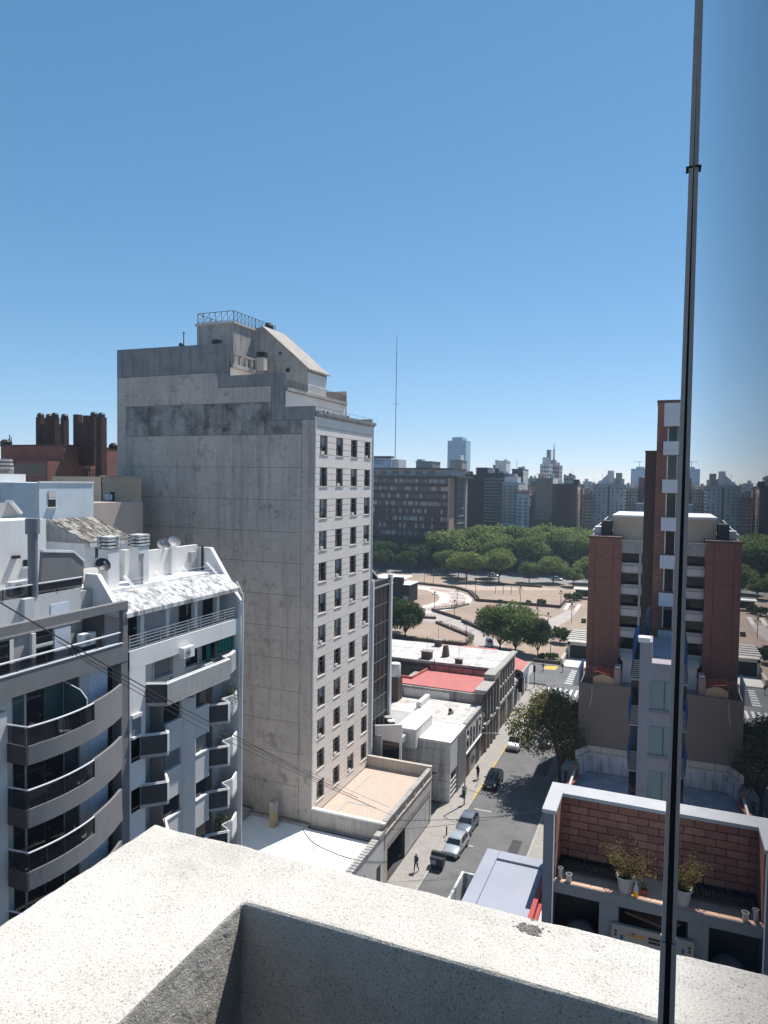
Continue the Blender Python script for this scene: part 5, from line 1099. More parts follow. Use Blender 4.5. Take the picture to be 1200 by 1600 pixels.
MB().lathe([(.045, 0), (.052, .02), (.052, .11), (.06, .12), (.06, .14), (.05, .14), (.046, .03)], (-1.5, 12.97, CT + .012), 14).build('jar', CLEAR, g2, smooth=40)
sp_ = thing('small_succulent', (-.2, 13.1, CT + .012), 'tiny potted succulent right of the orange bottle', 'potted plant')
MB().lathe([(.05, 0), (.065, .08), (.055, .08)], (-.2, 13.1, CT + .012), 12).build('pot', REDBEAM, sp_)
rg = np.random.default_rng(9); leaf_cloud('foliage', np.array([-.2, 13.1, CT + .16]) + rg.normal(size=(90, 3)) * np.array([.05, .05, .045]), .016, LEAF4, sp_, 4)
# low building with grey-blue roof
bl_ = thing('blue_roof_building', (-7, 36, 0), 'low building with a smooth grey blue roof and red edge below the parapet', 'building')
ZB_ = 15.1
box1('wall', GREYM, -9.0, -3, 26, 38.5, 0, ZB_ - .35, bl_)
box1('roof', BLUEROOF, -9.02, -5.4, 26, 38.52, ZB_ - .34, ZB_ - .12, bl_)
MB().box(-9.02, -8.3, 26, 38.52, ZB_ - .12, ZB_).build('raised_edge', BLUEROOF, bl_); MB().box(-8.28, -5.4, 37.72, 38.52, ZB_ - .12, ZB_).build('raised_edge', BLUEROOF, bl_)
bp('red_coping', REDBEAM, bl_, -5.62, -5.4, 26, 37.1, ZB_ - .1, ZB_ + .35); bp('red_coping', REDBEAM, bl_, -5.35, -5.2, 26, 36.0, ZB_ - .3, ZB_ + .2); bp('white_wall', WHITE, bl_, -5.19, -5.0, 26, 35.5, ZB_ - 3, ZB_)
box1('shadow_caster_box', GREYM, -5.39, -2.4, 35.5, 39.4, ZB_ - .3, ZB_ + 3.1, bl_)  # unseen box, added and sized to cast the shadow on the blue roof
box1('side_parapet', DIRTYW, -9.75, -9.62, 26, 35.75, ZB_ - 1.6, ZB_ - .05, bl_); box1('side_parapet', DIRTYW, -9.62, -9.03, 35.6, 35.74, ZB_ - 1.6, ZB_ - .05, bl_); box1('side_roof', WROOF, -9.62, -9.03, 26, 35.6, ZB_ - 1.7, ZB_ - 1.5, bl_); box1('side_wall', GREYM, -9.74, -9.03, 26, 35.7, 0, ZB_ - 1.72, bl_)
# slim grey building with balconies, brick tower above
sg = thing('slim_grey_building', (1.5, 48, 0), 'slim lilac grey building with frosted windows and louvred balconies', 'building')
box1('front', LILAC, -1.38, 6, 46, 54, 0, 25.0, sg); MB().ey([(-1.38, 25.01), (-.66, 25.01), (-.66, 26.3), (-1.38, 26.3)], 46, 48).build('stair_head', LILAC, sg)
bp('white_cap', WHITE, sg, -1.5, -.8, 45.9, 46.6, 26.25, 26.55)
for z1 in (23.9, 21.05, 18.2, 15.35, 12.5, 9.6):
    bp('window', FROST, sg, -.66, .9, 45.96, 46.0, z1 - 1.75, z1); bp('window_ledge', pm('lilac_dark_ledge', (0.22, 0.215, 0.25), grain=0.1), sg, -.72, 1.0, 45.88, 46.0, z1 - 1.95, z1 - 1.76); bp('window_mullion', GREYD, sg, .1, .14, 45.94, 45.958, z1 - 1.75, z1)
box1('balcony_wing', GREYD, -1.95, -1.4, 49.4, 54, 0, 25.6, sg)
BLUE = pm('blue_awning', (0.05, 0.14, 0.36), (0.04, 0.11, 0.30), scale=3, grain=0.08)
for q, z1 in enumerate((24.45, 21.35, 18.25, 15.15, 12.05)):
    for s in range(9): bp('louvre', GALV if s % 1 == 0 else METAL, sg, -2.0, -1.42, 49.0, 49.06, z1 - .13 - s * .135, z1 - .07 - s * .135)
    bp('balcony_slab', GREYM, sg, -2.02, -1.4, 49.0, 49.4, z1 - 1.45, z1 - 1.3); bp('balcony_glass', GLASSB if q == 1 else GLASS, sg, -1.96, -1.4, 49.37, 49.4, z1 - 3.1, z1 - 1.5)
    MB().hexa([(-2.02, 49.0, z1 - 1.2), (-1.96, 49.0, z1 - 1.2), (-1.96, 53, z1 - 1.2), (-2.02, 53, z1 - 1.2), (-2.1 if q else -1.8, 49.0, z1 + (1.5 if q == 0 else .0)), (-1.9 if q else -1.62, 49.0, z1 + (1.5 if q == 0 else .0)), (-1.9 if q else -1.62, 53, z1 + (1.5 if q == 0 else .0)), (-2.1 if q else -1.8, 53, z1 + (1.5 if q == 0 else .0))]).build('awning', BLUE, sg) if q < 3 else None
sb_ = thing('slim_brick_tower', (2.5, 60, 0), 'tall slim red brick tower with white balconies beside the glass edge', 'building')
box1('shaft', BRICK, -.95, 8, 57, 66, 0, 42.3, sb_); bp('shaft_coping', BRICKD, sb_, -1.0, 8, 56.95, 66, 42.3, 42.5); box1('rear_shaft', BRICKD, -1.77, -.96, 58.2, 66, 0, 38.6, sb_); bp('rear_coping', BRICKD, sb_, -1.8, -.96, 58.15, 66, 38.6, 38.75)
for q in range(12):
    z1 = 42.15 - 2.83 * q; hh = 1.7 if q == 0 else 1.0
    bp('balcony_front', pm('balcony_white', (0.60, 0.585, 0.61), (0.55, 0.535, 0.56), grain=0.06), sb_, -.47 + .0 * q, 4, 55.9, 56.05, z1 - hh, z1); bp('balcony_slab', GREYM, sb_, -.46, 4, 56.05, 56.98, z1 - hh, z1 - hh + .15); bp('window', GLASS, sb_, -.12, 1.6, 56.95, 56.99, z1 - 2.8, z1 - hh - .05); bp('window_frame', WMETAL, sb_, -.2, -.12, 56.93, 56.99, z1 - 2.8, z1 - hh - .05); bp('window_mullion', WMETAL, sb_, .5, .55, 56.93, 56.95, z1 - 2.8, z1 - hh - .05)
sgs = thing('grey_blue_roof_hut', (0, 54.5, 0), 'small dark blue sloping roof behind the slim grey building', 'building')
MB().hexa([(-1.5, 54.05, 24.0), (-1.02, 54.05, 24.0), (-1.02, 56.5, 24.0), (-1.5, 56.5, 24.0), (-1.3, 54.05, 26.6), (-1.02, 54.05, 26.9), (-1.02, 56.5, 26.9), (-1.3, 56.5, 26.6)]).build('roof_block', pm('slate_blue', (0.10, 0.11, 0.15), grain=0.08), sgs); box1('base', GREYD, -1.48, -1.04, 54.06, 56.4, 0, 23.98, sgs)
# twin brick block
tb2 = thing('twin_brick_block', (-.5, 94, 0), 'red brick apartment block with two brick wings and a beige roof storey', 'building')
box1('left_wing', BRICK, -8.83, -5.08, 88, 104, 0, 29.6, tb2); bp('wing_coping', BRICKD, tb2, -8.9, -5.05, 87.95, 104, 29.6, 29.8); box1('right_wing', BRICK, 3.2, 7.7, 88, 104, 0, 29.6, tb2); bp('wing_coping', BRICKD, tb2, 3.15, 7.75, 87.95, 104, 29.6, 29.8)
box1('middle', CREAM2, -5.07, 3.19, 89.6, 104, 0, 29.0, tb2); box1('roof_storey', BEIGE, -6.3, 5.4, 91, 104, 29.0, 32.1, tb2); bp('roof_storey_coping', WHITE, tb2, -6.4, 5.5, 90.9, 104, 32.1, 32.35)
bp('roof_window', METAL, tb2, -2.2, -1.5, 90.96, 91.0, 29.6, 30.1); bp('top_band', AGED, tb2, -5.06, 3.18, 88.3, 88.5, 27.9, 29.4)
MB().tube((-8.6, 90, 29.8), (-7.4, 97, 31.2), .06, 5).tube((-8.6, 90, 30.4), (-7.4, 97, 31.8), .06, 5).tube((-8.6, 91, 29.8), (-8.6, 91, 30.6), .06, 5).build('roof_rail', WMETAL, tb2); box1('tank_room', GREYD, -7.6, -6.5, 90, 93, 29.8, 31.6, tb2); bp('roof_pod', WHITE, tb2, -8.5, -7.7, 91, 93, 29.8, 30.8)
for q in range(9):
    z1 = 27.1 - 2.62 * q
    bp('balcony_front', pm('balcony_ivory', (0.56, 0.545, 0.52), (0.48, 0.465, 0.45), streak=0.4, scol=(0.3, 0.29, 0.28), grain=0.08), tb2, -5.06, 3.18, 88.35, 88.5, z1 - 1.55, z1 - .75); bp('balcony_rail', GREYM, tb2, -5.06, 3.18, 88.38, 88.46, z1 - .7, z1 - .35)
    bp('balcony_slab', GREYM, tb2, -5.06, 3.18, 88.5, 89.6, z1 - 1.55, z1 - 1.4); bp('window', GLASS, tb2, -5.0, -3.1, 89.55, 89.6, z1 - 1.3, z1 + .8); bp('window', GLASS, tb2, -2.8, -1.0, 89.55, 89.6, z1 - 1.3, z1 + .8)
    bp('air_unit', WMETAL, tb2, -4.2, -3.5, 88.6, 89.0, z1 - 1.38, z1 - .85)
bp('divider', GREYM, tb2, -3.05, -2.8, 88.32, 89.6, 3, 28); bp('divider', GREYM, tb2, 1.2, 1.45, 88.32, 89.6, 3, 28)
for x in (-8.1, -6.0, 6.2): bp('expansion_joint', BRICKD, tb2, x, x + .06, 87.98, 88.01, 12, 29.5)
# taupe wall building with a cluttered roof terrace
tp = thing('taupe_wall_building', (-4, 84.5, 0), 'building with a plain taupe side wall and cluttered orange roof terrace', 'building')
box1('wall', TAUPE, -8.8, 6, 80.9, 87.9, 0, 13.1, tp); MB().ey([(-8.8, 13.1), (6, 13.1), (6, 13.9), (-8.8, 13.55)], 80.9, 81.1).build('parapet', TAUPE, tp); bp('coping', WHITE, tp, -8.82, 6, 80.88, 81.12, 13.92, 13.97) if False else None
ORG = pm('rusty_orange', (0.42, 0.13, 0.06), (0.33, 0.10, 0.05), scale=2, grain=0.2)
m = MB()
for q in range(6): m.tube((-8.3 + q * .3, 82 + .3 * (q % 3), 13.1), (-8.3 + q * .3, 82 + .3 * (q % 3), 15.1 + .2 * (q % 2)), .06, 5)
for q in range(4): m.tube((-8.4, 82 + q * .3, 13.6 + q * .35), (-6.7, 82 + q * .3, 13.6 + q * .35), .05, 5)
m.build('rusty_rack', ORG, tp)
sh = MB()
for q in range(11):
    x0 = -7.3 + q * .2; dz = .35 * math.sin(q / 10 * math.pi); sh.hexa([(x0, 81.4, 13.2), (x0 + .17, 81.4, 13.2), (x0 + .17, 81.45, 13.2), (x0, 81.45, 13.2), (x0, 81.4, 14.3 + dz), (x0 + .17, 81.4, 14.3 + dz), (x0 + .17, 81.45, 14.3 + dz), (x0, 81.45, 14.3 + dz)])
sh.build('reed_fence', pm('reed', (0.60, 0.44, 0.28), (0.52, 0.37, 0.24), scale=3, grain=0.15), tp)
MB().hexa([(-7.2, 82, 14.7), (-5.2, 82, 14.4), (-5.2, 84, 14.6), (-7.2, 84, 14.9), (-7.2, 82, 14.8), (-5.2, 82, 14.5), (-5.2, 84, 14.7), (-7.2, 84, 15.0)]).build('red_tarp', pm('red_tarp', (0.42, 0.07, 0.04), (0.36, 0.06, 0.04), grain=0.1), tp)
box1('plank_wall', pm('pinkish_planks', (0.34, 0.26, 0.24), (0.28, 0.21, 0.2), scale=3, grain=0.15), -5.1, -4.5, 81.4, 84, 13.1, 15.4, tp); box1('white_shed', WHITE, -4.4, -1, 85, 87.8, 13.1, 15.7, tp); bp('shed_roof', pm('rust_white', (0.62, 0.55, 0.5), (0.5, 0.42, 0.38), scale=1, grain=0.15), tp, -4.6, -.8, 84.6, 87.85, 15.72, 15.86)
MB().ey([(-9.6, 13.1), (-8.85, 13.1), (-8.85, 15.1), (-9.0, 15.1)], 81, 86).build('white_awning', WHITE, tp)
for x in (-7.9, -7.4): MB().lathe([(.16, 0), (.16, 1.2), (.22, 1.25), (.22, 1.45)], (x, 84.5, 13.1), 10).build('flue', GALV, tp)
MB().path(cr([Vector((-7.35, 80.85, 13.3)), Vector((-7.4, 80.85, 12)), Vector((-7.6, 80.85, 10.9))], 4), .03, 4).build('wall_cable', WMETAL, tp)
# low building with chamfered parapet
lo = thing('chamfered_terrace_building', (-6, 76, 0), 'low building with a stained roof terrace and chamfered cream parapet', 'building')
box1('wall', AGED, -8.8, 5, 66, 80.4, 0, 3.6, lo); bp('roof_floor', pm('patched_blue_grey_roof', (0.30, 0.32, 0.36), (0.23, 0.245, 0.28), scale=0.8, blotch=0.6, bcol=(0.10, 0.105, 0.12), blscale=1.2, grain=0.15), lo, -8.7, 5, 66, 80.35, 3.6, 3.75)
CRP = pm('cream_parapet', (0.56, 0.52, 0.46), (0.46, 0.43, 0.38), streak=0.6, scol=(0.18, 0.165, 0.15), sscale=2.5, grain=0.12)
STW = pm('blue_white_stained', (0.50, 0.53, 0.57), (0.40, 0.42, 0.46), streak=0.8, scol=(0.08, 0.085, 0.095), sscale=2.2, sthr=(0.5, 0.66), grain=0.12)
box1('back_wall', STW, -7.5, 5, 80.45, 80.6, 3.75, 5.7, lo); MB().fp([(-8.6, 78.6), (-8.45, 78.5), (-7.45, 80.45), (-7.5, 80.6)], 3.75, 5.6).build('back_wall', STW, lo)
MB().fp([(-8.75, 78.5), (-8.3, 78.4), (-7.35, 80.35), (5, 80.35), (5, 80.85), (-7.6, 80.85)], 5.72, 5.86).build('parapet_coping', CRP, lo); MB().fp([(-8.75, 78.6), (-8.65, 78.6), (-7.55, 80.75), (5, 80.75), (5, 80.86), (-7.62, 80.86)], 5.87, 6.55).build('upper_parapet', CRP, lo)
bp('end_pillar', pm('brown_pillar', (0.20, 0.15, 0.12), grain=0.15), lo, -9.0, -8.3, 77.7, 78.4, 0.1, 5.3); bp('side_parapet', CRP, lo, -8.8, -8.6, 66, 77.6, 3.76, 4.7)
MB().hexa([(-9.4, 75.0, 3.9), (-8.5, 75.0, 4.2), (-8.0, 77.4, 4.2), (-9.0, 77.4, 3.9), (-9.3, 75.0, 4.0), (-8.5, 75.0, 4.35), (-8.0, 77.4, 4.35), (-8.9, 77.4, 4.0)]).build('red_awning', pm('faded_red_awning', (0.40, 0.13, 0.11), (0.33, 0.11, 0.1), grain=0.12), lo)
# ================================================================== vehicles
def car(loc, rz, paint, label, L=3.95, W=1.68, Hh=1.46, kind='hatch', group='cars parked along the kerb'):
    t = thing('parked_car' if kind != 'van' else 'parked_van', loc, label, 'car' if kind != 'van' else 'van', group, rz)
    Wd = WL[t.name]; WL[t.name] = Vector((0, 0, 0)); h = W / 2
    # body: front is -Y.  stations: y, half width, bottom z, top z
    if kind == 'van': S = [(-.5, .86, .34, .62), (-.485, .93, .24, .78), (-.43, .98, .2, .92), (-.33, 1, .18, 1.02), (-.2, 1, .18, 1.08), (.2, 1, .18, 1.08), (.45, 1, .2, 1.06), (.49, .97, .3, 1.02), (.5, .94, .36, .95)]
    else: S = [(-.5, .74, .36, .56), (-.488, .86, .26, .66), (-.455, .95, .2, .73), (-.36, .99, .17, .80), (-.24, 1, .17, .88), (-.17, 1, .17, .93), (.1, 1, .17, .94), (.33, 1, .17, .95), (.44, .98, .2, .93), (.488, .93, .28, .86), (.5, .86, .36, .74)]
    m = MB(); rings = []
    for y, w_, zb, zt in S:
        y *= L; w_ *= h
        ring = [(-w_ * .86, zb), (-w_ * .97, zb + (zt - zb) * .25), (-w_, zb + (zt - zb) * .5), (-w_ * .97, zb + (zt - zb) * .82), (-w_ * .86, zt - .02), (-w_ * .45, zt + .012), (0, zt + .02)]
        ring = ring + [(-x, z) for x, z in ring[-2::-1]]
        rings.append([m.pt((x, y, z)) for x, z in ring])
    for a, b in zip(rings[:-1], rings[1:]):
        for k_ in range(len(a) - 1): m._q(a[k_], a[k_ + 1], b[k_ + 1], b[k_])
        m._q(a[-1], a[0], b[0], b[-1])
    m._q(*rings[0]); m._q(*rings[-1][::-1])
    m.build('body', paint, t, smooth=40)
    zb = 1.06 if kind == 'van' else .92
    if kind == 'van': Y0, Y1, Y2, Y3 = -.30 * L, -.14 * L, .46 * L, .49 * L
    else: Y0, Y1, Y2, Y3 = -.21 * L, -.03 * L, .33 * L, .46 * L
    bw, tw_ = h * .93, h * .73
    if kind == 'van': tw_ = h * .86
    prof_c = [(Y0, zb), (Y0 + (Y1 - Y0) * .55, zb + (Hh - zb) * .62), (Y1, Hh - .05), (Y1 + .25, Hh), ((Y1 + Y2) / 2, Hh + .015), (Y2 - .1, Hh - .02), (Y2, Hh - .07), (Y2 + (Y3 - Y2) * .5, zb + (Hh - zb) * .52), (Y3, zb)]
    def wd(z): return bw + (tw_ - bw) * (z - zb) / (Hh - zb)
    m = MB(); lr = []
    for y, z in prof_c:
        w_ = wd(z); lr.append([m.pt((-w_, y, z)), m.pt((-w_ * .55, y, z + (.02 if z > Hh - .1 else .0))), m.pt((w_ * .55, y, z + (.02 if z > Hh - .1 else .0))), m.pt((w_, y, z))])
    for a, b in zip(lr[:-1], lr[1:]):
        for k_ in range(3): m._q(a[k_], a[k_ + 1], b[k_ + 1], b[k_])
    m._q(*[r[0] for r in lr]); m._q(*[r[3] for r in lr][::-1]); m._q(lr[0][0], lr[-1][0], lr[-1][3], lr[0][3])
    m.build('cabin', paint, t, smooth=35)
    def pane(name, pts): 
        c = sum((Vector(p) for p in pts), Vector()) / len(pts); ctr = Vector((0, (Y0 + Y3) / 2, (zb + Hh) / 2 - .2))
        n = (Vector(pts[1]) - Vector(pts[0])).cross(Vector(pts[2]) - Vector(pts[0])).normalized()
        if n.dot(c - ctr) < 0: n = -n
        MB().ext([tuple(Vector(p) + n * .002) for p in pts], n * .010).build(name, GLASS, t)
    ym, zm = prof_c[1]
    def f(y, z, s, k_=.94): return (s * wd(z) * k_, y, z)
    e = .04
    pane('windscreen', [f(Y0 + e, zb + e, -1, .9), f(Y0 + e, zb + e, 1, .9), f(ym, zm, 1, .9), f(Y1 - .02, Hh - .09, 1, .9), f(Y1 - .02, Hh - .09, -1, .9), f(ym, zm, -1, .9)])
    y7, z7 = prof_c[7]
    if kind != 'van': pane('rear_window', [f(Y3 - .06, zb + .07, -1, .88), f(Y3 - .06, zb + .07, 1, .88), f(Y2 + .02, Hh - .12, 1, .85), f(Y2 + .02, Hh - .12, -1, .85)])
    for s in (-1, 1):
        yb = (Y1 + Y2) / 2
        pane('side_window', [f(Y0 + .22, zb + .04, s, 1), f(yb - .04, zb + .04, s, 1), f(yb - .04, Hh - .1, s, 1), f(Y1 + .06, Hh - .1, s, 1)])
        if kind != 'van':
            pane('side_window', [f(yb + .04, zb + .04, s, 1), f(Y3 - .32, zb + .06, s, 1), f(Y2 - .05, Hh - .12, s, 1), f(yb + .04, Hh - .1, s, 1)])
        MB().obox((s * (h + .07), Y0 + .28, zb + .03), (.17, .1, .13), 0).build('wing_mirror', paint, t)
        MB().hexa([(s * h * .52, -L * .497, .56), (s * h * .84, -L * .484, .56), (s * h * .9, -L * .45, .6), (s * h * .55, -L * .47, .6), (s * h * .52, -L * .49, .66), (s * h * .82, -L * .475, .68), (s * h * .88, -L * .43, .72), (s * h * .55, -L * .45, .70)]).build('headlight', WMETAL, t)
        MB().box(s * h * .62 - .1, s * h * .62 + .1, L * .488, L * .503, .62, .82).build('tail_light', pm('tail_red', (0.35, 0.02, 0.015), rough=0.2, grain=0.02), t)
        for yw in (-.315 * L, .315 * L):
            w_ = add('wheel', MB().tube((s * (h - .19), yw, .30), (s * (h + .005), yw, .30), .30, 18).mesh('wheel', TYRE, (0, 0, 0), 40), t)
            add('rim', MB().tube((s * (h - .1), yw, .30), (s * (h + .012), yw, .30), .19, 14).mesh('rim', GALV, (0, 0, 0), 40), w_)
    MB().box(-h * .62, h * .62, -L * .503, -L * .482, .30, .44).build('grille', METAL, t); MB().box(-.26, .26, -L * .507, -L * .504, .44, .54).build('number_plate', WMETAL, t); MB().box(-h * .9, h * .9, -L * .47, L * .47, .14, .19).build('underside', METAL, t)
    WL[t.name] = Wd; return t
def paint(name, c, m_=0.5, r=0.28): return pm(name, c, tuple(v * .96 for v in c), rough=r, spec=0.5, metal=m_, grain=0.03)
car((-18.35, 64.75, .002), R(-3), paint('silver_paint', (0.50, 0.53, 0.56)), 'silver hatchback parked behind the rubbish container')
car((-18.45, 69.3, .002), R(-2), paint('blue_grey_paint', (0.21, 0.25, 0.29)), 'blue grey hatchback parked behind the silver one', 3.9)
car((-18.45, 81.1, .002), R(-1), paint('black_green_paint', (0.022, 0.028, 0.028), 0.3, 0.15), 'dark hatchback parked with a bright windscreen reflection', 4.2)
car((-18.4, 94.0, .002), R(0), paint('white_van_paint', (0.72, 0.72, 0.72), 0.0, 0.35), 'white van parked under the street tree', 4.3, 1.75, 1.85, 'van')
car((-14.7, 96.8, .002), R(1), paint('charcoal_paint', (0.03, 0.032, 0.036), 0.3), 'charcoal car half hidden behind the street tree', 4.2)
car((-18.4, 100.6, .002), R(0), paint('white_paint_car', (0.70, 0.70, 0.70), 0.0, 0.3), 'white car parked beyond the white van', 4.1)
car((-18.4, 107.0, .002), R(0), paint('grey_paint_car', (0.28, 0.28, 0.29)), 'mid grey car parked near the round shop sign', 4.2)
car((-35.5, 149.2, .15), R(28), paint('plaza_white', (0.66, 0.66, 0.66), 0, .3), 'small white utility cart on the plaza path', 2.6, 1.3, 1.7, 'van', 'vehicles on the plaza')
for i, (x, y, r_, c, lb) in enumerate(((-62, 265, 90, (0.6, 0.6, 0.6), 'white car farthest left on the avenue beyond the plaza'), (-49, 268, 90, (0.12, 0.02, 0.02), 'dark red car on the avenue beyond the plaza'), (-38, 266, 90, (0.5, 0.52, 0.55), 'silver car on the avenue beyond the plaza'), (-33, 270, 90, (0.03, 0.03, 0.035), 'black car on the avenue beyond the plaza'))):
    car((x, y, .002), R(r_), paint('avenue_paint_%d' % i, c), lb, 4.2, 1.7, 1.46, 'hatch', 'cars on the avenue')

# ================================================================== people
def person(loc, rz, label, shirt, trousers, hair, pose='walk', s=1.0, hat=None):
    J = {'pelvis': (0, 0, .95), 'spine': (0, 0, 1.15), 'chest': (0, -.01, 1.36), 'neck': (0, -.01, 1.49), 'head': (0, -.03, 1.58), 'crown': (0, -.02, 1.70),
         'ls': (-.17, 0, 1.41), 'rs': (.17, 0, 1.41), 'lh': (-.09, 0, .90), 'rh': (.09, 0, .90)}
    if pose == 'walk':
        J.update(le=(-.23, .10, 1.15), lw=(-.22, .02, .92), lhd=(-.21, -.04, .85), re=(.23, -.06, 1.15), rw=(.2, -.24, 1.02), rhd=(.19, -.31, 1.0), lk=(-.09, -.16, .52), la=(-.09, -.20, .09), lt=(-.09, -.36, .05), rk=(.09, .06, .50), ra=(.09, .33, .14), rt=(.09, .24, .03))
    else:
        J.update(le=(-.25, .03, 1.15), lw=(-.22, -.05, .92), lhd=(-.2, -.08, .84), re=(.25, .03, 1.15), rw=(.16, -.16, 1.06), rhd=(.1, -.22, 1.06), lk=(-.1, -.02, .50), la=(-.1, .02, .09), lt=(-.11, -.14, .04), rk=(.1, -.03, .50), ra=(.1, .02, .09), rt=(.12, -.14, .04))
    Rr = dict(pelvis=.135, spine=.125, chest=.145, neck=.06, head=.095, crown=.085, ls=.075, rs=.075, lh=.1, rh=.1, le=.048, re=.048, lw=.036, rw=.036, lhd=.04, rhd=.04, lk=.065, rk=.065, la=.045, ra=.045, lt=.04, rt=.04)
    E_ = [('pelvis', 'spine'), ('spine', 'chest'), ('chest', 'neck'), ('neck', 'head'), ('head', 'crown'), ('chest', 'ls'), ('ls', 'le'), ('le', 'lw'), ('lw', 'lhd'), ('chest', 'rs'), ('rs', 're'), ('re', 'rw'), ('rw', 'rhd'), ('pelvis', 'lh'), ('lh', 'lk'), ('lk', 'la'), ('la', 'lt'), ('pelvis', 'rh'), ('rh', 'rk'), ('rk', 'ra'), ('ra', 'rt')]
    nm = list(J); me = bpy.data.meshes.new('figure_skeleton'); me.from_pydata([J[k_] for k_ in nm], [(nm.index(a), nm.index(b)) for a, b in E_], [])
    o = bpy.data.objects.new('figure_tmp', me); col.objects.link(o); md = o.modifiers.new('skin', 'SKIN')
    for i, k_ in enumerate(nm):
        me.skin_vertices[0].data[i].radius = (Rr[k_], Rr[k_] * (.8 if k_ in ('chest', 'spine', 'pelvis') else 1)); me.skin_vertices[0].data[i].use_root = (k_ == 'pelvis')
    o.modifiers.new('sub', 'SUBSURF').levels = 2
    dg_ = bpy.context.evaluated_depsgraph_get(); dg_.update(); m2 = bpy.data.meshes.new_from_object(o.evaluated_get(dg_)); bpy.data.objects.remove(o)
    m2.name = 'person'; m2.materials.clear()
    SK = pm('skin', (0.42, 0.25, 0.18), grain=0.05); SHOE = METAL
    for m_ in (shirt, trousers, SK, hair, SHOE): m2.materials.append(m_)
    for p in m2.polygons:
        c = p.center; z = c.z
        p.material_index = (3 if (z > 1.66 or (z > 1.53 and c.y > .01)) else 2) if z > 1.5 else (4 if z < .1 else (1 if z < .93 and abs(c.x) < .19 else (2 if (z < 1.08 and abs(c.x) > .185) else 0)))
        p.use_smooth = True
    ob_ = bpy.data.objects.new('person', m2); col.objects.link(ob_); ob_.location = loc; ob_.rotation_euler = (0, 0, rz); ob_.scale = (s, s, s); WL[ob_.name] = Vector(loc)
    tag(ob_, label, 'person', 'people in the street')
    if hat:
        h_ = MB().lathe([(.13, 0), (.125, .05), (.09, .11), (.03, .13)], (0, -.03, 1.66), 12).mesh('cap', hat, (0, 0, 0), 40); ho = bpy.data.objects.new('cap', h_); col.objects.link(ho); ho.parent = ob_
    return ob_
CLK = pm('black_cloth', (0.016, 0.016, 0.018), grain=0.1); CLG = pm('grey_cloth', (0.10, 0.10, 0.105), grain=0.1); CLJ = pm('denim', (0.035, 0.045, 0.075), grain=0.1); CLW = pm('white_cloth', (0.6, 0.6, 0.6), grain=0.05); HAIR = pm('dark_hair', (0.02, 0.014, 0.01), grain=0.1)
person((-20.55, 59.35, .125), R(-15), 'pedestrian in dark clothes walking on the pavement beside the rubbish container', CLG, CLK, HAIR)
person((-20.45, 81.3, .125), R(150), 'person dressed all in black standing on the pavement near the dark car', CLK, CLK, HAIR, 'stand', 1.05)
person((-10.5, 84.6, .125), R(20), 'person in a white cap standing in the shade behind the street tree', CLG, CLJ, HAIR, 'stand', 1.0, CLW)
person((-9.7, 79.6, .125), R(160), 'person with a white cap at the foot of the brown pillar', CLG, CLK, HAIR, 'stand', 1.0, CLW)
person((-17.9, 135.7, .002), R(190), 'person in light trousers crossing near the underpass entrance', CLK, CLW, HAIR)
person((-21.4, 134.4, .002), R(60), 'person in dark clothes crossing by the plaza flower bed', CLG, CLK, HAIR)
person((-36.2, 155.5, .145), R(30), 'person walking on the plaza path beside the cart', CLK, CLJ, HAIR)

# ================================================================== street furniture
bn = thing('rubbish_container', (-18.95, 61.0, 0), 'dark plastic rubbish container with open lid beside the silver car', 'rubbish container')
DKP = pm('dark_plastic', (0.03, 0.036, 0.045), rough=0.45, spec=0.4, grain=0.1)
cx, cy = -18.98, 61.0
MB().hexa([(cx - .55, cy - .40, .16), (cx + .55, cy - .40, .16), (cx + .55, cy + .40, .16), (cx - .55, cy + .40, .16), (cx - .66, cy - .52, 1.15), (cx + .66, cy - .52, 1.15), (cx + .66, cy + .5, 1.15), (cx - .66, cy + .5, 1.15)]).build('tub', DKP, bn)
MB().hexa([(cx - .70, cy - .05, 1.16), (cx + .70, cy - .05, 1.16), (cx + .70, cy + .54, 1.16), (cx - .70, cy + .54, 1.16), (cx - .68, cy + .05, 1.42), (cx + .68, cy + .05, 1.42), (cx + .68, cy + .5, 1.36), (cx - .68, cy + .5, 1.36)]).build('lid', DKP, bn)
MB().poly([(cx - .5, cy - .455, .5), (cx - .05, cy - .455, .5), (cx - .05, cy - .505, .95), (cx - .5, cy - .505, .95)]).build('sticker', pm('pale_blue_sticker', (0.35, 0.42, 0.5), grain=0.1), bn)
for sx in (-.45, .45):
    for sy_ in (-.3, .3): MB().tube((cx + sx - .04, cy + sy_, .09), (cx + sx + .04, cy + sy_, .09), .09, 10).build('wheel', TYRE, bn)
for s in (-1, 1): MB().box(cx + s * .69 - .04, cx + s * .69 + .04, cy - .25, cy + .25, .95, 1.05).build('handle', METAL, bn)
sl_ = thing('street_lamp', (-20.14, 74.2, 0), 'tall grey street lamp with a curved arm over the parked cars', 'street lamp')
MB().tube((-20.14, 74.2, .12), (-20.1, 74.2, 7.2), .095, 10, .065).build('pole', GALV, sl_, smooth=40); MB().path(cr([Vector((-20.1, 74.2, 7.15)), Vector((-19.6, 74.2, 7.8)), Vector((-18.75, 74.2, 8.35)), Vector((-17.6, 74.2, 8.62)), Vector((-16.8, 74.2, 8.7))], 5), .045, 7).build('arm', GALV, sl_)
MB().hexa([(-16.95, 74.08, 8.62), (-16.3, 74.1, 8.66), (-16.3, 74.3, 8.66), (-16.95, 74.32, 8.62), (-16.9, 74.12, 8.76), (-16.35, 74.14, 8.76), (-16.35, 74.26, 8.76), (-16.9, 74.28, 8.76)]).build('lamp_head', GALV, sl_); MB().box(-20.35, -20.02, 74.0, 74.18, .9, 1.75).build('control_box', METAL, sl_)
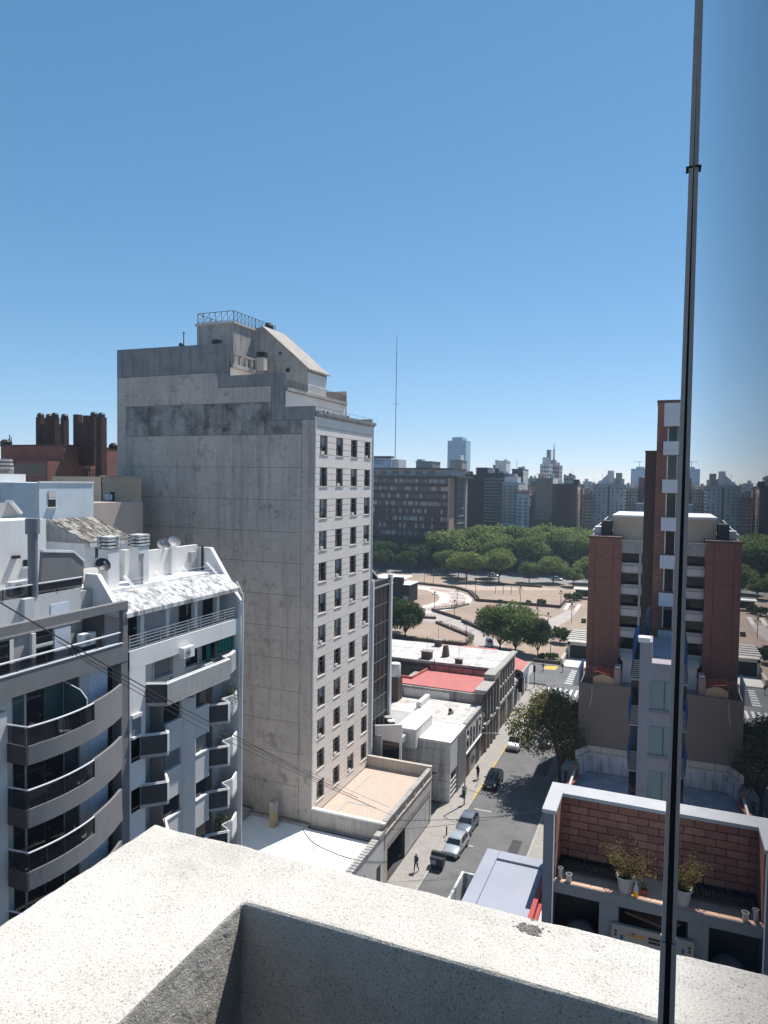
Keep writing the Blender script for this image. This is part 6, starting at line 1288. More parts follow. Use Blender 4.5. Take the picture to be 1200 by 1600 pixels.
sp2 = thing('street_sign_post', (-20.05, 79.6, .12), 'thin sign post on the pavement near the person in black', 'sign post')
MB().tube((-20.05, 79.6, .12), (-20.05, 79.6, 1.0), .03, 6).build('post', GALV, sp2); MB().box(-20.07, -20.03, 79.4, 79.8, .7, 1.0).build('plate', GREYM, sp2)
jb = thing('junction_cabinet', (-20.8, 76.6, .12), 'grey utility cabinet standing on the pavement by the lamp', 'cabinet')
MB().box(-21.0, -20.6, 76.3, 76.9, .12, 1.25).build('cabinet', GREYM, jb); MB().box(-20.6, -20.585, 76.36, 76.84, .25, 1.15).build('cabinet_door', GALV, jb)
bo = thing('pavement_bollard', (-19.9, 66.6, .12), 'short iron bollard on the pavement beside the blue grey car', 'bollard')
MB().lathe([(.07, 0), (.07, .8), (.09, .82), (.05, .92)], (-19.95, 66.9, .12), 10).build('post', METAL, bo)
tl = thing('traffic_light', (-21.0, 124.0, .1), 'dark traffic light on a pole at the end of the street', 'traffic light')
MB().tube((-21.0, 122.6, .12), (-21.0, 122.6, 4.2), .08, 8).build('pole', METAL, tl); MB().box(-21.2, -20.8, 122.35, 122.6, 3.0, 4.1).build('head', METAL, tl)

# ================================================================== wires
def wire(name, pts, r, label, sag=0.0):
    P = []
    for a, b in zip(pts[:-1], pts[1:]):
        n = 14
        for k_ in range(n): t_ = k_ / n; p = Vector(a).lerp(Vector(b), t_); p.z -= sag * 4 * t_ * (1 - t_); P.append(p)
    P.append(Vector(pts[-1])); return MB().path(P, r, 5).build(name, METAL, None, label=label, cat='cable', group='overhead cables')
wire('overhead_cable', [PX(-60, 905, -17), PX(350, 1140, -21.5), PX(560, 1247, -21.9)], .022, 'thickest overhead cable sloping down across the left buildings', .12)
wire('overhead_cable', [PX(90, 1002, -17.5), PX(352, 1147, -21.5), PX(588, 1263, -21.9)], .015, 'middle overhead cable sloping down to the terracotta terrace', .1)
wire('overhead_cable', [PX(110, 1018, -17.5), PX(352, 1156, -21.5), PX(640, 1285, -21.8)], .014, 'lowest overhead cable sloping down to the terracotta terrace', .12)
wire('overhead_cable', [PX(370, 1152, -21.6), PX(610, 1262, -21.9)], .012, 'thin upper overhead cable in front of the grey tower', .1)
wire('overhead_cable', [(-22.4, 58.5, 5.0), (-8.9, 66.5, 5.2)], .022, 'upper cable spanning the street over the parked cars', .35)
wire('overhead_cable', [(-22.4, 57.5, 4.6), (-8.9, 68.5, 4.9)], .018, 'lower cable spanning the street over the parked cars', .5)
wire('overhead_cable', [(-22.2, 69.3, 4.9), (-8.9, 66.0, 5.1)], .02, 'cable running across the street behind the blue grey car', .4)

# ================================================================== trees
def tree_parts(seed, h, r, trunk, n, leaf, mat_leaf, flat=0.75, clumps=16, trunk_r=0.22, low=0.35):
    g_ = np.random.default_rng(seed); rg = random.Random(seed); cz = trunk + (h - trunk) * .5; rz_ = (h - trunk) * .5
    cs_ = []
    for q in range(clumps):
        a = 2.4 * q + rg.uniform(-.4, .4); v = rg.uniform(-.55, .95); rad = math.sqrt(max(0, 1 - v * v)) * rg.uniform(.55, .82) * r
        cs_.append((math.cos(a) * rad, math.sin(a) * rad, cz + v * rz_ * .66, rg.uniform(.30, .46) * r))
    cs_.append((0, 0, cz + rz_ * .3, .5 * r))
    P = []
    per = n // len(cs_)
    for x, y, z, cr_ in cs_:
        d = g_.normal(size=(per, 3)); d /= np.linalg.norm(d, axis=1)[:, None]; rad = cr_ * (g_.uniform(0.25, 1, size=(per, 1)) ** .45) * g_.uniform(.8, 1.15, size=(per, 1))
        P.append(np.array([x, y, z]) + d * rad * np.array([1, 1, flat]))
    P = np.concatenate(P); P = P[P[:, 2] > trunk * .75]
    crown = leaf_mesh('crown', P, leaf, mat_leaf, seed)
    m = MB(); m.tube((0, 0, 0), (rg.uniform(-.1, .1), rg.uniform(-.1, .1), trunk), trunk_r, 9, trunk_r * .75)
    for x, y, z, cr_ in cs_[:12]:
        mid = Vector((x * .4, y * .4, trunk + (z - trunk) * .45)); m.tube((0, 0, trunk * .92), mid, trunk_r * .55, 6, trunk_r * .36); m.tube(mid, (x, y, z), trunk_r * .36, 5, trunk_r * .1)
    return crown, m.mesh('trunk', BARK, (0, 0, 0), 50)
def tree(proto_, loc, label, group, s=1.0, rz=0.0, sz=None, name='tree', cat='tree'):
    t = thing(name, loc, label, cat, group, rz); t.scale = (s, s, sz or s)
    for nm_, me in (('crown', proto_[0]), ('trunk', proto_[1])):
        o = bpy.data.objects.new(nm_, me); col.objects.link(o); o.parent = t
    return t
street = tree_parts(11, 11.4, 5.9, 2.5, 23000, .165, LEAF3, .85, 30, .24)
tree(street, (-11.1, 84.0, 0), 'large olive green street tree casting a shadow on the road', 'street trees')
plA = tree_parts(21, 9, 4.4, 1.2, 9000, .26, LEAF4, .9, 18, .2); plB = tree_parts(22, 11, 5.4, 1.2, 12000, .27, LEAF1, .9, 22, .22); plC = tree_parts(23, 10, 6.2, 3.0, 7500, .30, LEAF2, .7, 20, .25)
tree(plA, (-55.5, 150.0, .1), 'dark bushy tree beside the dark glass office', 'plaza trees', 1.0); tree(plA, (-60.5, 153, .1), 'dark bushy tree half hidden by the dark glass office', 'plaza trees', 1.05, 2)
tree(plB, (-29.2, 146.5, .1), 'dense green tree above the long white roof', 'plaza trees', .98, 1); tree(plB, (-32.8, 147.8, .1), 'left companion of the dense green tree above the white roof', 'plaza trees', .92, 3)
tree(plA, (-24.3, 145.5, .1), 'small slender tree right of the dense green tree', 'plaza trees', .62, 0, .95); 
tree(plC, (-67.5, 246.0, .1), 'round bright green tree at the far edge of the plaza', 'plaza trees', 1.08); tree(plC, (-56.3, 249.0, .1), 'umbrella shaped tree at the far edge of the plaza', 'plaza trees', 1.05, 2.2, 1.2)
pkA = tree_parts(31, 15.5, 9.0, 4.5, 6500, .50, LEAF2, .75, 24, .4); pkB = tree_parts(32, 15, 8.5, 4.5, 6500, .48, LEAF1, .8, 22, .4); pkC = tree_parts(33, 12, 7, 3, 5000, .45, LEAF4, .85, 18, .35)  # pkC: the office block's shadow is put into its dark leaf colour
park = [(-84, 276, 1.05), (-75, 287, 1.15), (-66, 278, 1.0), (-58, 290, 1.2), (-70, 298, 1.15), (-50, 280, 1.0), (-44, 293, 1.2), (-36, 283, 1.1), (-28, 292, 1.1), (-20, 284, 1.05), (-51, 301, 1.15), (-34, 303, 1.15), (-12, 292, 1.1), (-90, 292, 1.1), (-4, 284, 1.0), (-80, 262, .62), (-26, 262, .62), (-46, 253, .5), (-38, 257, .62), (-30, 251, .45), (-73, 254, .55), (-62, 259, .6)]
wh = ['leftmost broad tree before the dark apartment slabs', 'tall broad tree behind the round plaza tree', 'broad tree behind the umbrella shaped tree', 'tallest broad tree in the middle of the park row', 'back row tree below the dark slabs', 'front tree above the avenue in the middle', 'large tree below the dark glass block', 'tree right of the middle with visible branches', 'tree below the grey residential block', 'tree just left of the brick wing', 'back row tree below the pale blue house', 'back row tree below the brown slab', 'park tree hidden mostly by the brick wing', 'park tree beside the office block corner', 'park tree seen only in the glass reflection', 'small tree near the avenue at left', 'small tree near the bus shelter', 'low tree in the middle of the plaza edge', 'mid sized tree at the plaza edge right of the middle', 'lowest tree behind the straight low wall', 'low tree just left of the round bright tree', 'mid sized tree between round and umbrella trees']
for i, (x, y, s) in enumerate(park): tree((pkA, pkB)[i % 2], (x, y, .1), wh[i] + ' of the park', 'park trees beyond the avenue', s, i * 1.3)
dk = [(-128, 268, 1.0), (-118, 274, 1.05), (-109, 268, .95), (-101, 276, 1.0), (-93, 270, .9), (-123, 258, .75), (-106, 258, .72), (-136, 274, 1.05), (-96, 262, .7)]
dkl = ['first', 'second', 'third', 'fourth', 'fifth', 'sixth', 'seventh', 'eighth', 'ninth']
for i, (x, y, s) in enumerate(sorted(dk)): tree(pkC, (x, y, .1), 'dark tree in front of the office block, %s from the left' % dkl[i], 'dark trees before the office block', s, i * 2.1)
bush = tree_parts(41, 1.7, 1.1, .1, 900, .15, LEAF4, .9, 8, .05)
def shrub(x, y, s, label): return tree(bush, (x, y, .12), label, 'plaza shrubs', s, x, None, 'shrub', 'shrub')
for i, (px_, py_, s) in enumerate(((782, 945, 1.0), (826, 945, .9), (846, 947, 1.3), (875, 1005, 2.2), (846, 1030, .8), (857, 1030, .8), (866, 1030, .8), (897, 995, 1.0), (903, 995, 1.0), (890, 940, 1.6), (902, 938, 1.6))):
    p = PZ(px_, py_, .12); shrub(p.x, p.y, s, 'rounded plaza shrub, ' + ['left of the open dirt field', 'middle one beside the low wall', 'grey green one beside the low wall', 'large one beside the underpass ramp', 'left one in the flower bed', 'middle one in the flower bed', 'right one in the flower bed', 'left planter above the underpass', 'right planter above the underpass', 'left one under the bus shelter', 'right one under the bus shelter'][i])

def balcony_plant(loc, h, r, mat, label, seed):
    t = thing('balcony_plant', loc, label, 'potted plant', 'balcony plants'); x, y, z = loc; g_ = np.random.default_rng(seed)
    MB().lathe([(.13, 0), (.18, .3), (.15, .3)], loc, 12).build('pot', TERRA, t); MB().tube((x, y, z + .25), (x, y, z + h * .7), .02, 5).build('stem', BARK, t)
    leaf_cloud('foliage', np.array([x, y, z + .3 + h * .5]) + g_.normal(size=(420, 3)) * np.array([r, r, h * .28]), .06, mat, t, seed)
balcony_plant((-25.7, 21.8, 18.3), .75, .28, LEAFV, 'violet leaved plant on the third curved balcony from the top', 61)
balcony_plant((-25.9, 37.6, 21.05), 1.5, .3, LEAF4, 'tall dark plant on the highest right hand angular balcony', 62)
balcony_plant((-26.2, 36.9, 13.0), 1.2, .25, LEAF1, 'green plant on a lower right hand angular balcony', 63)

# ================================================================== plaza furniture
def lowwall(pts, label, h=.75, hedge=True, seed=1):
    t = thing('hedge_wall', (pts[0][0], pts[0][1], .12), label, 'low wall', 'low walls with planting on the plaza'); m = MB()
    BW = pm('brown_low_wall', (0.10, 0.075, 0.06), (0.08, 0.06, 0.05), grain=0.15)
    P = []; g_ = np.random.default_rng(seed)
    for a, b in zip(pts[:-1], pts[1:]):
        d = Vector((b[0] - a[0], b[1] - a[1], 0)); L_ = d.length; m.obox(((a[0] + b[0]) / 2, (a[1] + b[1]) / 2, .12 + h / 2), (L_ + .3, .45, h), math.atan2(d.y, d.x))
        if hedge:
            n = int(L_ * 26); u = g_.uniform(0, 1, n); nn = Vector((-d.y, d.x, 0)).normalized(); off = g_.uniform(.1, 1.15, n)
            P.append(np.stack([a[0] + d.x * u + nn.x * off, a[1] + d.y * u + nn.y * off, .2 + g_.uniform(0, .75, n)], 1))
    m.build('wall', BW, t)
    if hedge: leaf_cloud('hedge', np.concatenate(P), .17, LEAF4, t, seed)
    return t
lowwall([(-95, 231), (-81, 231.3), (-66.1, 228.1), (-60, 221.5), (-55.3, 211.6), (-53.5, 206.2)], 'curved low planted wall along the outer ring path', .7, True, 1)
lowwall([(-53.0, 205.8), (-46.7, 206.0), (-28.3, 205.6), (-28.3, 216.6)], 'straight low wall between the two dirt fields', .85, False, 2)
lowwall([(-60.5, 185.4), (-56.0, 190.9), (-54.0, 199.3)], 'planted kerb inside the bend of the ring path', .35, True, 3); lowwall([(-60.3, 184.4), (-49.7, 175.6)], 'low brown wall left of the diagonal plaza path', .8, False, 4)
lowwall([(-48.5, 173.2), (-39.0, 162.6)], 'low brown wall beside the dense tree', .8, True, 5); lowwall([(-54.0, 168.6), (-42.0, 156.8), (-40.6, 149)], 'planted low wall along the near plaza path', .6, True, 6)
lowwall([(-62, 148), (-40.4, 148)], 'long low wall at the near edge of the dirt field', .7, True, 7); lowwall([(-59.3, 243), (-40, 244.0)], 'far low wall in front of the avenue', .7, False, 8); lowwall([(-67, 171.5), (-56, 174)], 'short low wall left of the crossing paths', .6, True, 9)
lowwall([(-24.2, 140.6), (-19.3, 140.6), (-18.6, 146), (-18.6, 160)], 'low wall of the flower bed beside the underpass ramp', .7, False, 10)
sheet('flower_bed', [(-24.2, 140.9), (-19.4, 140.9), (-18.8, 146), (-22.5, 148.5), (-24.5, 146)], .16, pm('flower_bed_soil', (0.22, 0.19, 0.10), (0.16, 0.15, 0.075), scale=1, grain=0.3, gscale=4))
ks = thing('black_kiosk', (-74, 197, .12), 'black box shaped kiosk with a pale roof on the plaza', 'kiosk')
box1('body', BLACKP, -80, -70.6, 193.5, 201, .13, 5.4, ks); box1('roof', WROOF, -80.3, -70.4, 193.3, 201.3, 5.4, 5.65, ks); box1('tower_box', BLACKP, -75.6, -72.6, 193.0, 194.5, .13, 7.6, ks)
box1('counter_window', pm('kiosk_mural', (0.35, 0.33, 0.31), (0.05, 0.05, 0.05), scale=1.6, grain=0.2), -72.5, -70.8, 193.42, 193.49, .5, 2.3, ks); box1('side_roof', WROOF, -84, -74, 197, 206, 6.4, 6.6, ks); box1('side_body', BLACKP, -83.5, -80.2, 197.2, 206, .13, 6.38, ks)
lp_me = None
def plaza_lamp(px_, py_, i):
    global lp_me
    p = PZ(px_, py_, .13); t = thing('plaza_lamp', (p.x, p.y, .13), 'dark plaza lamp post, ' + LPL[i], 'lamp post', 'plaza lamp posts')
    if lp_me is None:
        lp_me = [('pole', MB().tube((0, 0, 0), (0, 0, 4.6), .09, 7, .06).mesh('lamp_pole', METAL)), ('lamp_arm', MB().tube((-.5, 0, 4.3), (.5, 0, 4.3), .04, 5).mesh('lamp_arm', METAL)), ('lamp_head', MB().lathe([(.1, 0), (.26, .1), (.22, .45), (.05, .6)], (0, 0, 4.6), 8).lathe([(.05, -.3), (.14, -.2), (.14, 0), (.05, .08)], (.5, 0, 4.3), 8).lathe([(.05, -.3), (.14, -.2), (.14, 0), (.05, .08)], (-.5, 0, 4.3), 8).mesh('lamp_head', METAL))]
    for nm_, me in lp_me: o = bpy.data.objects.new(nm_, me); col.objects.link(o); o.parent = t
lamps = [(677, 912), (645, 958), (679, 952), (714, 947), (710, 967), (728, 922), (743, 930), (746, 983), (728, 1005), (691, 905), (813, 943), (876, 950), (893, 973), (839, 980), (856, 990), (860, 1030), (770, 905), (663, 912), (631, 975)]
LPL = ['behind the kiosk at the ring path', 'left of the ring path', 'in the middle of the ring path', 'on the white band of the ring path', 'beside the diagonal low wall', 'near the round bright tree', 'at the end of the curved wall', 'by the playground fence', 'beside the utility cart', 'second behind the kiosk', 'next to the swings', 'at the corner of the low wall', 'on the dirt by the underpass', 'behind the dense tree', 'above the slender tree', 'in the flower bed', 'in front of the umbrella tree', 'right behind the kiosk roof', 'in front of the kiosk mural']
for i, (a, b) in enumerate(lamps): plaza_lamp(a, b, i)
def play(px_, py_, c, s, label, i):
    p = PZ(px_, py_, .14); t = thing('play_dome', (p.x, p.y, .14), label, 'play object', 'playground objects')
    m_ = pm('play_paint_%d' % i, c, rough=.5, grain=.05); MB().lathe([(s, 0), (s * .95, s * .5), (s * .6, s * .85), (s * .1, s)], p, 14).build('shell', m_, t, smooth=50); MB().tube((p.x, p.y - s * .99, .14 + s * .35), (p.x, p.y - s * .7, .14 + s * .4), s * .3, 10).build('opening', METAL, t)
play(765, 953, (0.5, 0.03, 0.03), 1.3, 'red play dome on the plaza playground', 0); play(788, 955, (0.65, 0.30, 0.02), 1.3, 'orange play dome on the plaza playground', 1); play(796, 951, (0.45, 0.55, 0.38), 1.4, 'pale green play mound on the plaza playground', 2)
sw = thing('swing_frame', PZ(793, 928, .13), 'dark metal swing frame on the far dirt field', 'swing'); p = PZ(793, 928, .13); m = MB()
for k_ in range(4): m.tube((p.x - 4 + k_ * 2.6, p.y, .13), (p.x - 4 + k_ * 2.6, p.y, 2.6), .09, 6)
m.tube((p.x - 4, p.y, 2.6), (p.x + 3.8, p.y, 2.6), .09, 6).build('frame', METAL, sw); MB().box(p.x - 3, p.x - 2.5, p.y - .1, p.y + .1, .6, .68).build('seat', REDBEAM, sw)
for i, (a, b, l_) in enumerate(((878, 994, 'left'), (886, 992, 'middle'), (893, 995, 'right'), (912, 973, 'farther'))):
    p = PZ(a, b, .13); t = thing('stone_bench', p, l_ + ' dark stone bench on the dirt near the underpass', 'bench', 'block benches'); MB().box(p.x - .6, p.x + .6, p.y - .5, p.y + .5, .13, .7).build('block', METAL, t); MB().box(p.x - .62, p.x + .62, p.y + .3, p.y + .5, .7, 1.1).build('back', METAL, t)
up = thing('underpass_entrance', (-14, 150, 0), 'concrete underpass entrance with a dark opening beside the brick block', 'underpass')
box1('opening', BLACKP, -18.0, -8, 147.2, 147.4, .05, 2.9, up); box1('frame', CREAM2, -18.5, -18.0, 147.0, 147.5, .05, 3.5, up); box1('lintel', CREAM2, -18.5, -8, 147.0, 149, 2.9, 3.6, up); box1('deck', GREYM, -19.0, -8, 149, 160, 3.3, 3.6, up); box1('ramp_wall', CREAM2, -19.0, -18.55, 140.5, 160, .05, 1.4, up); box1('ramp_floor', PATHW, -18.5, -8, 139.8, 147, .13, .15, up)  # opening is a black sheet standing in for the shade inside
for s in range(5): bp('deck_slat', CREAM2, up, -19.0, -8, 149.4 + s * 2.1, 150.2 + s * 2.1, 3.62, 3.75)
bs_ = thing('bus_shelter', (-24.5, 226, .12), 'bus shelter with a white roof at the far plaza corner', 'bus shelter')
box1('roof', WROOF, -27, -20, 225, 228, 3.1, 3.3, bs_)
for x in (-26.5, -23.5, -20.5): MB().tube((x, 227.5, .12), (x, 227.5, 3.1), .1, 6).build('post', METAL, bs_)
box1('back_panel', METAL, -26.6, -20.4, 227.6, 227.7, .5, 2.6, bs_)
yl = thing('yellow_ramp_plate', (-20.6, 137.6, 0), 'yellow painted crossing ramp in front of the flower bed', 'ramp'); MB().hexa([(-22.0, 136.2, .002), (-19.4, 136.6, .002), (-19.2, 139.4, .002), (-21.6, 139.0, .002), (-21.6, 137.0, .12), (-19.7, 137.3, .12), (-19.6, 139.2, .12), (-21.3, 138.8, .12)]).build('plate', YELLOW, yl)
# ================================================================== skyline
def fc(name, c, c2=None, **k_): return pm('far_' + name, c, c2, scale=0.15, grain=0.06, gscale=1.5, **k_)
def far(label, x0, x1, yt, Y, depth, mat, rows=0, cols=0, wmat=GLASS, band=None, name='city_building', win=(.62, .5), top=None, parts=(), z0=0.0, side=None, yb=None, cat='building', skip=0.0):
    """a block whose front stands in the plane Y; front limits come from sight lines"""
    a, b = PY(x0, yt, Y), PY(x1, yt, Y); zt = (a.z + b.z) / 2; X0, X1 = a.x, b.x
    t = thing(name, ((X0 + X1) / 2, Y + depth / 2, 0), label, cat, 'city skyline')
    box1('wall', mat, X0, X1, Y, Y + depth, z0, zt, t)
    if side: bp('sunlit_side_sheet', side, t, X1 + .01, X1 + .12, Y + .3, Y + depth - .2, z0, zt - .05)  # lighter sheet on the sun side; the light is put into its colour
    bp('roof_edge', mat, t, X0 - .25, X1 + .25, Y - .25, Y + depth, zt, zt + .5)
    zl = PY(x0, yb, Y).z if yb else max(0, zt - rows * 3.1 - 1)
    if rows:
        fh = (zt - zl - 1.0) / rows; m = MB(); rg = random.Random(int(x0 * 13)); fb = MB(); ns = MB()
        for r_ in range(rows):
            zc = zt - 1.0 - r_ * fh
            if band: fb.box(X0 - .02, X1 + .02, Y - .16, Y - .01, zc - fh + .02, zc - fh * .62)
            if cols:
                cw = (X1 - X0) / cols
                for c_ in range(cols):
                    if rg.random() < skip: continue
                    xa = X0 + cw * (c_ + .5 - win[0] / 2); m.box(xa, xa + cw * win[0], Y - .06, Y - .005, zc - fh * (.12 + win[1]), zc - fh * .12)
                nsd = max(1, int(depth / 3.4)); dw = depth / nsd
                for c_ in range(nsd): ns.box(X1 + .125 if side else X1 + .005, (X1 + .17 if side else X1 + .06), Y + dw * (c_ + .2), Y + dw * (c_ + .75), zc - fh * (.12 + win[1]), zc - fh * .12)
        if cols: o = m.build('window_panes', wmat, t); o['kind'] = 'stuff'; o = ns.build('side_window_panes', wmat, t); o['kind'] = 'stuff'
        if band: o = fb.build('floor_band', band, t); o['kind'] = 'stuff'
    if rows and Y < 620:
        rg2 = random.Random(int(x0 * 7 + yt)); mm = MB()
        for q in range(rg2.randint(1, 3)):
            xx = X0 + (X1 - X0) * rg2.uniform(.1, .9); mm.tube((xx, Y + depth * .5, zt), (xx, Y + depth * .5, zt + rg2.uniform(2.5, 6)), .07, 4)
        mm.build('roof_aerial', METAL, t)
        xx = X0 + (X1 - X0) * rg2.uniform(.15, .8); box1('roof_tank', rg2.choice((METAL, GALV, mat)), xx, xx + min(2.5, (X1 - X0) * .25), Y + depth * .3, Y + depth * .3 + 2, zt + .5, zt + rg2.uniform(1.8, 3), t)
    for (u0, u1, h, d0, d1, mt) in parts: box1('roof_housing', mt, X0 + (X1 - X0) * u0, X0 + (X1 - X0) * u1, Y + depth * d0, Y + depth * d1, zt + .01, zt + h, t)
    return t, X0, X1, zt
# office block with eight rows of windows
Yo = 285.0; a, b = PY(545, 742, Yo), PY(700, 747, Yo); OX0, OX1, OZ = a.x, b.x, b.z; zlo_ = PY(700, 847, Yo).z
of = thing('office_block', ((OX0 + OX1) / 2, Yo + 14, 0), 'wide dark office block with eight rows of ribbon windows behind the plaza', 'building')
OBR = fc('office_brown', (0.085, 0.058, 0.052), (0.065, 0.046, 0.042)); OPK = fc('office_pink', (0.46, 0.29, 0.23), (0.40, 0.25, 0.20)); OWH = fc('office_white', (0.42, 0.41, 0.40))
box1('wall', OBR, OX0, OX1 - .01, Yo + .6, Yo + 27, zlo_, OZ, of); box1('stilts_core', GREYD, OX0 + 4, OX1 - 6, Yo + 5, Yo + 22, 0, zlo_ - .01, of)
fh = (OZ - zlo_) / 8.4; rg = random.Random(3)
for r_ in range(8):
    zc = OZ - .5 - r_ * fh; bp('spandrel', OBR, of, OX0, OX1 - .02, Yo, Yo + .59, zc - fh + .05, zc - fh * .58)
    m1, m2, m3 = MB(), MB(), MB(); n = 44; cw = (OX1 - OX0) / n
    for c_ in range(n):
        x = OX0 + c_ * cw; mm = rg.choice((m1, m1, m2, m3)) if r_ not in (2, 6) else rg.choice((m1, m1, m1, m2)); mm.box(x + .06, x + cw - .06, Yo + .42, Yo + .5, zc - fh * .57, zc - .04)
    for mm, mt, nm_ in ((m1, GLASS, 'dark_panes'), (m2, fc('pane_pale', (0.42, 0.42, 0.41)), 'curtained_panes'), (m3, fc('pane_grey', (0.22, 0.235, 0.26)), 'blind_panes')):
        o = mm.build(nm_, mt, of); o['kind'] = 'stuff'
bp('roof_band', GREYD, of, OX0, OX1 + 4, Yo - .1, Yo + 27, OZ, OZ + 1.0)
box1('roof_storey', fc('roof_storey', (0.36, 0.37, 0.38)), OX0, OX1 + .5, Yo + 3, Yo + 25, OZ + 1.0, OZ + 3.6, of); bp('roof_slab', GREYD, of, OX0, OX1 + 1.2, Yo + 2, Yo + 26, OZ + 3.6, OZ + 4.3)
for q in range(7): bp('roof_window', GLASS, of, OX0 + 3 + q * 5.6, OX0 + 6.2 + q * 5.6, Yo + 2.95, Yo + 2.99, OZ + 1.5, OZ + 3.1)
bp('pink_pier', OPK, of, OX1, OX1 + .7, Yo + .2, Yo + 7.5, zlo_, OZ); bp('end_wall', GREYD, of, OX1, OX1 + .3, Yo + 7.5, Yo + 13, zlo_, OZ); bp('end_column', OWH, of, OX1, OX1 + 1.2, Yo + 24, Yo + 27, zlo_ - 1, OZ)
for r_ in range(8):
    zc = OZ - .5 - r_ * fh; bp('end_grid', OBR, of, OX1, OX1 + .35, Yo + 13, Yo + 23.9, zc - fh + .1, zc - .3); bp('end_slab', fc('end_slab', (0.38, 0.34, 0.31)), of, OX1, OX1 + .9, Yo + 13, Yo + 23.9, zc - .28, zc)
for c_ in range(5): bp('end_fin', OWH, of, OX1 + .36, OX1 + .6, Yo + 13 + c_ * 2.6, Yo + 13.3 + c_ * 2.6, zlo_, OZ)
for q in range(6): bp('stilt', OBR, of, OX0 + 8 + q * 7.5, OX0 + 9.5 + q * 7.5, Yo + 2, Yo + 3.5, 0, zlo_)
bp('roof_plant', fc('plant', (0.22, 0.20, 0.19)), of, PY(655, 730, Yo + 12).x, PY(676, 730, Yo + 12).x, Yo + 12, Yo + 20, OZ + 4.3, PY(660, 728, Yo + 12).z)
# hotel with sign
t, X0, X1, zt = far('hotel block with a pale blue rooftop sign beside the grey tower', 560, 612, 733, 330, 20, fc('hotel_dark', (0.07, 0.07, 0.08)), 0, 0)
ht = t; zs1, zs0 = PY(600, 716, 330).z, PY(600, 731, 330).z; xs0, xs1 = PY(566, 720, 330).x, PY(610, 720, 330).x
box1('roof_sign', fc('sign_blue', (0.36, 0.46, 0.58)), xs0, xs1, 329.5, 331, zs0, zs1, ht); bp('sign_top', GREYD, ht, xs0, xs1 + .5, 329.4, 334, zs1, zs1 + 1.1); box1('white_end', fc('white_end', (0.70, 0.68, 0.66)), xs1 + .1, PY(623, 720, 331).x, 331, 342, zs0 - .5, zs1 - .5, ht)
def text(s_, size, loc, mat, parent, name='lettering'):
    c = bpy.data.curves.new(name, 'FONT'); c.body = s_; c.size = size; c.align_x = 'RIGHT'; c.extrude = .02; o = bpy.data.objects.new(name, c)
    col.objects.link(o); dgr = bpy.context.evaluated_depsgraph_get(); me = bpy.data.meshes.new_from_object(o.evaluated_get(dgr)); bpy.data.objects.remove(o)
    me.materials.clear(); me.materials.append(mat); me.transform(Matrix.Translation(Vector(loc) - WL[parent.name]) @ Matrix.Rotation(R(90), 4, 'X')); return add(name, me, parent)
INKS = fc('sign_ink', (0.02, 0.05, 0.16)); text('ORDENSA', 1.5, (PY(600.5, 722, 329.4).x, 329.42, PY(600, 721.5, 329.4).z), INKS, ht); text('HOTEL', 1.2, (PY(598, 725, 329.4).x, 329.42, PY(600, 725, 329.4).z), INKS, ht)
am = thing('antenna_mast', (PY(618.5, 700, 345).x, 345, 0), 'thin tall guyed antenna mast rising behind the hotel', 'antenna')
x_, zt_ = PY(618.5, 640, 345).x, PY(620, 522, 345).z; zb_ = PY(618, 712, 345).z
MB().tube((x_, 345, zb_ - 25), (x_, 345, zt_ - 10), .22, 6, .16).tube((x_, 345, zt_ - 10), (x_, 345, zt_), .16, 5, .05).build('mast', METAL, am)
m = MB()
for zz, w_ in ((PY(619, 631, 345).z, 2.0), (PY(619, 552, 345).z, 1.0), (PY(619, 528, 345).z, .6)): m.tube((x_ - w_, 345, zz), (x_ + w_, 345, zz), .09, 4)
m.build('cross_arm', METAL, am); m = MB()
for dx, dy in ((26, 8), (-24, 10), (4, 28)): m.tube((x_, 345, zt_ - 12), (x_ + dx, 345 + dy, zb_ - 6), .012, 3, None, False); m.tube((x_, 345, (zt_ + zb_) / 2), (x_ + dx, 345 + dy, zb_ - 6), .012, 3, None, False)
m.build('guy_wire', GALV, am)
# blue glass tower
BG = glassmat('far_blue_glass', (0.13, 0.25, 0.36), 0.15, 0.5); BGF = fc('tower_fin', (0.26, 0.40, 0.52))
t, X0, X1, zt = far('tall pale blue glass skyscraper with a stepped top', 700, 728, 689, 900, 24, BG, 24, 0, GLASS, BGF, 'skyscraper', cat='skyscraper')
wX = X1 - X0; box1('crown_block', BG, X0 + wX * .22, X1 - wX * .2, 900.5, 922, zt + .02, PY(714, 683, 900).z, t)
for q in range(8): bp('vertical_fin', BGF, t, X0 + wX * q / 7 - .25, X0 + wX * q / 7 + .25, 899.4, 899.98, 0, zt)
# the rest, left to right
W_ = fc('white', (0.60, 0.60, 0.60)); WB = fc('bluewhite', (0.34, 0.40, 0.48)); DK = fc('dark', (0.05, 0.042, 0.042)); DB = fc('darkbrown', (0.07, 0.05, 0.045)); PK = fc('pinkish', (0.40, 0.34, 0.32)); GR = fc('grey', (0.27, 0.27, 0.28)); BR_ = fc('brownish', (0.19, 0.13, 0.11)); PP = fc('peach', (0.50, 0.33, 0.26)); YL = fc('sandy', (0.52, 0.43, 0.32)); RB = fc('redbrown', (0.20, 0.10, 0.085)); GG = glassmat('far_green_glass', (0.03, 0.05, 0.055), 0.08, 0.5); LB = fc('lightblue', (0.40, 0.50, 0.60))
far('small grey roof block above the office block', 650, 675, 722, 340, 14, GR, 0, 0, parts=((.0, .3, 1.5, .1, .5, GR),))
far('plain pinkish tower in front of the glass skyscraper', 703, 722, 720, 360, 10, PK, 0, 0, parts=((.35, .8, 3.2, .2, .8, W_),))
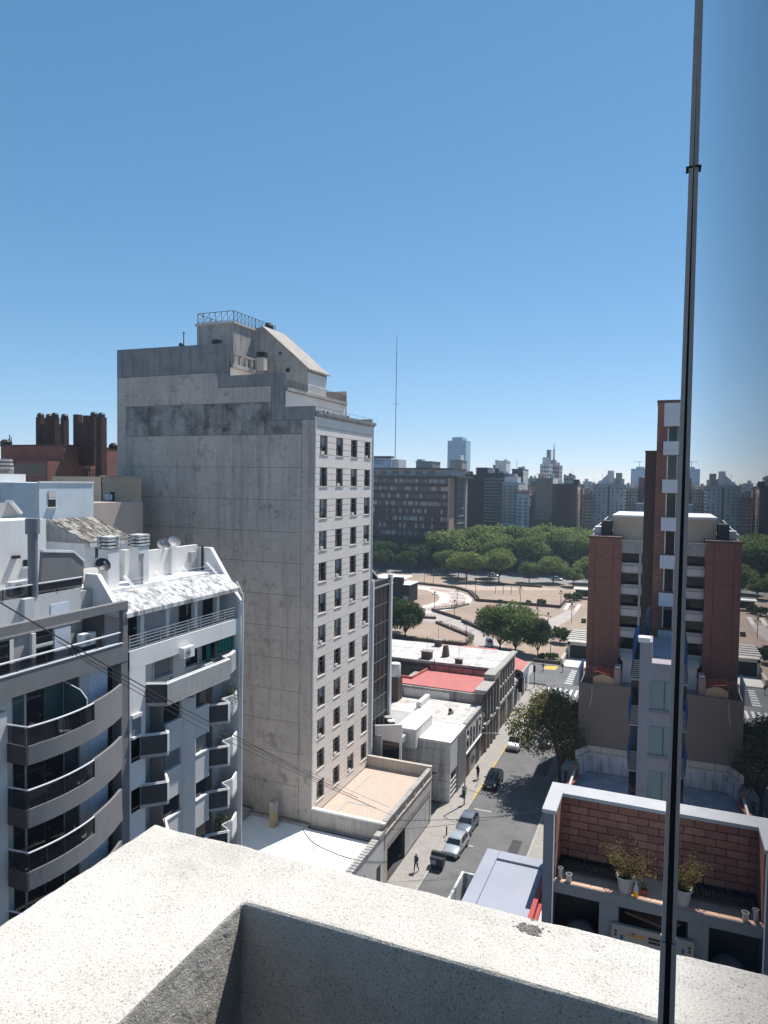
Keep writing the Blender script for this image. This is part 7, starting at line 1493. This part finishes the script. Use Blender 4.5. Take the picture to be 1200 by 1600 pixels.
far('wide dark slab left in the row behind the park', 718, 760, 743, 330, 18, DB, 14, 12, GLASS, None, yb=815, win=(.45, .45), parts=((.55, .95, 4.0, .2, .8, DK), (.1, .3, 1.5, .2, .6, GR)))
far('dark slab with uneven balconies in the row behind the park', 757, 787, 741, 326, 18, DK, 14, 9, fc('pane_dull', (0.14, 0.16, 0.18)), GR, yb=815, win=(.4, .4), skip=.4, parts=((.1, .4, 2.5, .2, .8, W_), (.6, .9, 1.5, .2, .8, GR)))
far('bright white slim tower with one high window', 774, 791, 721, 420, 12, fc('bright', (0.74, 0.74, 0.74)), 0, 0, parts=((.82, 1.0, 1.2, 0, .5, W_), (0, .15, 1.0, 0, .5, W_)))
far('pale low block left of the white slim tower', 763, 775, 733, 440, 12, W_, 4, 4, GLASS)
far('grey blue balcony block in the row behind the park', 785, 810, 755, 322, 16, WB, 12, 3, GLASS, WB, yb=818, win=(.75, .5), side=fc('side_white', (0.66, 0.62, 0.60)), parts=((.1, .9, 3.0, .1, .6, W_), (.3, .7, 4.5, .2, .6, GR)))
far('dark stepped tower with a white flank', 800, 817, 734, 380, 16, fc('slate', (0.09, 0.105, 0.13)), 6, 4, GLASS, side=W_, parts=((.5, .9, 1.5, .1, .5, GR),))
far('far grey tower right of the white flank', 824, 838, 748, 520, 14, GR, 5, 4, GLASS)
far('far blue grey slab peeping above the roofs', 829, 842, 749, 460, 12, fc('bluegrey', (0.22, 0.30, 0.38)), 6, 4, GLASS)
far('light blue house with pinkish roof behind the park', 808, 827, 774, 316, 10, LB, 8, 2, GLASS, yb=822, win=(.5, .55), parts=((0, 1, 2.2, .0, .6, fc('pink_roof', (0.33, 0.22, 0.21))),))
far('tall sandy flank beside the light blue house', 827, 838, 761, 324, 14, YL, 0, 0, parts=((0, .9, 2.0, .2, .8, BR_),))
far('dark green glass block in the row behind the park', 838, 864, 749, 318, 16, GG, 12, 9, glassmat('far_pane_teal', (0.05, 0.085, 0.10), 0.1, 0.5), None, yb=824, win=(.85, .7), skip=.15)
far('far white tower cluster with a thin spire', 844, 858, 726, 560, 20, W_, 8, 5, GLASS, parts=((.2, .9, 6, .1, .6, W_), (.6, 1.0, 12, .2, .5, GR)))
t, X0, X1, zt = far('far pinkish tower next to the spire', 856, 874, 728, 580, 18, PK, 8, 5, GLASS, parts=((.0, .6, 5, .1, .6, GR), (.35, .5, 14, .2, .4, W_)))
MB().tube((X0 + 4, 585, zt + 10), (X0 + 4, 585, zt + 20), .35, 5, .1).tube((X0 + 2.5, 585, zt + 16), (X0 + 5.5, 585, zt + 16), .2, 4).build('spire', GALV, t)
far('peach coloured far tower below the spire', 841, 850, 741, 540, 12, PP, 5, 3, GLASS)
far('wide brown slab with peach corner in the row behind the park', 864, 902, 758, 314, 18, fc('umber', (0.065, 0.05, 0.05)), 13, 9, GLASS, None, yb=823, win=(.5, .75), side=PP)
far('grey water tank house on the skyline', 881, 896, 744, 480, 12, GR, 3, 4, GLASS, parts=((0, .15, 1.2, 0, .3, GR), (.8, 1, 1.2, 0, .3, GR)))
far('peach narrow flank right of the brown slab', 903, 911, 758, 330, 8, PP, 0, 0)
far('brown balcony house between slab and grey block', 911, 925, 775, 322, 10, BR_, 8, 2, GLASS, fc('pale_band', (0.34, 0.30, 0.28)), yb=818, parts=((.1, .8, 3.5, .1, .6, GR),))
t, X0, X1, zt = far('tall grey residential block with gabled roof behind the park', 927, 975, 758, 326, 18, fc('cool_grey', (0.30, 0.33, 0.38)), 12, 7, GLASS, None, yb=825, win=(.35, .42), skip=.25)
MB().ey([(X0 + 1, zt + .5), (X1 - 1, zt + .5), (X1 - 6, zt + 5), (X1 - 7.5, zt + 5.5), (X0 + 6, zt + 5), (X0 + 3, zt + 2)], 328, 340).build('gable_roof', W_, t); box1('roof_tower', W_, X0 + 6, X0 + 8.5, 327, 331, zt + .6, zt + 6.5, t); box1('roof_tower', GR, X0 + 9.5, X0 + 12, 327, 331, zt + .6, zt + 5.5, t); bp('dark_slot', GREYD, t, X0 + 6.4, X0 + 7.2, 325.85, 325.95, 10, zt - .5)
far('beige house right of the grey residential block', 975, 996, 764, 345, 14, fc('beige', (0.44, 0.40, 0.37)), 9, 5, GLASS, None, yb=812, win=(.5, .55))
t, X0, X1, zt = far('far blue office tower with a crane on its roof', 986, 1012, 733, 900, 22, fc('blue_far', (0.24, 0.36, 0.50)), 12, 0, GLASS, fc('blue_band', (0.34, 0.45, 0.56)), 'skyscraper', cat='skyscraper', parts=((.3, .8, 3, .1, .6, LB),))
MB().tube(((X0 + X1) / 2, 905, zt + 3), ((X0 + X1) / 2, 905, zt + 9), .5, 4).tube(((X0 + X1) / 2 - 7, 905, zt + 9), ((X0 + X1) / 2 + 3, 905, zt + 9.3), .4, 4).build('crane', GALV, t)
far('reddish brown house left of the slim brick tower', 998, 1016, 748, 350, 10, RB, 0, 0, parts=((0, .3, 1.5, .1, .6, W_),)); far('pale slab left of the reddish house', 992, 1000, 756, 352, 8, W_, 0, 0); far('light blue box below the reddish house', 994, 1010, 788, 340, 10, LB, 4, 2, WB)
# distant roofs filling the horizon
rg = random.Random(12); cols_ = [W_, GR, PK, YL, WB, fc('paleroof', (0.48, 0.46, 0.45))]
k_i = 0
words = ['squat', 'narrow', 'broad', 'plain', 'boxy', 'low', 'upright', 'blocky']; tints = {0: 'white', 1: 'grey', 2: 'pinkish', 3: 'sandy', 4: 'bluish', 5: 'pale'}
for x in list(range(592, 1020, 11)):
    yt = rg.uniform(750, 760); Y = rg.uniform(560, 760); w_ = rg.uniform(8, 16); ci = (k_i // 8 + (k_i % 8) * 5) % 6
    far('%s %s building far off on the horizon' % (words[k_i % 8], tints[ci]), x, x + w_, yt, Y, 14, cols_[ci], 4, 3, GLASS, yb=yt + 16, win=(.5, .5), name='distant_building', parts=((.2, .6, rg.uniform(1, 4), .1, .6, cols_[(ci + 1) % 6]),)); k_i += 1
# behind the park mass on the right (seen in the glass only) and left continuation
far('dark slab right of the park seen past the brick tower', 1018, 1060, 752, 330, 16, DB, 12, 8, GLASS, yb=815)
for i, (x0, x1, yt, Y, mt) in enumerate(((430, 500, 742, 300, DB), (500, 575, 735, 330, GR))): pass

# ================================================================== thin haze in the air
mh = bpy.data.materials.new('air_haze'); mh.use_nodes = True; th = mh.node_tree; th.nodes.clear()
vo = _n(th, 'ShaderNodeVolumePrincipled'); vo.inputs['Color'].default_value = (0.66, 0.82, 1.0, 1); vo.inputs['Density'].default_value = 0.00022; vo.inputs['Anisotropy'].default_value = 0.2
oh = _n(th, 'ShaderNodeOutputMaterial'); th.links.new(vo.outputs[0], oh.inputs['Volume'])
hb_ = MB().box(-1500, 1500, -380, 1500, -1.2, 140).build('haze', mh); hb_['kind'] = 'stuff'
